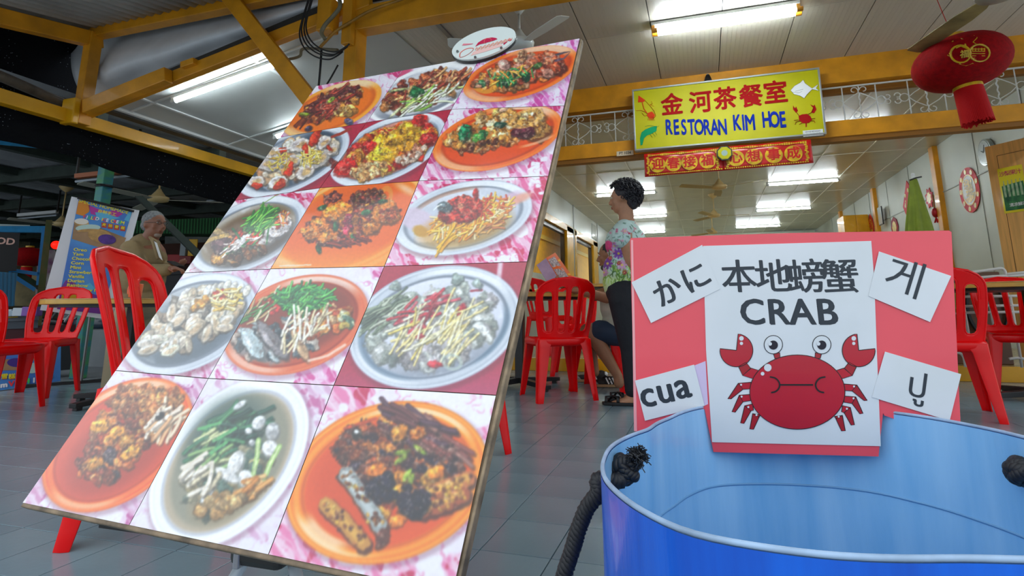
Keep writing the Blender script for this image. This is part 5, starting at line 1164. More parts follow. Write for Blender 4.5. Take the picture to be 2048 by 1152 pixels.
        for x, y, a in ((420, 852, -.35), (450, 870, -.7), (432, 900, -.8)): p.line([(x - 22, y + 18 * abs(a)), (x, y), (x + 22, y - 18 * abs(a))], 6, '5AB06A')
        for x, y, rx_, ry_, a in ((518, 845, 15, 11, -.8), (545, 862, 13, 17, .2), (540, 896, 15, 15, 0), (472, 925, 13, 25, .45), (455, 950, 26, 10, .5), (492, 957, 14, 17, 0), (498, 862, 7, 6, 0), (505, 885, 6, 6, 0), (480, 810, 14, 5, -.6), (415, 990, 20, 8, -1)): p.piece(x, y, rx_, ry_, a, 'EEF0F2', .1, .6)
        for q in (((518, 880), (515, 915), (508, 948)), ((560, 893), (542, 925), (527, 962))): p.line(q, 9, 'A8D078'); p.line(q, 3, 'E8F4C0', .8)
        p.strands(490, 985, 50, 16, -.6, 26, 34, 8, ['D8944C', 'C07830', 'E8B070'], -.5, .6); p.pile(440, 1010, 50, 20, -.3, 40, 9, ['B88A50', 'C8A068', '8A7048']); p.strands(400, 950, 26, 40, -.9, 12, 50, 8, ['E8DCC8', 'C8B898'], -.8, .4)
    elif k == 14:
        p.floral(amt=.45, p1='E878AC', p2='C82858', scale=1.5); p.plate('amber', 775, 966, 208, 156, -.35, 'E85008'); p.ell(775, 955, 150, 105, -.3, 'D84408', 18, .8)
        d_ = ['3A2028', '2A2030', '6A2C18', 'A84A20', 'D87828', '5A3024']
        p.pile(800, 930, 130, 82, .25, 240, 13, d_, w=1.3); p.strands(850, 870, 80, 34, .5, 60, 60, 9, ['5A2A2C', '7A3A34', '8A5A50', '4A2A3A'], .55, .25)
        for x, y, z in ((752, 940, 16), (765, 962, 13), (790, 955, 17), (812, 955, 13), (865, 955, 22), (875, 945, 16), (745, 985, 14), (795, 985, 18), (765, 1025, 15), (795, 1040, 16), (800, 865, 18), (835, 868, 15)): p.piece(x, y, z * 1.1, z * .72, -.9 + r.random(), ('F09020', 'E87A18', 'F0A838')[r.integers(3)], 1.1, .35)
        for q, c in ((((655, 1010), (690, 1045), (725, 1085)), 'C88A38'), (((695, 950), (728, 1000), (760, 1050)), '98A0A0'), (((850, 990), (895, 975), (935, 958)), 'C87038'), (((845, 1020), (895, 1005), (925, 990)), 'A8502C')):
            p.line([(a + 3, b + 6) for a, b in q], 36, '3A1C18', .8, 4); p.line(q, 31, c, 1, 2); p.line([(a - 3, b - 3) for a, b in q], 12, 'E8B048' if c != '98A0A0' else 'C8D0D0', .8, 4); 
            for _ in range(26): t = r.random(); a, b = q[0][0] + (q[2][0] - q[0][0]) * t, q[0][1] + (q[2][1] - q[0][1]) * t; p.piece(a + r.normal() * 8, b + r.normal() * 8, 4, 3, r.random() * 3, ('8A4A18', 'F0A030', '5A2414')[r.integers(3)], .6)
        for x, y, a in ((805, 905, -.2), (815, 950, -1.1), (803, 920, -.7), (822, 962, -1.2), (840, 900, .6)): p.piece(x, y, 15, 5, a, '8AA830', .4)
        p.pile(765, 980, 30, 26, .6, 16, 13, ['1C1A2A', '262238'], hi=0); p.pile(830, 1000, 30, 30, 0, 12, 14, ['241C2C', '1C1A2A'], hi=0); p.piece(765, 1075, 12, 20, .4, '5A2A20', .7); p.line([(690, 858), (720, 848), (752, 838)], 6, 'C8481C'); p.piece(714, 868, 9, 11, .3, '1E1C1A', .1); p.ell(714, 864, 5, 4, .3, 'F0F4F4', 1)
        p.ring(775, 966, 178, 130, -.35, 14, 'FFE0B8', .8, 8, (2.7, .5))
    X, Y = p.X, p.Y; t_ = fbm(X, Y, 6, 3, 3); f_ = fbm(X, Y, 2.4, 6, 2); ks = .35 if k in (3, 9, 10, 11, 13) else .62; F_ = (p.F * ks)[:, None]
    p.C = np.clip(p.C * (1 + F_ * ((t_[:, None] - .5) * 1.2 + (f_[:, None] - .5) * .8)), 0, 1)
    p.put(p.F * .6 * ks * sm(.64, .74, fbm(X + 40, Y, 4.2, 1, 2)), 'FBE3C4'); p.put(p.F * .8 * ks * sm(.36, .27, fbm(X, Y + 70, 7, 2, 3)), '3A120C' if k not in (11, 9, 13) else '3A4448')
    p.fine(.03)
GC = [[(632, 172), (805, 141), (962, 113), (1160, 77)], [(559, 275), (733, 245), (903, 219), (1129, 212)], [(470, 401), (640, 376), (838, 362), (1097, 353)],
      [(368, 546), (541, 538), (769, 533), (1055, 524)], [(231, 741), (417, 757), (668, 771), (993, 791)], [(44, 1006), (258, 1051), (537, 1110), (906, 1189)]]
B0 = Vector((-1.222, .784, .305)); B1 = Vector((-.325, .714, .297)); B2 = Vector((-1.174, 1.441, 1.370))
bu = (B1 - B0).normalized(); bv = (B2 - B0); bv = (bv - bu * bv.dot(bu)).normalized(); bn_ = bu.cross(bv)      # towards the street
board = thing('menu_board', 'large tilted menu board covered with fifteen laminated photos of seafood dishes', 'menu board', tuple(B0))
M_PRINT = mat('laminated_photo_print', 'FFFFFF', 0.32, attr='paint', coat=1.0, bump=.10, bscale=9); M_PRINT.node_tree.nodes['Principled BSDF'].inputs['Coat Roughness'].default_value = .10
M_PRINT.node_tree.nodes['Principled BSDF'].inputs['Coat IOR'].default_value = 1.6
def bpos(px_, py_, l=0.0): return atP(px_, py_, B0, bn_) + bn_ * l
c4 = [bpos(*q) for q in ((632, 172), (1160, 77), (906, 1189), (44, 1006))]
M_PLY = mat('worn_plywood_edge', 'A48C70', .6, var=.45, vscale=25)
def quadslab(q, l0, l1, name, m, par, **k):
    vs = [p + bn_ * l1 for p in q] + [p + bn_ * l0 for p in q]
    return MB().add(vs, [(0, 1, 2, 3), (7, 6, 5, 4), (0, 4, 5, 1), (1, 5, 6, 2), (2, 6, 7, 3), (3, 7, 4, 0)]).build(name, m, par, **k)
ctr = sum(c4, Vector((0, 0, 0))) / 4
cc = [p + (p - ctr).normalized() * .004 for p in c4]
quadslab(cc, -.016, -.0035, 'plywood_backing', M_PLY, board)
k_ = 0
for rr_ in range(5):
    for ccn in range(3):
        q = [GC[rr_][ccn], GC[rr_][ccn + 1], GC[rr_ + 1][ccn + 1], GC[rr_ + 1][ccn]]
        P4 = [bpos(*a) for a in q]; w_ = max((P4[1] - P4[0]).length, (P4[2] - P4[3]).length); h_ = max((P4[3] - P4[0]).length, (P4[2] - P4[1]).length)
        cen = sum(P4, Vector((0, 0, 0))) / 4; P4 = [p + (cen - p).normalized() * .0012 for p in P4]
        step = .00155 if rr_ < 3 else .0014
        nu, nv = int(w_ / step), int(h_ / step); A = [np.array(p) for p in P4]
        U, V_ = np.meshgrid(np.linspace(0, 1, nu + 1), np.linspace(0, 1, nv + 1)); U = U.ravel()[:, None]; V_ = V_.ravel()[:, None]
        Pw = (A[0] * (1 - U) + A[1] * U) * (1 - V_) + (A[3] * (1 - U) + A[2] * U) * V_
        X_, Y_ = pix(Pw); pt = Paint(X_.astype('f4'), Y_.astype('f4'), 100 + k_); art(k_, pt)
        Cg = pt.C.reshape(nv + 1, nu + 1, 3)               # the prints themselves are a little soft
        for _ in range((1, 1, 1, 2, 3)[rr_]):
            Pd = np.pad(Cg, ((1, 1), (1, 1), (0, 0)), 'edge'); Cg = (Pd[:-2, 1:-1] + Pd[2:, 1:-1] + Pd[1:-1, :-2] + Pd[1:-1, 2:] + 2 * Pd[1:-1, 1:-1]) / 6
        pt.C = Cg.reshape(-1, 3)
        lift = .0004 * ((k_ * 7) % 3); cur = .0012 * np.sin(PI * U[:, 0]) * np.sin(PI * V_[:, 0]) + .0007 * (fbm(X_, Y_, 60, 3) - .5)
        Pw = Pw + np.outer(lift + cur, np.array(bn_)) - np.array(B0)
        me = bpy.data.meshes.new('food_photo'); nvt = len(Pw); me.vertices.add(nvt); me.vertices.foreach_set('co', Pw.astype('f4').ravel())
        I = np.arange(nvt).reshape(nv + 1, nu + 1); Fq = np.stack([I[:-1, :-1], I[1:, :-1], I[1:, 1:], I[:-1, 1:]], -1).reshape(-1, 4)
        me.loops.add(Fq.size); me.loops.foreach_set('vertex_index', Fq.ravel().astype('i4')); me.polygons.add(len(Fq)); me.polygons.foreach_set('loop_start', np.arange(0, Fq.size, 4).astype('i4'))
        me.update(calc_edges=True)
        ca = me.color_attributes.new('paint', 'FLOAT_COLOR', 'POINT'); cc_ = np.clip(pt.C, 0, 1); lc = np.where(cc_ <= .04045, cc_ / 12.92, ((cc_ + .055) / 1.055) ** 2.4)
        ca.data.foreach_set('color', np.c_[lc, np.ones(nvt)].astype('f4').ravel()); me.polygons.foreach_set('use_smooth', np.ones(len(Fq), bool))
        link_mesh('food_photo', me, M_PRINT, board); k_ += 1
# clear laminate strip past the right edge and rough aluminium edging
e0, e1 = bpos(1160, 77), bpos(906, 1189)
0 and MB().add([e0 + bn_ * .001, e1 + bn_ * .001, e1 + bu * .007 + bn_ * -.002, e0 + bu * .007 + bn_ * -.002], [(0, 1, 2, 3)]).build('laminate_edge', mat('clear_laminate', 'E8EEF0', .15, coat=1, alpha=.15), board, solid=.0008)
MB().bar(bpos(44, 1006, -.010), bpos(906, 1189, -.010), .012, .018, up=bn_).build('edging', M_PLY, board, bevel=.002)
MB().bar(bpos(1162, 77, -.010), bpos(908, 1189, -.010), .006, .016, up=bn_).build('edging', mat('pale_worn_edge', 'B09878', .6, var=.4, vscale=30), board, bevel=.002)
# oval plaque bolted on the top edge
oc = bpos(970, 95, .004); NRM = bn_
a0, a1 = atP(908, 104, oc, NRM), atP(1033, 82, oc, NRM); ax_ = (a1 - a0) / 2; oc = (a0 + a1) / 2; axn = ax_.normalized(); ayn = NRM.cross(axn).normalized()
tpt = atP(975, 65, oc, NRM); RY_ = abs((tpt - oc).dot(ayn)) * 1.02; RX_ = ax_.length
pq_ = thing('oval_plaque', 'white oval plaque with red logo bolted to the top of the menu board', 'plaque', oc)
ovp = [(RX_ * math.cos(t), RY_ * math.sin(t)) for t in np.linspace(0, 2 * PI, 48, endpoint=False)]
MB().prism(ovp, oc + NRM * .006, axn, ayn, .006).build('backing', M_BLACK, pq_)
MB().prism([(a * .99, b * .985 + RY_ * .03) for a, b in ovp], oc + NRM * .012, axn, ayn, .006).build('face', mat('glossy_white_acrylic', 'E6EFEA', .25, coat=.6), pq_)
def opx(x, y, l=.0130): return atP(x, y, oc + NRM * .012, NRM) + NRM * (l - .012)
def opoly(name, pts, m, l=.0130):
    ps = [opx(x, y, l) for x, y in pts]; mb = MB(); mb.add([p for p in ps], [tuple(range(len(ps)))]); return mb.build(name, m, pq_, solid=.0004)
def oz(x, y): return 900 + x / 12.8, 50 + y / 12.8
M_MAG = mat('crimson_logo_print', 'C8144A', .4); M_PNK = mat('salmon_logo_print', 'F0A08A', .4); M_PK2 = mat('pink_logo_print', 'E88090', .4)
opoly('dome_mark', [oz(*q) for q in ((650, 560), (720, 460), (830, 390), (930, 345), (1080, 325), (1180, 340), (1215, 365), (1110, 410), (1050, 425), (960, 450), (860, 480), (760, 500))], M_MAG)
opoly('stroke_mark', [oz(*q) for q in ((310, 530), (345, 485), (600, 480), (560, 500), (400, 525))], M_PK2)
opoly('swoosh_mark', [oz(*q) for q in ((1470, 385), (1560, 375), (1590, 378), (1520, 420))], M_MAG); opoly('swoosh_mark', [oz(*q) for q in ((1370, 470), (1440, 435), (1470, 440), (1375, 515))], M_MAG)
opoly('lower_band', [oz(*q) for q in ((530, 790), (600, 690), (1300, 490), (1350, 540), (900, 690))], mat('pale_pink_logo_print', 'F4C4BC', .4), .0127)
def otube(name, pts, w, m): 
    mb = MB(); mb.tube([opx(*oz(x, y)) for x, y in smooth_pts(pts, 5)], w, 5, flat=.3); return mb.build(name, m, pq_)
otube('logo_ring', [(250, 800), (270, 720), (370, 640), (500, 600), (600, 610), (560, 680), (440, 770), (330, 820), (262, 830), (250, 800)], .0014, mat('red_logo_line', 'E06858', .4))
otube('logo_ring', [(930, 490), (880, 450), (900, 380), (960, 345), (1040, 360), (1060, 410), (1010, 450)], .0010, M_PNK)
for i in range(9):
    x = 650 + 105 * i; y = 640 - 30 * i; otube('script_letter', [(x, y + 10), (x + 30, y - 55), (x + 62, y - 30), (x + 30, y + 15), (x + 80, y - 5), (x + 100, y - 60)], .0013, M_PNK)
for x, y in ((200, 695), (655, 845), (1320, 605)):
    c_ = opx(*oz(x, y)); MB().tube([c_, c_ + NRM * .003], .0042, 6).tube([c_, c_ + NRM * .005], .0025, 10).build('bolt', M_STEEL, pq_)
# easel behind the board
ez = thing('easel', 'white tubular easel with black knuckle carrying the menu board', 'easel', (-.78, 1.1, 0))
M_EAS = mat('pale_blue_white_tube', 'B4C0C8', .3, coat=.3)
kn = atD(510, 1116, .93); kn = Vector((kn.x, kn.y + .02, kn.z))
tops = Vector((-.70, 1.52, 1.28))
fl = atZ(395, 1240, 0); fr_ = atZ(640, 1250, 0)
def leg3(a, b, r0=.011): MB().tube([a, b], [r0 * .9, r0 * 1.1], 12).build('leg', M_EAS, ez, smooth=True)
kc = kn
leg3(kc + Vector((-.035, .02, .01)), Vector((kc.x - .17, kc.y - .02, 0.003))); leg3(kc + Vector((.035, .02, .01)), Vector((kc.x + .17, kc.y - .02, 0.003))); leg3(kc + Vector((0, .05, .0)), Vector((kc.x, kc.y + .75, 0.003)))
MB().tube([kc + Vector((0, .03, 0)), (B0 + B1) / 2 + bv * .5 - bn_ * .035, (B0 + B1) / 2 + bv * 1.2 - bn_ * .035], .012, 12).build('mast', M_EAS, ez, smooth=True)
MB().box(kc, (.105, .05, .034)).build('knuckle', mat('black_plastic_knuckle', '2A2826', .5), ez, bevel=.012)
MB().box(kc + Vector((-.033, -.001, 0)), (.012, .054, .038)).build('collar', mat('silver_collar', 'B0AEB4', .3, metal=.6), ez, bevel=.003)
MB().box((B0 + B1) / 2 - bn_ * .035 - bv * -.02, (.5, .02, .03)).build('ledge', M_BLACK, ez)
# ------------------------------------------------------------------ blue drum
DZ = .142; ZR = H - DZ
far_l = [(1206, 942), (1210, 915), (1225, 891), (1253, 875), (1299, 859), (1341, 836), (1373, 822), (1405, 814)]
far_r = [(1785, 825), (1864, 836), (1933, 849), (2003, 863), (2048, 875)]
near_ = [(1933, 1114), (1794, 1116), (1655, 1110), (1563, 1099), (1378, 1067), (1262, 1007), (1234, 984), (1211, 960)]
G_ = [atZ(x, y, ZR) for x, y in far_l] + [Vector((.0, .884, ZR)), Vector((.05, .905, ZR)), Vector((.11, .917, ZR)), Vector((.17, .918, ZR)), Vector((.21, .908, ZR))] + [atZ(x, y, ZR) for x, y in far_r]
G_ += [Vector((.345, .66, ZR)), Vector((.325, .56, ZR)), Vector((.27, .475, ZR)), Vector((.20, .425, ZR))] + [atZ(x, y, ZR) for x, y in near_]
rim_c = Vector((.11, .64, ZR))
ang = sorted((math.atan2(p.y - rim_c.y, p.x - rim_c.x), (p - rim_c).length) for p in G_)
th = np.array([a for a, r in ang]); rad = np.array([r for a, r in ang]); th3 = np.r_[th - 2 * PI, th, th + 2 * PI]; rad3 = np.r_[rad, rad, rad]
NR = 160; ta = np.linspace(-PI, PI, NR, endpoint=False); rr0 = np.interp(ta, th3, rad3)
for _ in range(3): rr0 = (np.roll(rr0, 1) + 2 * rr0 + np.roll(rr0, -1)) / 4
RM = float(rr0.mean())
def rimr(a): return float(np.interp((a + PI) % (2 * PI) - PI, np.r_[ta, PI], np.r_[rr0, rr0[0]]))
def drum_pt(a, z, dr=0.0):
    t = (ZR - z); k = 1 - .05 * t; e = math.exp(-t * .8); r = (rimr(a) * e + RM * (1 - e)) * k + dr
    return Vector((rim_c.x + r * math.cos(a), rim_c.y + r * math.sin(a), z))
def drum_outer():
    m = mat('blue_drum_plastic', '006CEA', .3, coat=.3, var=.12, vscale=5, color2='0850C4', stretch=(6, 6, .6), bump=.05); g = NG(m)
    tcn = g.n('ShaderNodeTexCoord'); mp = g.n('ShaderNodeMapping'); mp.inputs['Scale'].default_value = (26, 26, 5); g.l(tcn.outputs['Object'], mp.inputs[0])
    n = g.n('ShaderNodeTexNoise'); n.inputs['Scale'].default_value = 1.0; n.inputs['Detail'].default_value = 6; g.l(mp.outputs[0], n.inputs['Vector'])
    old = g.b.inputs['Base Color'].links[0].from_socket; f = g.math('GREATER_THAN', n.outputs['Fac'], .70); g.l(g.mix(f, '006CEA', '8FA0B8'), g.b.inputs['Base Color'])
    mx = g.b.inputs['Base Color'].links[0].from_node; g.l(old, mx.inputs[6]); return m
M_DRUM = drum_outer(); M_DIN = mat('pale_blue_drum_inside', '9CCCF2', .38, coat=.15, var=.2, vscale=5, color2='74B4E6', stretch=(5, 5, .5), bump=.08, bscale=30)  # inner wall in a paler blue than the outer wall
M_RIMW = mat('pale_worn_drum_rim', 'A8C4E4', .4, var=.2, vscale=30)
drum = thing('blue_drum', 'big blue plastic drum with a pale inside and black rope knots', 'drum', (rim_c.x, rim_c.y, 0))
NA = 144
def shell(name, r0, zs, m, flip=False, bot=None):
    mb = MB(); mb.grid(lambda u, v: drum_pt(2 * PI * u, zs[0] + (zs[1] - zs[0]) * v, r0(v) if callable(r0) else r0), NA, 24); return mb.build(name, m, drum, smooth=True, norm=False)
shell('outer_wall', .0018, (0.0, ZR - .002), M_DRUM); shell('inner_wall', lambda v: -.0018 + .0012 * math.exp(-((v - .80) / .012) ** 2), (0.01, ZR - .002), M_DIN)
mb = MB(); mb.tube([drum_pt(2 * PI * k / NA, ZR) for k in range(NA)], .0020, 8, closed=True); mb.build('rim', M_RIMW, drum, smooth=True)
mb = MB(); mb.tube([drum_pt(2 * PI * k / NA, ZR - .105, -.0010) for k in range(NA)], .0016, 6, closed=True); mb.build('inner_ridge', mat('darker_blue_ridge', '6FA2CE', .4), drum, smooth=True)
mb = MB(); mb.add([drum_pt(2 * PI * k / NA, .01) for k in range(NA)], [tuple(range(NA))]); mb.build('bottom', M_DIN, drum)
# rope with a knot through a hole in the wall
M_ROPE = mat('black_nylon_rope', '1A1B20', .55)
def twisted(mb, pts, R, turns, rs):
    P = smooth_pts([tuple(p) for p in pts], 14); n = len(P); P = [Vector(p) for p in P]
    a = None
    for s in range(3):
        q = []; a = None
        for i, p in enumerate(P):
            d = (P[min(i + 1, n - 1)] - P[max(i - 1, 0)]).normalized()
            a = frame(d)[0] if a is None else (a - d * a.dot(d)).normalized()
            u = a.cross(d); t = 2 * PI * (turns * i / n + s / 3); q.append(p + (a * math.cos(t) + u * math.sin(t)) * R)
        mb.tube(q, rs, 6)
def hole_at(px_, py_, a0):
    best = min(((pix([drum_pt(a, z)])[0][0] - px_) ** 2 + (pix([drum_pt(a, z)])[1][0] - py_) ** 2, a, z) for a in np.linspace(a0 - .5, a0 + .5, 60) for z in np.linspace(ZR - .09, ZR - .008, 30)); return best[1], best[2]
ha, hz_ = hole_at(1222, 962, PI + .25)
hp = drum_pt(ha, hz_); out_ = Vector((math.cos(ha), math.sin(ha), 0)); inn_ = at(1238, 950, hp.y + .006)
rp = thing('rope', 'black twisted rope running out of the drum and down its left side', 'rope', hp)
mb = MB(); yd = hp.y
def rpx(x, y, dd=0.0): return at(x, y, yd + dd)
twisted(mb, [inn_, hp - out_ * .008, hp + out_ * .012, rpx(1196, 985, -.005), rpx(1172, 1020, 0), rpx(1156, 1062, 0), rpx(1143, 1105, 0), rpx(1128, 1150, 0), rpx(1118, 1195, 0), rpx(1110, 1260, 0)], .0046, 15, .0044)
mb.build('strand', M_ROPE, rp, smooth=True)
kc = at(1250, 938, hp.y + .012)
mb = MB(); rr = random.Random(3)
for (R_, ax) in ((.0100, (1, .2, .3)), (.0098, (.2, 1, .4)), (.0090, (.4, .3, 1)), (.0100, (-.6, .5, .7)), (.009, (.8, -.6, .4))):
    d = Vector(ax).normalized(); a, u = frame(d); o_ = kc + Vector((rr.uniform(-.003, .003), 0, rr.uniform(-.003, .003)))
    twisted(mb, [o_ + (a * math.cos(t) + u * math.sin(t)) * R_ for t in np.linspace(0, 2 * PI, 10)], .0030, 5, .0032)
mb.build('knot', M_ROPE, rp, smooth=True)
mb = MB(); tf = kc + Vector((.013, -.004, .012))
for k in range(260):
    d = Vector((rr.gauss(.25, .6), rr.gauss(0, .6), rr.gauss(.35, .6))).normalized(); p1 = tf + d * rr.uniform(.006, .013); mb.tube([tf, p1, p1 + Vector((rr.uniform(-.004, .004), 0, rr.uniform(-.004, .002)))], .0006, 3)
t_ = mb.build('frayed_end', M_ROPE, rp); t_['kind'] = 'stuff'
ka, kz = hole_at(2060, 945, .35); k2 = drum_pt(ka, kz, -.012)
rp2 = thing('rope', 'black rope knot at the right hand inside of the drum', 'rope', k2)
mb = MB()
for ax in ((1, .2, .3), (.2, 1, .4), (.4, .3, 1), (-.6, .5, .7)):
    d = Vector(ax).normalized(); a, u = frame(d); twisted(mb, [k2 + (a * math.cos(t) + u * math.sin(t)) * .0095 for t in np.linspace(0, 2 * PI, 10)], .0034, 7, .0042)
mb.tube([k2, drum_pt(ka, kz, .012)], .007, 8); mb.build('knot', M_ROPE, rp2, smooth=True)
# ------------------------------------------------------------------ pink crab sign straddling the far rim
s1 = atZ(1413, 815, ZR); s2 = atZ(1768, 825, ZR)
su = Vector((s2.x - s1.x, s2.y - s1.y, 0)).normalized(); sn = Vector((su.y, -su.x, 0)); sv = Vector((0, 0, 1))
M_PINK = mat('pink_red_card', 'F4525E', .4, coat=.5, var=.06, vscale=5, bump=.06, bscale=18)
cs = thing('crab_sign', 'pink red card sign reading CRAB with a cartoon crab, hooked on the drum', 'sign', (s1 + s2) / 2)
def c_at(x, y, l=0.0): return atP(x, y, s1, sn) + sn * l
def cpoly(name, pts, m, l, t=.0003, par=None, **k):
    ps = [c_at(x, y) for x, y in pts]; o = s1; P = [((p - o).dot(su), p.z - o.z) for p in ps]
    area = sum(P[i][0] * P[(i + 1) % len(P)][1] - P[(i + 1) % len(P)][0] * P[i][1] for i in range(len(P)))
    if area < 0: P = P[::-1]
    mb = MB(); mb.prism(P, o + sn * l, su, sv, t); return mb.build(name, m, par or cs, **k)
def cline(name, pts, w, m, l, par=None):
    mb = MB(); ps = [c_at(x, y) for x, y in pts]
    vs, fs = [], []
    for i, p in enumerate(ps):
        d = (ps[min(i + 1, len(ps) - 1)] - ps[max(i - 1, 0)]).normalized(); q = sn.cross(d); vs += [p + q * w / 2 + sn * l, p - q * w / 2 + sn * l]
    for i in range(len(ps) - 1): fs.append((2 * i, 2 * i + 1, 2 * i + 3, 2 * i + 2))
    return mb.add(vs, fs).build(name, m, par or cs, solid=.0002)
def C(x, y): return 1240 + x / 2.4, 440 + y / 2.4
cpoly('card', [(1260, 479), (1262, 476), (1580, 466), (1898, 461), (1903, 464), (1923, 885), (1769, 831), (1766, 826), (1757, 913), (1427, 904), (1409, 817), (1400, 830), (1271, 890)], M_PINK, 0, .004)
M_PAP = mat('white_laminated_paper', 'E2E6EA', .38, coat=.6, var=.04, vscale=6, bump=.10, bscale=10, color2='D4DADC')
MCI = mat('dark_print_ink', '2A333C', .4); M_CR = mat('crimson_crab_print', 'C60A26', .38, var=.15, vscale=4, color2='A80820', coat=.4); M_CR2 = mat('darker_crab_print', 'A8101E', .38, coat=.4); M_OUT = mat('thin_black_print', '141414', .4)
cpoly('lavender_backing', [(1386, 732), (1411, 722), (1416, 808), (1395, 818)], mat('lavender_paper', 'D6C4E4', .4, coat=.5), .0006)
cpoly('tape', [(1262, 480), (1266, 480), (1274, 862), (1268, 862)], mat('clear_tape', 'F2A0A4', .2, coat=1), .0004)
cpoly('paper', [(1406, 492), (1742, 482), (1748, 560), (1753, 700), (1761, 892), (1424, 884), (1412, 700)], M_PAP, .0010, .0006)
papers = {'kani': [(1263, 565), (1404, 490), (1440, 578), (1302, 646)], 'ge': [(1757, 503), (1901, 552), (1859, 644), (1736, 592)], 'cua': [(1270, 761), (1388, 729), (1409, 811), (1290, 841)], 'pu': [(1769, 703), (1921, 748), (1898, 841), (1743, 794)]}
for k, q in papers.items(): cpoly('paper', q, M_PAP, .0018, .0005)
def ctext(t, x, y, size, rot=0.0, bold=.0, xs=1.0, l=.0021, m=None, name='character', align='CENTER'):
    u = su * math.cos(rot) + sv * math.sin(rot); v = -su * math.sin(rot) + sv * math.cos(rot); letters(name, t, m or MCI, cs, c_at(x, y), u, v, size, lift=l, bold=bold, xs=xs, align=align)
for ch, x in zip('本地螃蟹', (570, 735, 895, 1055)): ctext(ch, *C(x, 283), .0505, bold=.020, l=.0013, rot=.01)
for ch, x in zip('CRAB', (634, 757, 872, 990)): ctext(ch, *C(x, 450), .0505, bold=.032, l=.0013, rot=.008, xs=.98, name='letter')
ctext('か', *C(232, 350), .044, rot=.46, bold=.025); ctext('に', *C(366, 285), .044, rot=.46, bold=.025)
ctext('게', *C(1363, 287), .056, rot=-.38)
for ch, x, y in (('c', 130, 842), ('u', 215, 822), ('a', 297, 800)): ctext(ch, *C(x, y), .052, rot=.20, bold=.03, name='letter')
ctext('ปู', *C(1425, 800), .044, rot=-.24)
def cc_(x, y, r, n=28, ry=None): return [C(x + r * math.cos(2 * PI * k / n), y + (ry or r) * math.sin(2 * PI * k / n)) for k in range(n)]
circ = lambda x, y, r, n=28, ry=None: [(x + r * math.cos(2 * PI * k / n), y + (ry or r) * math.sin(2 * PI * k / n)) for k in range(n)]
# the printed crab is layered paper-thin ink
def two(name, pts, m, l, grow=None): 
    n = len(pts); cx = sum(p[0] for p in pts) / n; cy = sum(p[1] for p in pts) / n
    q = [(cx + (x - cx) * 1.0, cy + (y - cy) * 1.0) for x, y in pts]
    cpoly(name, [C(*p) for p in q], m, l, .0002); cline(name + '_outline', [C(*p) for p in q + [q[0]]], .0009, M_OUT, l + .0001)
legs = [((628, 778), (625, 810), (567, 783), (590, 812), (517, 858), (532, 858)), ((628, 836), (628, 866), (572, 840), (590, 872), (537, 920), (552, 922)),
        ((636, 882), (640, 912), (598, 890), (628, 916), (578, 974), (594, 976)), ((674, 934), (664, 948), (636, 928), (668, 944), (622, 1003), (640, 1004))]
for s in (-1, 1):
    X = (lambda x: x) if s < 0 else (lambda x: 1702 - x)
    for i, (a, b, c, d, e, f) in enumerate(legs):
        dy = 8 if s > 0 else 0; T = lambda p: (X(p[0]), p[1] + dy)
        two('crab_leg', [T(c), T(d), T(f), T(e)], M_CR2, .0012); two('crab_leg', [T(a), T(b), T(d), T(c)], M_CR, .0013); cpoly('glint', cc_(*T(((c[0] + d[0]) / 2 + 2, c[1] + 7)), 5, 8), M_PAP, .0017, .0001)
    two('crab_arm', [(X(568), 703), (X(604), 682), (X(628), 712), (X(588), 746)], M_CR2, .0012); two('crab_arm', [(X(628), 710), (X(668), 722), (X(640), 762), (X(588), 746)], M_CR, .0013)
    cx, cy = (558, 625); a0, a1 = math.atan2(552 - cy, 570 - cx), math.atan2(617 - cy, 477 - cx)
    if a1 < a0: a1 += 2 * PI
    arcp = [(cx, cy)] + [(cx + 79 * math.cos(t), cy + 79 * math.sin(t)) for t in np.linspace(a0, a0 + (2 * PI - (a0 - a1) % (2 * PI)) , 30)]
    w0 = math.radians(-84); w1 = math.radians(186)
    arcp = [(cx, cy - 0)] + [(cx + 79 * math.cos(t), cy + 79 * math.sin(t)) for t in np.linspace(w0, w1, 34)]
    two('crab_claw', [(X(x), y) for x, y in arcp], M_CR, .0014)
    cpoly('glint', cc_(X(582), 568, 11, 14), M_PAP, .0018, .0001); cpoly('glint', cc_(X(582), 592, 8, 12), M_PAP, .0018, .0001)
    two('eye_stalk', [(X(736), 642), (X(766), 636), (X(768), 664), (X(742), 664)], M_CR2, .0012)
    two('eye', circ(X(735), 598, 44), M_PAP, .0014); cpoly('pupil', cc_(X(735) , 600, 22, 20), mat('dark_violet_print', '1C1424', .4), .0018, .0002); cpoly('glint', cc_(X(735) - 16, 594, 9, 12), M_PAP, .0021, .0001)
    pts = [(X(718), 752), (X(742), 757), (X(758), 771), (X(765), 789), (X(760), 808), (X(745), 822), (X(724), 827)]; cline('cheek_line', [C(*p) for p in smooth_pts(pts, 4)], .0020, M_OUT, .0023)
two('crab_body', circ(850, 825, 228, 64, 178), M_CR, .0016)
cline('mouth', [C(765, 790), C(925, 790)], .0020, M_OUT, .0023)
cpoly('glint', cc_(708, 708, 18, 18), M_PAP, .0022, .0001); cpoly('glint', cc_(683, 737, 9, 14), M_PAP, .0022, .0001)
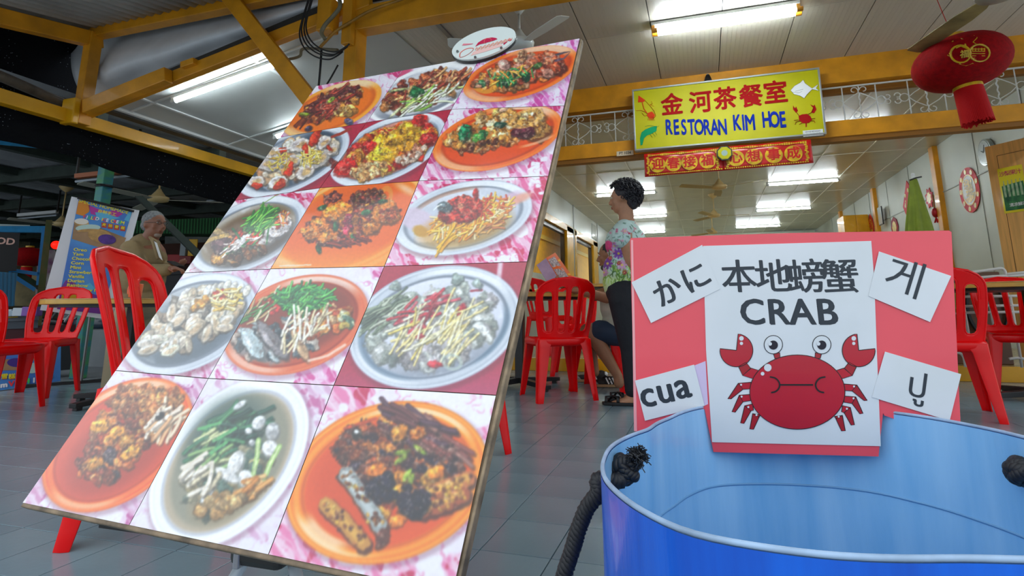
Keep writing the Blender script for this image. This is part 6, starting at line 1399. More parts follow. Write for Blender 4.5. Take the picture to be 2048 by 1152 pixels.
# ------------------------------------------------------------------ people
def skinmat(name, c, **k): return mat(name, c, .5, var=.12, vscale=14, bump=.05, bscale=120, **k)
SK_W = skinmat('fair_tan_skin', 'C08A68'); SK_M = skinmat('tan_skin', 'A97452'); SK_O = skinmat('brown_skin', '95624A')
def headgeo(mb, c, f, s=1.0, beard=False):
    f = Vector(f).normalized(); r = f.cross(Vector((0, 0, 1))).normalized(); u = r.cross(f); c = Vector(c)
    R = Matrix((r, f, u)).transposed()
    def P(x, y, z): return c + (r * x + f * y + u * z) * s
    mb.ball(P(0, -.008, .022), (.074 * s, .092 * s, .092 * s), 18, R); mb.ball(P(0, .018, -.045), (.056 * s, .066 * s, .062 * s), 16, R); mb.ball(P(0, .052, -.082), (.028 * s, .026 * s, .022 * s), 12, R)
    mb.tube([P(0, .080, .018), P(0, .100, -.012), P(0, .106, -.026)], [.009 * s, .012 * s, .014 * s], 8); mb.ball(P(0, .100, -.026), (.018 * s, .014 * s, .011 * s), 10, R)
    for q in (-1, 1): 
        mb.ball(P(q * .028, .078, .030), (.022 * s, .010 * s, .008 * s), 8, R); mb.ball(P(q * .040, .058, -.022), (.022 * s, .018 * s, .022 * s), 8, R)
        mb.ball(P(q * .076, -.010, -.008), (.008 * s, .017 * s, .030 * s), 10, R)
    mb.ball(P(0, .082, -.055), (.024 * s, .011 * s, .006 * s), 10, R); mb.ball(P(0, .080, -.066), (.020 * s, .011 * s, .007 * s), 10, R)
    return P, R
def face_parts(par, P, R, s, lip, brow):
    for q in (-1, 1):
        mb = MB(); mb.ball(P(q * .030, .076, .014), (.012 * s, .007 * s, .006 * s), 12, R); mb.build('eye', mat('eye_white', 'E4DCD4', .3), par, smooth=True)
        mb = MB(); mb.ball(P(q * .030, .0805, .014), (.0052 * s, .004 * s, .0055 * s), 10, R); mb.build('iris', mat('dark_iris', '1E1410', .2), par, smooth=True)
        mb = MB(); mb.tube([P(q * .016, .086, .034), P(q * .030, .086, .039), P(q * .046, .076, .034)], .0035 * s, 6, flat=.6); mb.build('eyebrow', brow, par, smooth=True)
    mb = MB(); mb.ball(P(0, .088, -.055), (.022 * s, .007 * s, .0045 * s), 10, R); mb.ball(P(0, .087, -.064), (.019 * s, .008 * s, .0055 * s), 10, R); mb.build('lips', lip, par, smooth=True)
def handgeo(mb, w, d, pn, s=1.0, curl=.6, thumb=1):
    """wrist w, direction d of the palm, palm normal pn (towards the held thing)"""
    d = Vector(d).normalized(); pn = Vector(pn); pn = (pn - d * pn.dot(d)).normalized(); sd = d.cross(pn).normalized(); w = Vector(w)
    mb.cone(w, w + d * .045 * s, .024 * s, .028 * s, 10)
    R = Matrix((sd, d, pn)).transposed(); mb.ball(w + d * .05 * s, (.040 * s, .048 * s, .016 * s), 12, R)
    for i, (o, L) in enumerate(((-.030, .068), (-.010, .078), (.010, .072), (.029, .056))):
        p = w + d * .082 * s + sd * o * s; t = 0; dd = d
        for k, f_ in enumerate((.45, .32, .23)):
            dd = (Quaternion(sd, -curl * (.5 + .35 * k)) @ dd); q = p + dd * L * f_ * s * 1.05; 
            if (Quaternion(sd, -curl) @ d).dot(pn) < 0: dd = Quaternion(sd, 2 * curl * (.5 + .35 * k)) @ dd; q = p + dd * L * f_ * s * 1.05
            mb.cone(p, q, (.0098 - .001 * k) * s, (.0090 - .001 * k) * s, 8); p = q
    b = w + d * .022 * s - sd * .026 * s * thumb; q = b + (d * .7 - sd * .7 * thumb + pn * .3).normalized() * .040 * s; mb.cone(b, q, .015 * s, .0115 * s, 8); mb.cone(q, q + (d * .8 + pn * .6).normalized() * .030 * s, .0115 * s, .0095 * s, 8)
def blob(name, parts, m, par, vox, smooth=5):
    mb = MB()
    for p in parts:
        if callable(p): p(mb)
        elif p[0] == 'c': mb.cone(p[1], p[2], p[3], p[4], 16)
        elif p[0] == 'e': mb.ball(p[1], p[2], 18, p[3] if len(p) > 3 else None)
    o = mb.build(name, m, par, norm=True); voxel(o, vox, smooth); return o
def dx(p, a=0, b=0, c=0): return Vector(p) + Vector((a, b, c))
# ---- standing woman with curly hair
W = 4.0
def w(x, y, b=0.0): q = at(x, y, W); return Vector((q.x, q.y + b, q.z))
wm = thing('person', 'standing person with curly dark hair, floral mint top and dark trousers', 'person', (w(1262, 700).x, W, 0))
hc = w(1246, 398); fdir = Vector((-1, .12, -.06)); store = {}
def hw(mb): store['w'] = headgeo(mb, hc, fdir, .98)
blob('body', [hw, ('c', dx(hc, .015, 0, -.05), w(1254, 450), .052, .058), ('e', w(1252, 490), (.12, .15, .15)), ('e', w(1247, 545), (.115, .135, .12)),
    ('c', w(1255, 462, -.15), w(1258, 490, -.17), .052, .046), ('c', w(1258, 490, -.17), w(1267, 530, -.13), .046, .038), ('c', w(1267, 530, -.13), w(1290, 552, .02), .038, .030), lambda mb: handgeo(mb, w(1290, 552, .02), (.5, .8, -.1), (0, 0, 1), .9, .4),
    ('c', w(1255, 462, .15), w(1262, 500, .18), .050, .044), ('c', w(1262, 500, .18), w(1272, 535, .14), .044, .036), ('c', w(1272, 535, .14), w(1292, 556, .0), .036, .030),
    ('c', w(1252, 600, -.07), w(1262, 695, -.06), .085, .055), ('c', w(1262, 695, -.06), w(1268, 785, -.06), .060, .040), ('c', w(1252, 600, .08), w(1258, 695, .09), .085, .055), ('c', w(1258, 695, .09), w(1262, 785, .10), .060, .040),
    ('c', dx(w(1272, 797, -.06), 0, 0, 0), dx(w(1238, 803, -.075), 0, 0, 0), .036, .026), ('c', w(1238, 803, -.075), w(1226, 805, -.08), .026, .018),
    ('c', w(1266, 797, .10), w(1240, 803, .10), .036, .022)], SK_W, wm, .009, 4)
P_, R_ = store['w']; face_parts(wm, P_, R_, .98, mat('muted_red_lips', '9A3A34', .4), M_INK)
mb = MB(); rr = random.Random(5); 
for i in range(620):
    a, e = rr.uniform(0, 2 * PI), math.asin(rr.uniform(-.72, 1)); q = Vector((.096 * math.cos(e) * math.cos(a), .112 * math.cos(e) * math.sin(a), .102 * math.sin(e)))
    if q.y > .045 and q.z < .055: continue
    if q.z < -.045 and q.y > -.02: continue
    if abs(q.x) > .05 and -.035 < q.z < .02 and q.y > -.02: continue
    k = P_(q.x, q.y - .022, q.z + .030); n = (k - hc).normalized(); a_, b_ = frame(n); ph = rr.uniform(0, 6); r0 = rr.uniform(.011, .020)
    mb.tube([k + n * (.002 + .0045 * j) + (a_ * math.cos(ph + j * 1.1) + b_ * math.sin(ph + j * 1.1)) * r0 * (.4 + .12 * j) for j in range(6)], .0046, 4)
mb.ball(P_(0, -.030, .040), (.084, .096, .088), 20, R_); mb.ball(P_(0, -.070, -.02), (.066, .05, .07), 16, R_)
h_ = mb.build('hair', mat('dark_curly_hair', '17161A', .5, var=.4, vscale=60, color2='34323A'), wm, smooth=True)
mb = MB(); mb.tube([P_(.068, .02, .010), P_(.05, .085, .012), P_(.01, .100, .012)], .0022, 5); mb.build('glasses', M_BLACK, wm)
tr = blob('trousers', [('e', w(1250, 582), (.138, .170, .13)), ('c', w(1250, 600, -.07), w(1263, 695, -.06), .108, .072), ('c', w(1263, 695, -.06), w(1268, 778, -.06), .070, .055), ('c', w(1250, 600, .08), w(1258, 695, .09), .108, .072), ('c', w(1258, 695, .09), w(1262, 778, .10), .070, .055)],
    mat('dark_navy_trousers', '14161F', .75, bump=.5, bscale=26, var=.2), wm, .009, 4)
sh = blob('shirt', [('c', w(1253, 452), w(1252, 470), .068, .11), ('e', w(1252, 488), (.150, .185, .150)), ('e', w(1247, 540), (.148, .172, .14)), ('c', w(1247, 545), w(1246, 566), .142, .146),
    ('c', w(1254, 462, -.14), w(1249, 474, -.175), .066, .066), ('c', w(1249, 472, -.175), w(1249, 482, -.18), .068, .070), ('c', w(1256, 462, .14), w(1260, 480, .18), .064, .064)], mat('printed_floral_shirt', 'FFFFFF', .7, attr='paint'), wm, .006, 3)
me = sh.data; n = len(me.vertices); co = np.empty(n * 3, 'f'); me.vertices.foreach_get('co', co); co = co.reshape(-1, 3) + np.array(OFF[wm])
X_, Y_ = pix(co); pt = Paint(X_.astype('f4'), Y_.astype('f4'), 77); pt.C[:] = rgb('C4DCD6'); pt.put(sm(530, 568, Y_) * .75, 'C8DC8C'); r_ = pt.r
def flower(x, y, r0, c, n=7, mid='E8D060'):
    for k in range(n): a = 2 * PI * k / n; pt.line([(x, y), (x + r0 * math.cos(a), y + r0 * math.sin(a))], r0 * .5, c, .95, .5)
    pt.ell(x, y, r0 * .28, r0 * .28, 0, mid, .5)
for _ in range(150): x, y = r_.uniform(1200, 1300), r_.uniform(440, 540); t = r_.uniform(0, 3); pt.line([(x, y), (x + 5 * math.cos(t), y + 5 * math.sin(t))], 1.6, ('5E8A74', '7A9C88', 'C84A6A', '4E6E5C')[r_.integers(4)], .8, .5)
for _ in range(20): pt.ell(r_.uniform(1204, 1294), r_.uniform(445, 520), 2.6, 2.2, 0, ('D03060', 'C86A8A', 'E0A0B8')[r_.integers(3)], .6)
for _ in range(170): x, y = r_.uniform(1200, 1296), r_.uniform(528, 575); t = r_.normal(-1.4, .5); pt.line([(x, y), (x + 9 * math.cos(t), y + 9 * math.sin(t))], 1.8, ('5E8A30', '86B03C', '3E6A2C', 'B4D060')[r_.integers(4)], .85, .5)
for x, y, q, c in ((1216, 493, 9, 'E03878'), (1237, 507, 9, '8A50B8'), (1215, 527, 9, '8040A0'), (1244, 530, 9, 'D8A0CC'), (1220, 516, 4, 'C83048'), (1238, 526, 4, 'A83030'), (1249, 545, 4, 'B83844'), (1208, 545, 7, 'D898C4'), (1228, 492, 6, 'C8A0D4'), (1250, 462, 5, 'E0A8BC'), (1256, 500, 7, '7A48A0')): flower(x, y, q, c, 8 if q > 6 else 6)
pt.ell(1216, 490, 8, 9, .2, 'E8488A', 1.5, .9); pt.line([(1218, 500), (1219, 512)], 1.5, '5E8A4C')
ca = me.color_attributes.new('paint', 'FLOAT_COLOR', 'POINT'); C_ = pt.C; ca.data.foreach_set('color', np.c_[np.where(C_ <= .04045, C_ / 12.92, ((C_ + .055) / 1.055) ** 2.4), np.ones(n)].astype('f4').ravel())
M_SAND = mat('black_rubber_sandal', '101114', .5)
for b, xo in ((-.07, 0), (.10, 2)):
    s_ = MB(); a_, b_ = w(1276 + xo, 806, b), w(1221 + xo, 808, b - .01); a_.z = b_.z = .012
    out = [(-.02, -.032), (.06, -.040), (.15, -.042), (.215, -.030), (.232, 0), (.215, .032), (.15, .040), (.06, .034), (-.02, .030), (-.035, 0)]; d = (b_ - a_).normalized(); sd = Vector((0, 0, 1)).cross(d)
    s_.prism(out, Vector((a_.x, a_.y, .022)), d, sd, .020); o = s_.build('sandal', M_SAND, wm, bevel=.004)
    st_ = MB()
    for t0, t1 in ((.13, .20), (.19, .12)): st_.tube([a_ + d * t0 - sd * .040 + Vector((0, 0, .012)), a_ + d * (t0 * .6 + t1 * .4) - sd * .02 + Vector((0, 0, .045)), a_ + d * t1 + sd * .02 + Vector((0, 0, .045)), a_ + d * t1 + sd * .040 + Vector((0, 0, .012))], .012, 8, flat=.5)
    st_.build('strap', M_SAND, wm, smooth=True)
# ---- seated man with a menu
def m(x, y, Y=4.62): return at(x, y, Y)
sm_ = thing('person', 'seated bearded person in a pale shirt and navy shorts reading a menu', 'person', (m(1240, 690).x, 4.62, 0))
hc2 = m(1219, 512, 4.66); store2 = {}
hl_, hr_ = m(1122, 562, 4.45), m(1142, 578, 4.36)
blob('body', [lambda mb: store2.setdefault('m', headgeo(mb, hc2, Vector((-1, .05, -.12)), 1.02)), ('c', dx(hc2, .02, 0, -.06), m(1236, 562), .058, .065), ('e', m(1240, 610), (.13, .17, .17)),
    ('c', m(1236, 575, 4.44), m(1214, 596, 4.38), .048, .044), ('c', m(1214, 596, 4.38), m(1160, 582, 4.34), .044, .030), lambda mb: handgeo(mb, m(1160, 582, 4.34), (-1, .05, .1), (0, .2, -1), .95, .35),
    ('c', m(1236, 575, 4.82), m(1190, 592, 4.62), .048, .042), ('c', m(1190, 592, 4.62), m(1136, 566, 4.46), .040, .028), lambda mb: handgeo(mb, m(1138, 567, 4.46), (-.9, -.1, .35), (-.2, -.9, .2), .95, .9),
    ('e', m(1250, 668), (.16, .19, .13)), ('c', m(1250, 672, 4.52), m(1183, 662, 4.46), .085, .064), ('c', m(1183, 664, 4.46), m(1205, 700, 4.45), .064, .056), ('c', m(1205, 700, 4.45), m(1236, 752, 4.42), .056, .036), ('c', m(1236, 752, 4.42), m(1238, 766, 4.42), .036, .040),
    ('c', m(1245, 672, 4.78), m(1174, 662, 4.72), .085, .062), ('c', m(1174, 664, 4.72), m(1190, 745, 4.68), .058, .036)], SK_M, sm_, .009, 4)
P2, R2 = store2['m']; face_parts(sm_, P2, R2, 1.02, mat('brown_lips', '7A4636', .5), mat('grey_brow', '3A3632', .7))
mb = MB(); mb.ball(P2(0, -.02, .035), (.078, .095, .085), 18, R2); mb.ball(P2(0, -.06, -.01), (.07, .05, .07), 12, R2); mb.build('hair', mat('short_greying_hair', '2E2C2C', .7, bump=.6, bscale=90), sm_, smooth=True)
mb = MB(); mb.ball(P2(0, .045, -.088), (.048, .044, .032), 14, R2); mb.build('beard', mat('greying_beard', '4A423C', .9, bump=.8, bscale=120), sm_, smooth=True)
blob('shirt', [('c', m(1238, 566), m(1238, 578), .075, .12), ('e', m(1240, 612), (.165, .205, .19)), ('e', m(1246, 645), (.175, .205, .12)), ('c', m(1237, 572, 4.44), m(1226, 590, 4.40), .066, .066), ('c', m(1236, 575, 4.82), m(1215, 590, 4.72), .066, .062)], mat('pale_green_white_shirt', 'C4C8B4', .75, bump=.3, bscale=18), sm_, .009, 4)
blob('shorts', [('e', m(1252, 668), (.172, .20, .12)), ('c', m(1250, 672, 4.52), m(1200, 663, 4.47), .100, .090), ('c', m(1246, 672, 4.78), m(1198, 662, 4.74), .100, .088)], mat('navy_shorts', '23344C', .75, bump=.3, bscale=22, var=.12), sm_, .009, 4)
M_SHOE = mat('dark_suede_shoe', '2B2624', .8); M_SOLE = mat('tan_gum_sole', 'A8845C', .6); M_TOE = mat('grey_suede_toe', '8E8C88', .8); M_STR = mat('white_leather_stripe', 'E8E8E4', .4)
def shoe(heel, d, tilt=0.0):
    d = Vector(d).normalized(); up = Vector((0, 0, 1)); sd = d.cross(up).normalized(); h = Vector(heel)
    out = [(-.01, -.030), (.06, -.034), (.14, -.042), (.22, -.040), (.268, -.02), (.275, 0), (.268, .022), (.22, .040), (.14, .038), (.06, .032), (-.01, .030), (-.02, 0)]
    MB().prism(out, h + up * .022, d, -sd if d.cross(-sd).z > 0 else sd, .022).build('sole', M_SOLE, sm_, bevel=.004)
    s_ = MB(); R3 = Matrix((sd, d, up)).transposed()
    s_.ball(h + d * .04 + up * .05, (.034, .055, .050), 14, R3); s_.ball(h + d * .12 + up * .045, (.038, .08, .040), 14, R3); s_.ball(h + d * .20 + up * .034, (.037, .062, .026), 14, R3); s_.build('upper', M_SHOE, sm_, smooth=True)
    MB().ball(h + d * .228 + up * .030, (.036, .044, .022), 14, R3).build('toe_cap', M_TOE, sm_, smooth=True)
    for k in range(3):
        for q in (-1, 1): MB().bar(h + d * (.075 + .026 * k) + sd * q * .0385 + up * .026, h + d * (.10 + .026 * k) + sd * q * .030 + up * .075, .011, .004, sd).build('stripe', M_STR, sm_)
    MB().tube([h + d * .15 + up * .07 - sd * .02, h + d * .17 + up * .075 + sd * .015, h + d * .14 + up * .085 - sd * .02, h + d * .16 + up * .09 + sd * .015, h + d * .18 + up * .065], .004, 5).build('laces', M_BLACK, sm_)
    MB().ball(h + d * .0 + up * .068, (.022, .02, .022), 10, R3).build('heel_tab', M_STR, sm_, smooth=True)
hq = atZ(1250, 775, 0.0); shoe((hq.x, hq.y, .004), (-1, -.12, 0))
hq = atZ(1205, 765, 0.0); shoe((hq.x + .03, hq.y, .004), (-1, -.05, 0))
# the open menu he holds, a stapled pair of laminated covers
mn = thing('menu', 'open menu with a lavender back and orange photo page held by the seated person', 'menu', m(1110, 545, 4.42))
def mq(pts, Y): return [at(x, y, Y) for x, y in pts]
def quad(par, q, mt_, name, lift=0.0, th=.003):
    n = (q[1] - q[0]).cross(q[3] - q[0]).normalized(); n = n if n.y < 0 else -n; q = [p + n * lift for p in q]; return MB().add(q + [p - n * th for p in q], [(0, 1, 2, 3), (7, 6, 5, 4), (0, 4, 5, 1), (1, 5, 6, 2), (2, 6, 7, 3), (3, 7, 4, 0)]).build(name, mt_, par)
qa = [at(1073.4, 530, 4.36), at(1092, 516, 4.42), at(1117, 557, 4.42), at(1095, 565, 4.36)]; quad(mn, qa, mat('lavender_laminated_cover', 'BC9CB8', .25, coat=.6, var=.12, vscale=14), 'back_cover')
qb = [at(1092, 516, 4.42), at(1110.5, 505, 4.50), at(1149, 559, 4.50), at(1118, 558, 4.42)]; quad(mn, qb, mat('orange_menu_page', 'E8641C', .3, coat=.6), 'page')
def on4(q, u, v): return q[0].lerp(q[1], u).lerp(q[3].lerp(q[2], u), v)
for v0, v1 in ((.10, .46), (.55, .95)):
    q4 = [on4(qb, .05, v0), on4(qb, .72, v0), on4(qb, .72, v1), on4(qb, .05, v1)]; quad(mn, q4, mat('menu_food_photo', '7A5A58', .3, var=.9, vscale=70, color2='D8C8C8'), 'food_picture', .002, .001)
for v in (.25, .78): quad(mn, [on4(qb, .78, v), on4(qb, .96, v), on4(qb, .96, v + .06), on4(qb, .78, v + .06)], mat('yellow_price_tag', 'F0B81C', .4), 'price_tag', .002, .001)
# ---- man in a tan jacket on the left
D0 = 4.85
def g_(x, y, dd=0.0): return atD(x, y, D0 + dd)
tm = thing('person', 'grey haired person with glasses in a tan jacket standing behind the left tables', 'person', (g_(275, 700).x, g_(275, 700).y, -.03))
hc3 = g_(309, 450); vx = (g_(360, 450) - g_(300, 450)).normalized(); toward = (Vector((0, 0, H)) - hc3); toward.z = 0; toward.normalize()
fd = (vx * .85 + toward * .50).normalized(); fd.z = -.02; st3 = {}
gr0 = Vector((0, 0, -.03))
def gz(x, z, dd=0.0): q = g_(x, 600, dd); return Vector((q.x, q.y, z))
blob('body', [lambda mb: st3.setdefault('m', headgeo(mb, hc3, fd, 1.04)), ('c', dx(hc3, 0, 0, -.06), g_(296, 484), .062, .07), ('e', g_(286, 520), (.19, .17, .20)), ('c', g_(262, 500, -.15), g_(285, 545, -.22), .055, .05), ('c', g_(285, 545, -.22), g_(338, 538, -.2), .046, .032),
    lambda mb: handgeo(mb, g_(338, 538, -.2), vx, (0, 0, -1), 1.0, .7), ('c', g_(300, 500, .18), g_(312, 545, .2), .055, .048), ('c', g_(312, 545, .2), g_(345, 530, .0), .044, .030), lambda mb: handgeo(mb, g_(345, 530, .0), vx * .8 + toward * .4, (0, 0, 1), 1.0, .8, -1),
    ('c', g_(270, 590, -.05), gz(252, .50, -.05), .10, .075), ('c', gz(252, .50, -.05), gz(246, .06, 0), .07, .045), ('c', g_(285, 590, .08), gz(276, .50, .1), .10, .075), ('c', gz(276, .50, .1), gz(274, .06, .12), .07, .045)], SK_O, tm, .010, 4)
P3, R3_ = st3['m']; face_parts(tm, P3, R3_, 1.04, mat('brown_lips', '7A4636', .5), mat('light_grey_brow', '8A8682', .7))
mb = MB(); mb.ball(P3(0, -.022, .042), (.081, .098, .084), 20, R3_); mb.ball(P3(0, -.055, -.005), (.076, .055, .06), 14, R3_); mb.build('hair', mat('silver_grey_hair', '8E9294', .6, var=.4, vscale=60, color2='5A5C5E', bump=.5, bscale=120), tm, smooth=True)
mb = MB(); mb.ball(P3(0, .053, -.085), (.032, .030, .024), 14, R3_); mb.build('beard', mat('white_stubble', '96867A', .9), tm, smooth=True)
gm_ = MB()
for q in (-1, 1):
    gm_.tube([P3(q * .030 + .019 * math.cos(a), .094, .012 + .014 * math.sin(a)) for a in np.linspace(0, 2 * PI, 18)], .0018, 5); gm_.tube([P3(q * .050, .093, .015), P3(q * .078, .02, .012), P3(q * .080, -.02, .008)], .0018, 5)
gm_.tube([P3(-.011, .096, .014), P3(.011, .096, .014)], .0016, 5); gm_.build('glasses', mat('thin_metal_frame', '4A4440', .3, metal=.7), tm)
M_JKT = mat('tan_cotton_jacket', '97825C', .8, bump=.6, bscale=14, var=.12)
blob('jacket', [('c', g_(292, 486), g_(288, 496), .085, .13), ('e', g_(284, 520, 0), (.205, .18, .17)), ('e', g_(284, 556, 0), (.19, .18, .20)), ('e', g_(284, 596), (.185, .17, .10)), ('c', g_(262, 500, -.14), g_(280, 545, -.22), .085, .072), ('c', g_(280, 545, -.22), g_(332, 540, -.2), .070, .052), ('c', g_(300, 498, .17), g_(311, 543, .2), .08, .07), ('c', g_(311, 543, .2), g_(338, 534, .03), .066, .050)], M_JKT, tm, .010, 3)
quad(tm, [g_(308, 482, -.19), g_(314, 486, -.19), g_(325, 520, -.24), g_(318, 514, -.24)], mat('white_undershirt', 'DADCDC', .7), 'undershirt', .0, .02)
mb = MB(); mb.tube([g_(300, 474, -.13), g_(306, 484, -.19), g_(316, 518, -.235)], .014, 8, flat=.5).tube([g_(300, 474, -.12), g_(314, 482, -.17), g_(327, 522, -.22)], .013, 8, flat=.5); mb.build('collar', M_JKT, tm, smooth=True)
blob('trousers', [('e', g_(280, 610), (.19, .18, .13)), ('c', g_(268, 610, -.06), gz(252, .48, -.05), .125, .10), ('c', gz(252, .48, -.05), gz(246, .03, 0), .10, .08), ('c', g_(287, 610, .1), gz(278, .48, .12), .125, .10), ('c', gz(278, .48, .12), gz(276, .03, .14), .10, .08)], mat('khaki_trousers', 'B8AC8C', .8, bump=.4, bscale=12), tm, .010, 3)
for x, dd in ((246, 0), (276, .14)):
    q = gz(x, .02, dd); MB().ball(q + vx * .06, (.05, .12, .05), 14, Matrix((vx.cross(Vector((0, 0, 1))).normalized(), vx, Vector((0, 0, 1)))).transposed()).build('shoe', M_BLACK, tm, smooth=True)
ph = g_(352, 528, -.1); MB().box(ph, (.13, .07, .012), Matrix.Rotation(.35, 3, 'Y')).build('phone_body', M_BLACK, None).name
bpy.data.objects['phone_body'].name = 'phone'; prop(bpy.data.objects['phone'], 'dark phone held out by the person in the tan jacket', 'phone')
# ------------------------------------------------------------------ food court on the left, seen past the menu board
def facing(px_, py_, d):
    p = atD(px_, py_, d); n = Vector((-p.x, -p.y, 0)).normalized(); u = Vector((-n.y, n.x, 0)); u = u if u.dot(Vector(ray(px_ + 10, py_)) - Vector(ray(px_, py_))) > 0 else -u; return p, n, u
class Board2:
    def __init__(s, par, px_, py_, d): s.par = par; s.p, s.n, s.u = facing(px_, py_, d)
    def a(s, x, y, l=0.0): return atP(x, y, s.p, s.n) + s.n * l
    def poly(s, name, pts, m, l=0.0, t=.002, **k):
        ps = [s.a(x, y) for x, y in pts]; P = [((p - s.p).dot(s.u), p.z - s.p.z) for p in ps]
        if sum(P[i][0] * P[(i + 1) % len(P)][1] - P[(i + 1) % len(P)][0] * P[i][1] for i in range(len(P))) < 0: P = P[::-1]
        return MB().prism(P, s.p + s.n * l, s.u, Vector((0, 0, 1)), t).build(name, m, s.par, **k)
    def text(s, t, x, y, hpx, m, ang=0.0, bold=.0, xs=1.0, l=.004, align='CENTER', name='lettering'):
        q = s.a(x, y); sc = (s.a(x, y - 1) - q).length; u = s.u * math.cos(ang) + Vector((0, 0, 1)) * math.sin(ang); v = Vector((0, 0, 1)) * math.cos(ang) - s.u * math.sin(ang)
        letters(name, t, m, s.par, q, u, v, hpx * sc * 1.38, lift=l, bold=bold, xs=xs, align=align)
pb = atD(190, 560, 5.25)
ib = thing('ice_cream_banner', 'tall leaning banner listing filled ice cream flavours on blue', 'banner', (pb.x, pb.y, -.03))
B = Board2(ib, 190, 490, 5.25)
B.poly('white_sheet', [(143, 393), (279, 421), (222, 640), (80, 620)], mat('white_vinyl_sheet', 'E0E2E8', .5), 0)
B.poly('printed_panel', [(157, 399), (264, 424), (203, 628), (114, 618)], mat('blue_printed_vinyl', '3A68C8', .4, var=.35, vscale=2.5, color2='50A0E0'), .004)
M_PR = lambda n, c: mat(n, c, .45)
ell_ = lambda cx, cy, rx, ry, a=0, n=20: [(cx + rx * math.cos(t) * math.cos(a) - ry * math.sin(t) * math.sin(a), cy + rx * math.cos(t) * math.sin(a) + ry * math.sin(t) * math.cos(a)) for t in np.linspace(0, 2 * PI, n, endpoint=False)]
B.poly('orange_circle', [(157, 402), (170, 402), (180, 412), (178, 424), (166, 432), (152, 428)], M_PR('orange_print', 'E08A1C'), .006)
B.poly('magenta_swirl', [(176, 410), (196, 418), (214, 424), (230, 420), (246, 428), (232, 436), (205, 434), (182, 428)], M_PR('magenta_print', 'B82C9C'), .006)
B.poly('cyan_swirl', [(190, 425), (210, 424), (225, 432), (240, 436), (220, 440), (196, 440)], M_PR('cyan_print', '5CB8E0'), .0065)
B.poly('cyan_swirl', [(258, 424), (263, 425), (258, 444), (248, 440)], M_PR('cyan_print', '5CB8E0'), .0065)
B.poly('wooden_board_photo', [(149, 440), (190, 452), (252, 476), (243, 500), (195, 494), (144, 478)], mat('tan_board_print', 'B08A62', .45, var=.2, vscale=6), .006)
M_WAF = mat('wafer_print', 'D8A860', .45, var=.25, vscale=20)
B.poly('pastry_photo', ell_(163, 446, 15, 7, .1), M_WAF, .007); B.poly('pastry_photo', ell_(163, 443, 14, 6, .05), M_PR('cream_print', 'EDE6D8'), .008)
B.poly('pastry_photo', ell_(176, 456, 25, 7, -.05), M_PR('pale_mint_print', 'BCD8D0'), .009); B.poly('pastry_photo', ell_(176, 461, 22, 3, -.05), M_WAF, .0095)
B.poly('pastry_photo', ell_(200, 472, 25, 13, .18), M_WAF, .010); B.poly('pastry_photo', ell_(214, 479, 18, 10, .1), mat('purple_ice_print', '5A2E98', .45, var=.3, vscale=20), .011)
M_YP = M_PR('yellow_print', 'F8EC30'); M_WP = M_PR('white_print2', 'F4F6F8')
B.text('SPECIAL HOMEMADE', 208, 414, 6.4, M_YP, -.20, .02, .98, .008); B.text('自制手工', 214, 426, 5, M_YP, -.18, .02, 1.1, .008)
for i, ch in enumerate('FILLED ICE CREAM'):
    if ch != ' ': t = i / 15; B.text(ch, 169 + 76 * t, 434 + 12 * t, 6.5, M_PR(*[('bright_red_print', 'F8404C'), ('white_print2', 'E8ECF0'), ('bright_green_print', '48D868'), ('yellow_print', 'E8D81C')][i % 4]), -.16, .03, .95, .009)
for i, ch in enumerate('夹馅雪糕'): x, y = 208 + 12.5 * i, 450 + 2.2 * i; B.poly('red_square', [(x - 5, y - 5), (x + 5, y - 4), (x + 5, y + 6), (x - 5, y + 5)], M_PR('red_print', 'C83A20'), .008); B.text(ch, x, y, 4.6, M_YP, -.15, .02, 1, .011)
for i, t in enumerate(('Oreo', 'Yam', 'Chocolate', 'Corn', 'Mint', 'Strawberry', 'Vanilla', 'Durian', 'Rainbow', 'Honeydew Mango')):
    B.text(t, 147 - 1.7 * i, 499 + 8.9 * i, 6.2, M_YP, -.03, .025, 1.12, .008, 'LEFT')
B.poly('magenta_corner', [(122, 575), (132, 560), (150, 566), (160, 580), (200, 592), (203, 628), (114, 618)], M_PR('violet_print', '7A2C98'), .005); B.poly('yellow_corner', [(124, 586), (138, 574), (158, 578), (168, 590), (176, 612), (120, 610)], M_PR('amber_print', 'D8A81C'), .006)
B.poly('cyan_corner', [(166, 572), (180, 566), (190, 576), (180, 586), (168, 582)], M_PR('cyan_print', '5CB8E0'), .006)
MB().tube([B.a(155, 396, .02), B.a(268, 423, .02)], .012, 8).build('top_bar', M_BLACK, ib); MB().tube([B.a(211, 408, -.03), Vector((pb.x, pb.y, -.03)) - B.n * .05], .012, 8).build('stand_pole', M_STEEL, ib)
MB().bar(Vector((pb.x, pb.y, 0)) - B.u * .4 - B.n * .05, Vector((pb.x, pb.y, 0)) + B.u * .4 - B.n * .05, .06, .05).build('stand_foot', M_BLACK, ib)
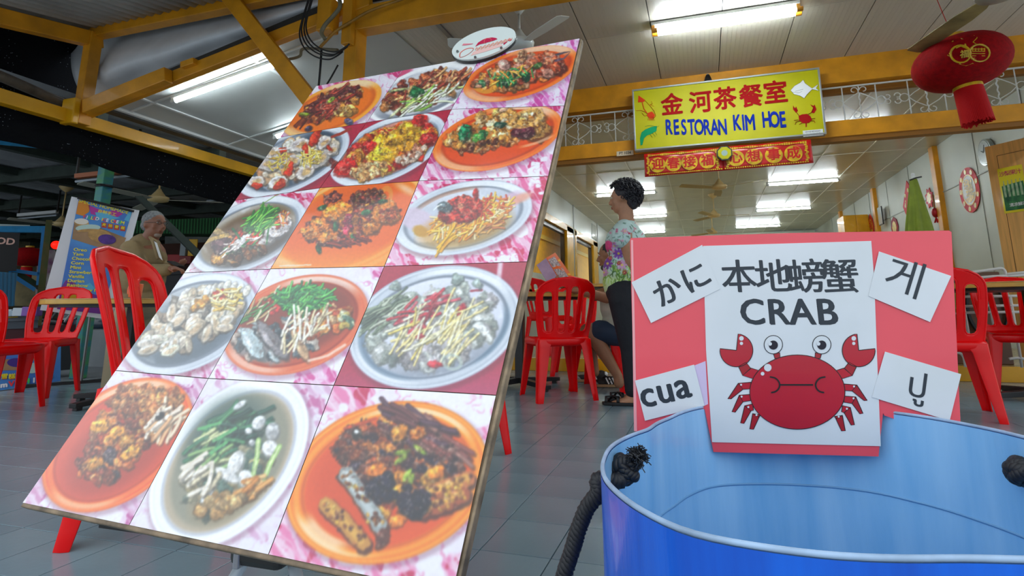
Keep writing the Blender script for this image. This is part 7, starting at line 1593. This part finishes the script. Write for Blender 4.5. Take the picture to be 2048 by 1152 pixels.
# low banner on the front of a stall table
lq = atD(40, 770, 5.0)
lb = thing('stall_banner', 'low blue ice cream banner behind the leftmost chair legs', 'banner', (lq.x, lq.y, -.03))
L2 = Board2(lb, 40, 730, 5.0)
L2.poly('printed_panel', [(-80, 690), (62, 681), (122, 684), (121, 762), (0, 781), (-80, 790)], mat('blue_printed_vinyl', '2F56A8', .4), 0, .01)
L2.poly('wooden_board_photo', [(-40, 722), (20, 718), (48, 724), (44, 740), (-40, 742)], mat('tan_board_print', 'B08A62', .45), .004)
L2.poly('pastry_photo', ell_(33, 725, 19, 9), M_PR('deep_violet_print', '43288A'), .006); L2.poly('pastry_photo', ell_(70, 735, 18, 10, -.4), M_PR('pale_mint_print', 'BCD8D0'), .006); L2.poly('pastry_photo', ell_(80, 722, 14, 8, .4), M_WAF, .007)
for i in range(3): x = 9 + 15 * i; L2.poly('red_square', [(x - 5, 749), (x + 5, 748), (x + 5, 758), (x - 5, 759)], M_PR('red_print', 'C83A20'), .006); L2.text('雪糕点'[i], x, 753, 8, M_YP, .05, .02, 1, .009)
for i, ch in enumerate('mVTHiCO'): L2.text(ch, 8 + 15 * i, 770 - 2.4 * i, 10, M_PR(*[('white_print2', 'E8ECF0'), ('bright_red_print', 'F8404C'), ('yellow_print', 'E8D81C'), ('bright_green_print', '48D868')][i % 4]), .1, .06, 1, .008)
L2.text('冰淇淋', 29, 690, 5, M_WP, .0, .02, 1.2, .006)
# stall table with goods
st_p = atD(20, 650, 5.6)
st = thing('stall_counter', 'dark stall counter with maroon front behind the leftmost chair', 'counter', (st_p.x, st_p.y, -.03))
S2 = Board2(st, 40, 650, 5.6)
S2.poly('worktop', [(-90, 638), (78, 632), (78, 640), (-90, 648)], mat('grey_laminate', '5C646C', .4), 0, .5); S2.poly('grey_panel', [(-90, 648), (76, 640), (76, 656), (-90, 662)], mat('slate_panel', '4A525A', .5), -.02, .4)
S2.poly('maroon_front', [(-90, 657), (156, 650), (154, 672), (-90, 683)], mat('maroon_panel', '4A1418', .4), -.05, .3); S2.poly('orange_strip', [(-90, 679), (66, 674), (60, 685), (-90, 690)], mat('orange_strip', 'C8401C', .4), -.06, .2)
S2.poly('body', [(-90, 684), (150, 674), (150, 740), (-90, 760)], mat('dark_stall_body', '2A2C30', .6), -.1, .3); S2.poly('gold_label', [(3, 628), (36, 626), (36, 635), (3, 637)], mat('gold_card', 'C8A81C', .4, var=.3, vscale=40), .02, .004)
def loose(name, px_, py_, d, size, m, label, cat, shape='box'):
    p = atD(px_, py_, d); mb = MB()
    if shape == 'box': mb.box((p.x, p.y, p.z + size[2] / 2), size, Matrix.Rotation(.5, 3, 'Z'))
    else: mb.lathe([(.0, 0), (size[0], 0), (size[0] * 1.05, size[2] * .7), (size[0] * .5, size[2] * .85), (size[0] * .45, size[2]), (.0, size[2])], p, 14)
    o = mb.build(name, m, None, bevel=.006 if shape == 'box' else 0, smooth=shape != 'box'); prop(o, label, cat)
for k, (x, y, s_, c, nm) in enumerate(((10, 633, (.16, .10, .07), 'A8B4BC', 'pale grey box'), (44, 632, (.12, .10, .08), 'B9C2C8', 'white box'), (63, 632, (.13, .1, .09), '7A50A0', 'purple box'), (26, 632, (.10, .08, .05), '94A4B0', 'blue grey box'))):
    loose('box', x, y, 5.55, s_, mat(nm.replace(' ', '_'), c, .5), nm + ' on the dark stall counter', 'box')
# posts
M_GP = mat('peeling_green_paint', '4E9A3C', .5, var=.7, vscale=5, color2='1E6E9A', stretch=(1, 1, 2))
g0 = atD(157, 745, 5.75)
gp = thing('steel_post', 'green painted post with blue peeling paint carrying the food court roof', 'post', (g0.x, g0.y, -.03)); gt = Vector((g0.x, g0.y, RZ))
MB().bx(g0.x - .055, g0.x + .055, g0.y - .055, g0.y + .055, -.03, RZ - .02).build('shaft', M_GP, gp, bevel=.01)
c = Vector((g0.x, g0.y, RZ)); MB().prism([(-.2, .0), (-.12, .07), (0, .09), (.12, .03), (.24, -.02), (.12, -.04), (-.06, -.03)], c + Vector((0, -.07, -.02)), UX, UZ, .12).build('blue_cap', mat('blue_tarp', '1E86C0', .5), gp); MB().tube([c + Vector((-.07 * math.cos(t), -.07 * math.sin(t), -.62)) for t in np.linspace(0, 2 * PI, 13)], .016, 6).build('strap', M_BLACK, gp)
# blue tarp edge under the net
tb = MB(); tb.grid(lambda u, v: atX(-60 + 215 * u, 268 + 34 * u ** 1.1 + (17 - 14 * u) * v, -6.0), 20, 2); prop(tb.build('tarp_edge', mat('bright_blue_tarp', '1C9AD8', .5, var=.15), None, solid=.01), 'bright blue tarp edge under the black net', 'tarpaulin')
# unlit battens and fans of the food court
def q_light(xa, ya, xb, yb, d, label, m2):
    a, b = atD(xa, ya, d), atD(xb, yb, d); t = thing('fluorescent_light', label, 'light', (a + b) / 2); MB().bar(a + Vector((0, 0, .03)), b + Vector((0, 0, .03)), .06, .05).build('housing', m2, t); MB().tube([a - Vector((0, 0, .03)), b - Vector((0, 0, .03))], .014, 8).build('tube', mat('unlit_tube', 'AAB4BC', .3), t)
    for p in (a, b): MB().bar(p + Vector((0, 0, .03)), Vector((p.x, p.y, RZ + .08)), .02, .02).build('hanger', M_BLACK, t)
q_light(152, 358, 270, 345, 6.3, 'orange backed unlit tube light crossing the green post', mat('orange_batten', 'A85A2C', .5)); q_light(36, 434, 114, 427, 9.5, 'distant unlit tube light at the far left of the food court', M_FIT); q_light(414, 398, 484, 390, 8.5, 'unlit tube light beside the edge of the menu board', M_FIT)
f1 = atD(319, 376, 7.2); fan(f1.x, f1.y, RZ + .08, .55, 'cream ceiling fan above the person in the tan jacket', M_FANC, mat('pale_blade', 'A8A898', .4), rot=2.7, L=1.0, cone=1.3)
f2 = atD(127, 418, 9.2); fan(f2.x, f2.y, RZ + .08, .55, 'cream ceiling fan left of the ice cream banner', M_FANC, mat('pale_blade', 'A8A898', .4), rot=.4, cone=1.5)
# far background walls and stalls
structure('wall_side', MB().bx(-19.2, -19, -1, 22, -.3, 3.0), mat('dim_stall_wall', '6A6458', .7, var=.5, vscale=.9, color2='A8A080'))
structure('wall_back', MB().bx(-19.2, -4.9, 22, 22.2, -.3, 3.0), mat('dim_brown_wall', '5A4434', .7, var=.4, vscale=.8, color2='8A7058'))
def slab(name, quad_, d, m, label, cat, t=.1, parts=()):
    p = atD(*quad_[0], d); th_ = thing(name, label, cat, p); b_ = Board2(th_, quad_[0][0], quad_[0][1], d); b_.poly('panel', quad_, m, 0, t); return th_, b_
t1, b1_ = slab('shop_sign', [(-60, 462), (40, 466), (33, 541), (-60, 545)], 6.6, mat('black_sign_panel', '0C0A0C', .4), 'black sign panel with pinkish OD lettering at the left edge', 'sign')
b1_.text('OD', 11, 483, 13, M_PR('pinkish_print', 'E8B8A8'), -.03, .03, 1.0, .004)
slab('awning', [(-60, 452), (93, 452), (90, 465), (-60, 463)], 7.2, mat('bright_blue_tarp', '1C9AD8', .5), 'bright blue awning strip at the far left', 'awning')
slab('sky_gap_panel', [(-60, 446), (60, 450), (60, 456), (-60, 455)], 7.6, mat('pale_sky_panel', 'B8CCCC', .5), 'pale panel standing in for bright sky above the blue awning', 'panel')  # added panel in place of the whitish sky showing through a gap
t_, b_ = slab('steel_frame', [(84, 455), (94, 455), (82, 570), (72, 570)], 7.3, mat('blue_painted_steel', '1C7EC0', .45), 'blue painted steel frame right of the black sign panel', 'frame')
b_.poly('rail', [(14, 535), (80, 545), (78, 552), (14, 542)], mat('blue_painted_steel', '1C7EC0', .45), 0, .05); b_.poly('rail', [(18, 541), (72, 576), (68, 583), (16, 550)], mat('blue_painted_steel', '1C7EC0', .45), .0, .05)
slab('old_timber', [(-20, 505), (-20, 522), (86, 585), (92, 574)], 7.0, mat('mossy_dark_timber', '4A4030', .7, var=.4, vscale=8, color2='2E4A24'), 'mossy dark timber brace crossing in front of the blue frame', 'beam')
slab('mossy_post', [(92, 440), (105, 440), (73, 745), (56, 745)], 6.9, mat('olive_brown_post', '5A4A20', .7, var=.4, vscale=8, color2='38481C'), 'olive brown wooden post left of the ice cream banner', 'post')
t_, b_ = slab('crate', [(-60, 540), (35, 546), (27, 612), (-60, 615)], 6.2, mat('teal_blue_plastic', '1A6E94', .45), 'ribbed teal blue crate at the far left', 'crate', .3)
for k in range(7): b_.poly('rib', [(-20 + 8 * k, 545), (-17 + 8 * k, 545), (-19 + 8 * k, 612), (-22 + 8 * k, 612)], mat('teal_dark_rib', '12506E', .45), .01, .01)
slab('cream_wall_panel', [(34, 545), (100, 545), (96, 612), (28, 612)], 8.6, mat('cream_stall_panel', 'B0A070', .6, var=.4, vscale=3), 'cream stall panel behind the mossy post', 'panel')
slab('poster_wall', [(76, 500), (110, 500), (150, 600), (70, 600)], 8.2, mat('busy_paper_wall', 'A8A8A0', .6, var=.8, vscale=8, color2='7A4870'), 'cluttered wall of papers left of the ice cream banner', 'panel')
lc_ = atD(57, 514, 7.6); lantern(lc_, .20, .13, 'small distant red lantern between the black panel and blue frame', decor=False)
lc_ = atD(112, 490, 7.4); MB().ball(lc_, .055, 16).build('ball', mat('glowing_red_lamp', 'FF2010', .4, emit=1.5, ecol='FF1808'), None, smooth=True); prop(bpy.data.objects['ball'], 'small glowing red round lamp beside the ice cream banner', 'lamp'); bpy.data.objects['ball'].name = 'red_lamp'
t_, b_ = slab('awning', [(255, 442), (520, 432), (520, 470), (252, 466)], 8.2, mat('dark_green_awning', '1E5A30', .6, var=.2), 'dark green corrugated awning behind the person in the tan jacket', 'awning', .4)
for k in range(44): b_.poly('rib', [(256 + 6 * k, 442 - .2 * k), (258.5 + 6 * k, 442 - .2 * k), (257 + 6 * k, 467), (254.5 + 6 * k, 467)], mat('green_rib', '2E7A44', .6), .02, .02)
slab('green_brace', [(270, 392), (286, 392), (425, 525), (470, 566), (459, 576), (414, 535)], 6.2, mat('dark_green_steel', '1F2A22', .6), 'dark green diagonal steel brace behind the tan jacket', 'brace')
slab('pale_backdrop', [(330, 466), (440, 464), (430, 690), (330, 690)], 10.5, mat('pale_grey_sheet', '9AA4A4', .6, var=.4, vscale=3), 'pale grey sheeting below the green awning', 'panel')
slab('brown_stall_wall', [(318, 488), (430, 484), (400, 540), (318, 545)], 9.6, mat('reddish_brown_wall', '5A3428', .6, var=.4, vscale=2), 'reddish brown stall wall behind the tan jacket', 'panel')
for k, (x, y, c, nm, sz, cat) in enumerate(((352, 528, '9A1418', 'dark red bundle', (.2, .16, .14), 'bundle'), (384, 512, 'D8A818', 'small yellow card', (.12, .03, .26), 'card'), (366, 512, '8A9498', 'silver tin', (.08, .08, .2), 'tin'), (372, 528, '7A1A1A', 'maroon bundle', (.16, .12, .12), 'bundle'))):
    loose(nm.split()[-1], x, y, 8.6, sz, mat(nm.replace(' ', '_'), c, .5), nm + ' on the stall beyond the person in the tan jacket', cat)
sp = atD(385, 540, 8.8); pt_ = thing('stall_table', 'low stall table beyond the person in the tan jacket', 'table', (sp.x, sp.y, -.03)); MB().box((sp.x, sp.y, 1.22), (1.3, .6, .05)).build('top', mat('dark_stall_body', '2A2C30', .6), pt_); MB().box((sp.x, sp.y, .6), (1.2, .5, 1.2)).build('body', mat('dark_stall_body', '2A2C30', .6), pt_)
# parked motorbikes
def bike(px_, d, label, col, flip=1):
    c = atD(px_, 660, d); c.z = -.03; t = thing('motorbike', label, 'motorbike', c, 'parked motorbikes'); u = Vector((.96, .28, 0)) * flip; up = Vector((0, 0, 1)); s = u.cross(up)
    M_B = mat('black_bike_paint', '16181C', .25, coat=.5)
    for o in (-.62, .62):
        q = c + u * o + up * .30; MB().tube([q + (u * math.cos(a) + up * math.sin(a)) * .25 for a in np.linspace(0, 2 * PI, 22, endpoint=False)], .045, 8, closed=True).build('wheel', M_BLACK, t, smooth=True); MB().tube([q - s * .03, q + s * .03], .12, 14).build('hub', M_STEEL, t)
        MB().tube([q, c + u * o * .55 + up * .72], .022, 8).build('fork', M_STEEL, t)
    MB().ball(c + up * .52, (.36, .13, .16), 14, Matrix.Rotation(math.atan2(u.y, u.x), 3, 'Z')).build('body', mat(*col, .25, coat=.5), t, smooth=True); MB().ball(c - u * .35 + up * .76, (.34, .13, .06), 14, Matrix.Rotation(math.atan2(u.y, u.x), 3, 'Z')).build('seat', M_B, t, smooth=True)
    MB().ball(c + u * .50 + up * .92, (.12, .13, .12), 12).build('headlight', M_B, t, smooth=True)
    h = c + u * .42 + up * 1.0; MB().tube([h - s * .36 - u * .08, h - s * .12, h + s * .12, h + s * .36 - u * .08], .016, 8).build('handlebar', M_BLACK, t, smooth=True)
    for q in (-1, 1): MB().tube([h + s * .24 * q, h + s * .32 * q + up * .16], .007, 6).build('mirror_stem', M_BLACK, t); MB().ball(h + s * .33 * q + up * .20, (.06, .03, .04), 10).build('mirror', M_BLACK, t, smooth=True)
bike(195, 7.6, 'dark parked motorbike seen under the left table', ('blue_grey_bike', '2A3A4A')); bike(240, 8.7, 'second parked motorbike, partly hidden by the big red chair', ('white_bike_panel', 'A8B4BC'), -1); bike(150, 9.8, 'third parked motorbike behind the green post', ('silver_bike_panel', '8A949A'))
for k, (x, w_) in enumerate(((175, .45), (222, .5))):
    p = atD(x - 20 + 40 * k, 640, 11.5); t = thing('white_cooler', ('white cooler box standing behind the green post', 'white cooler box standing behind the motorbikes')[k], 'cooler', (p.x, p.y, -.03)); MB().box((p.x, p.y, .35), (w_, .5, .7)).build('body', mat('off_white_plastic', 'A8B0B8', .4), t, bevel=.03); MB().box((p.x, p.y, .73), (w_ + .02, .52, .06)).build('lid', mat('off_white_plastic', 'A8B0B8', .4), t, bevel=.02)
structure('kerb', MB().bx(-13, -6.6, 5.3, 5.6, -.03, .42), mat('grey_concrete_pavement', '8C9398', .6))
o_ = bpy.data.objects
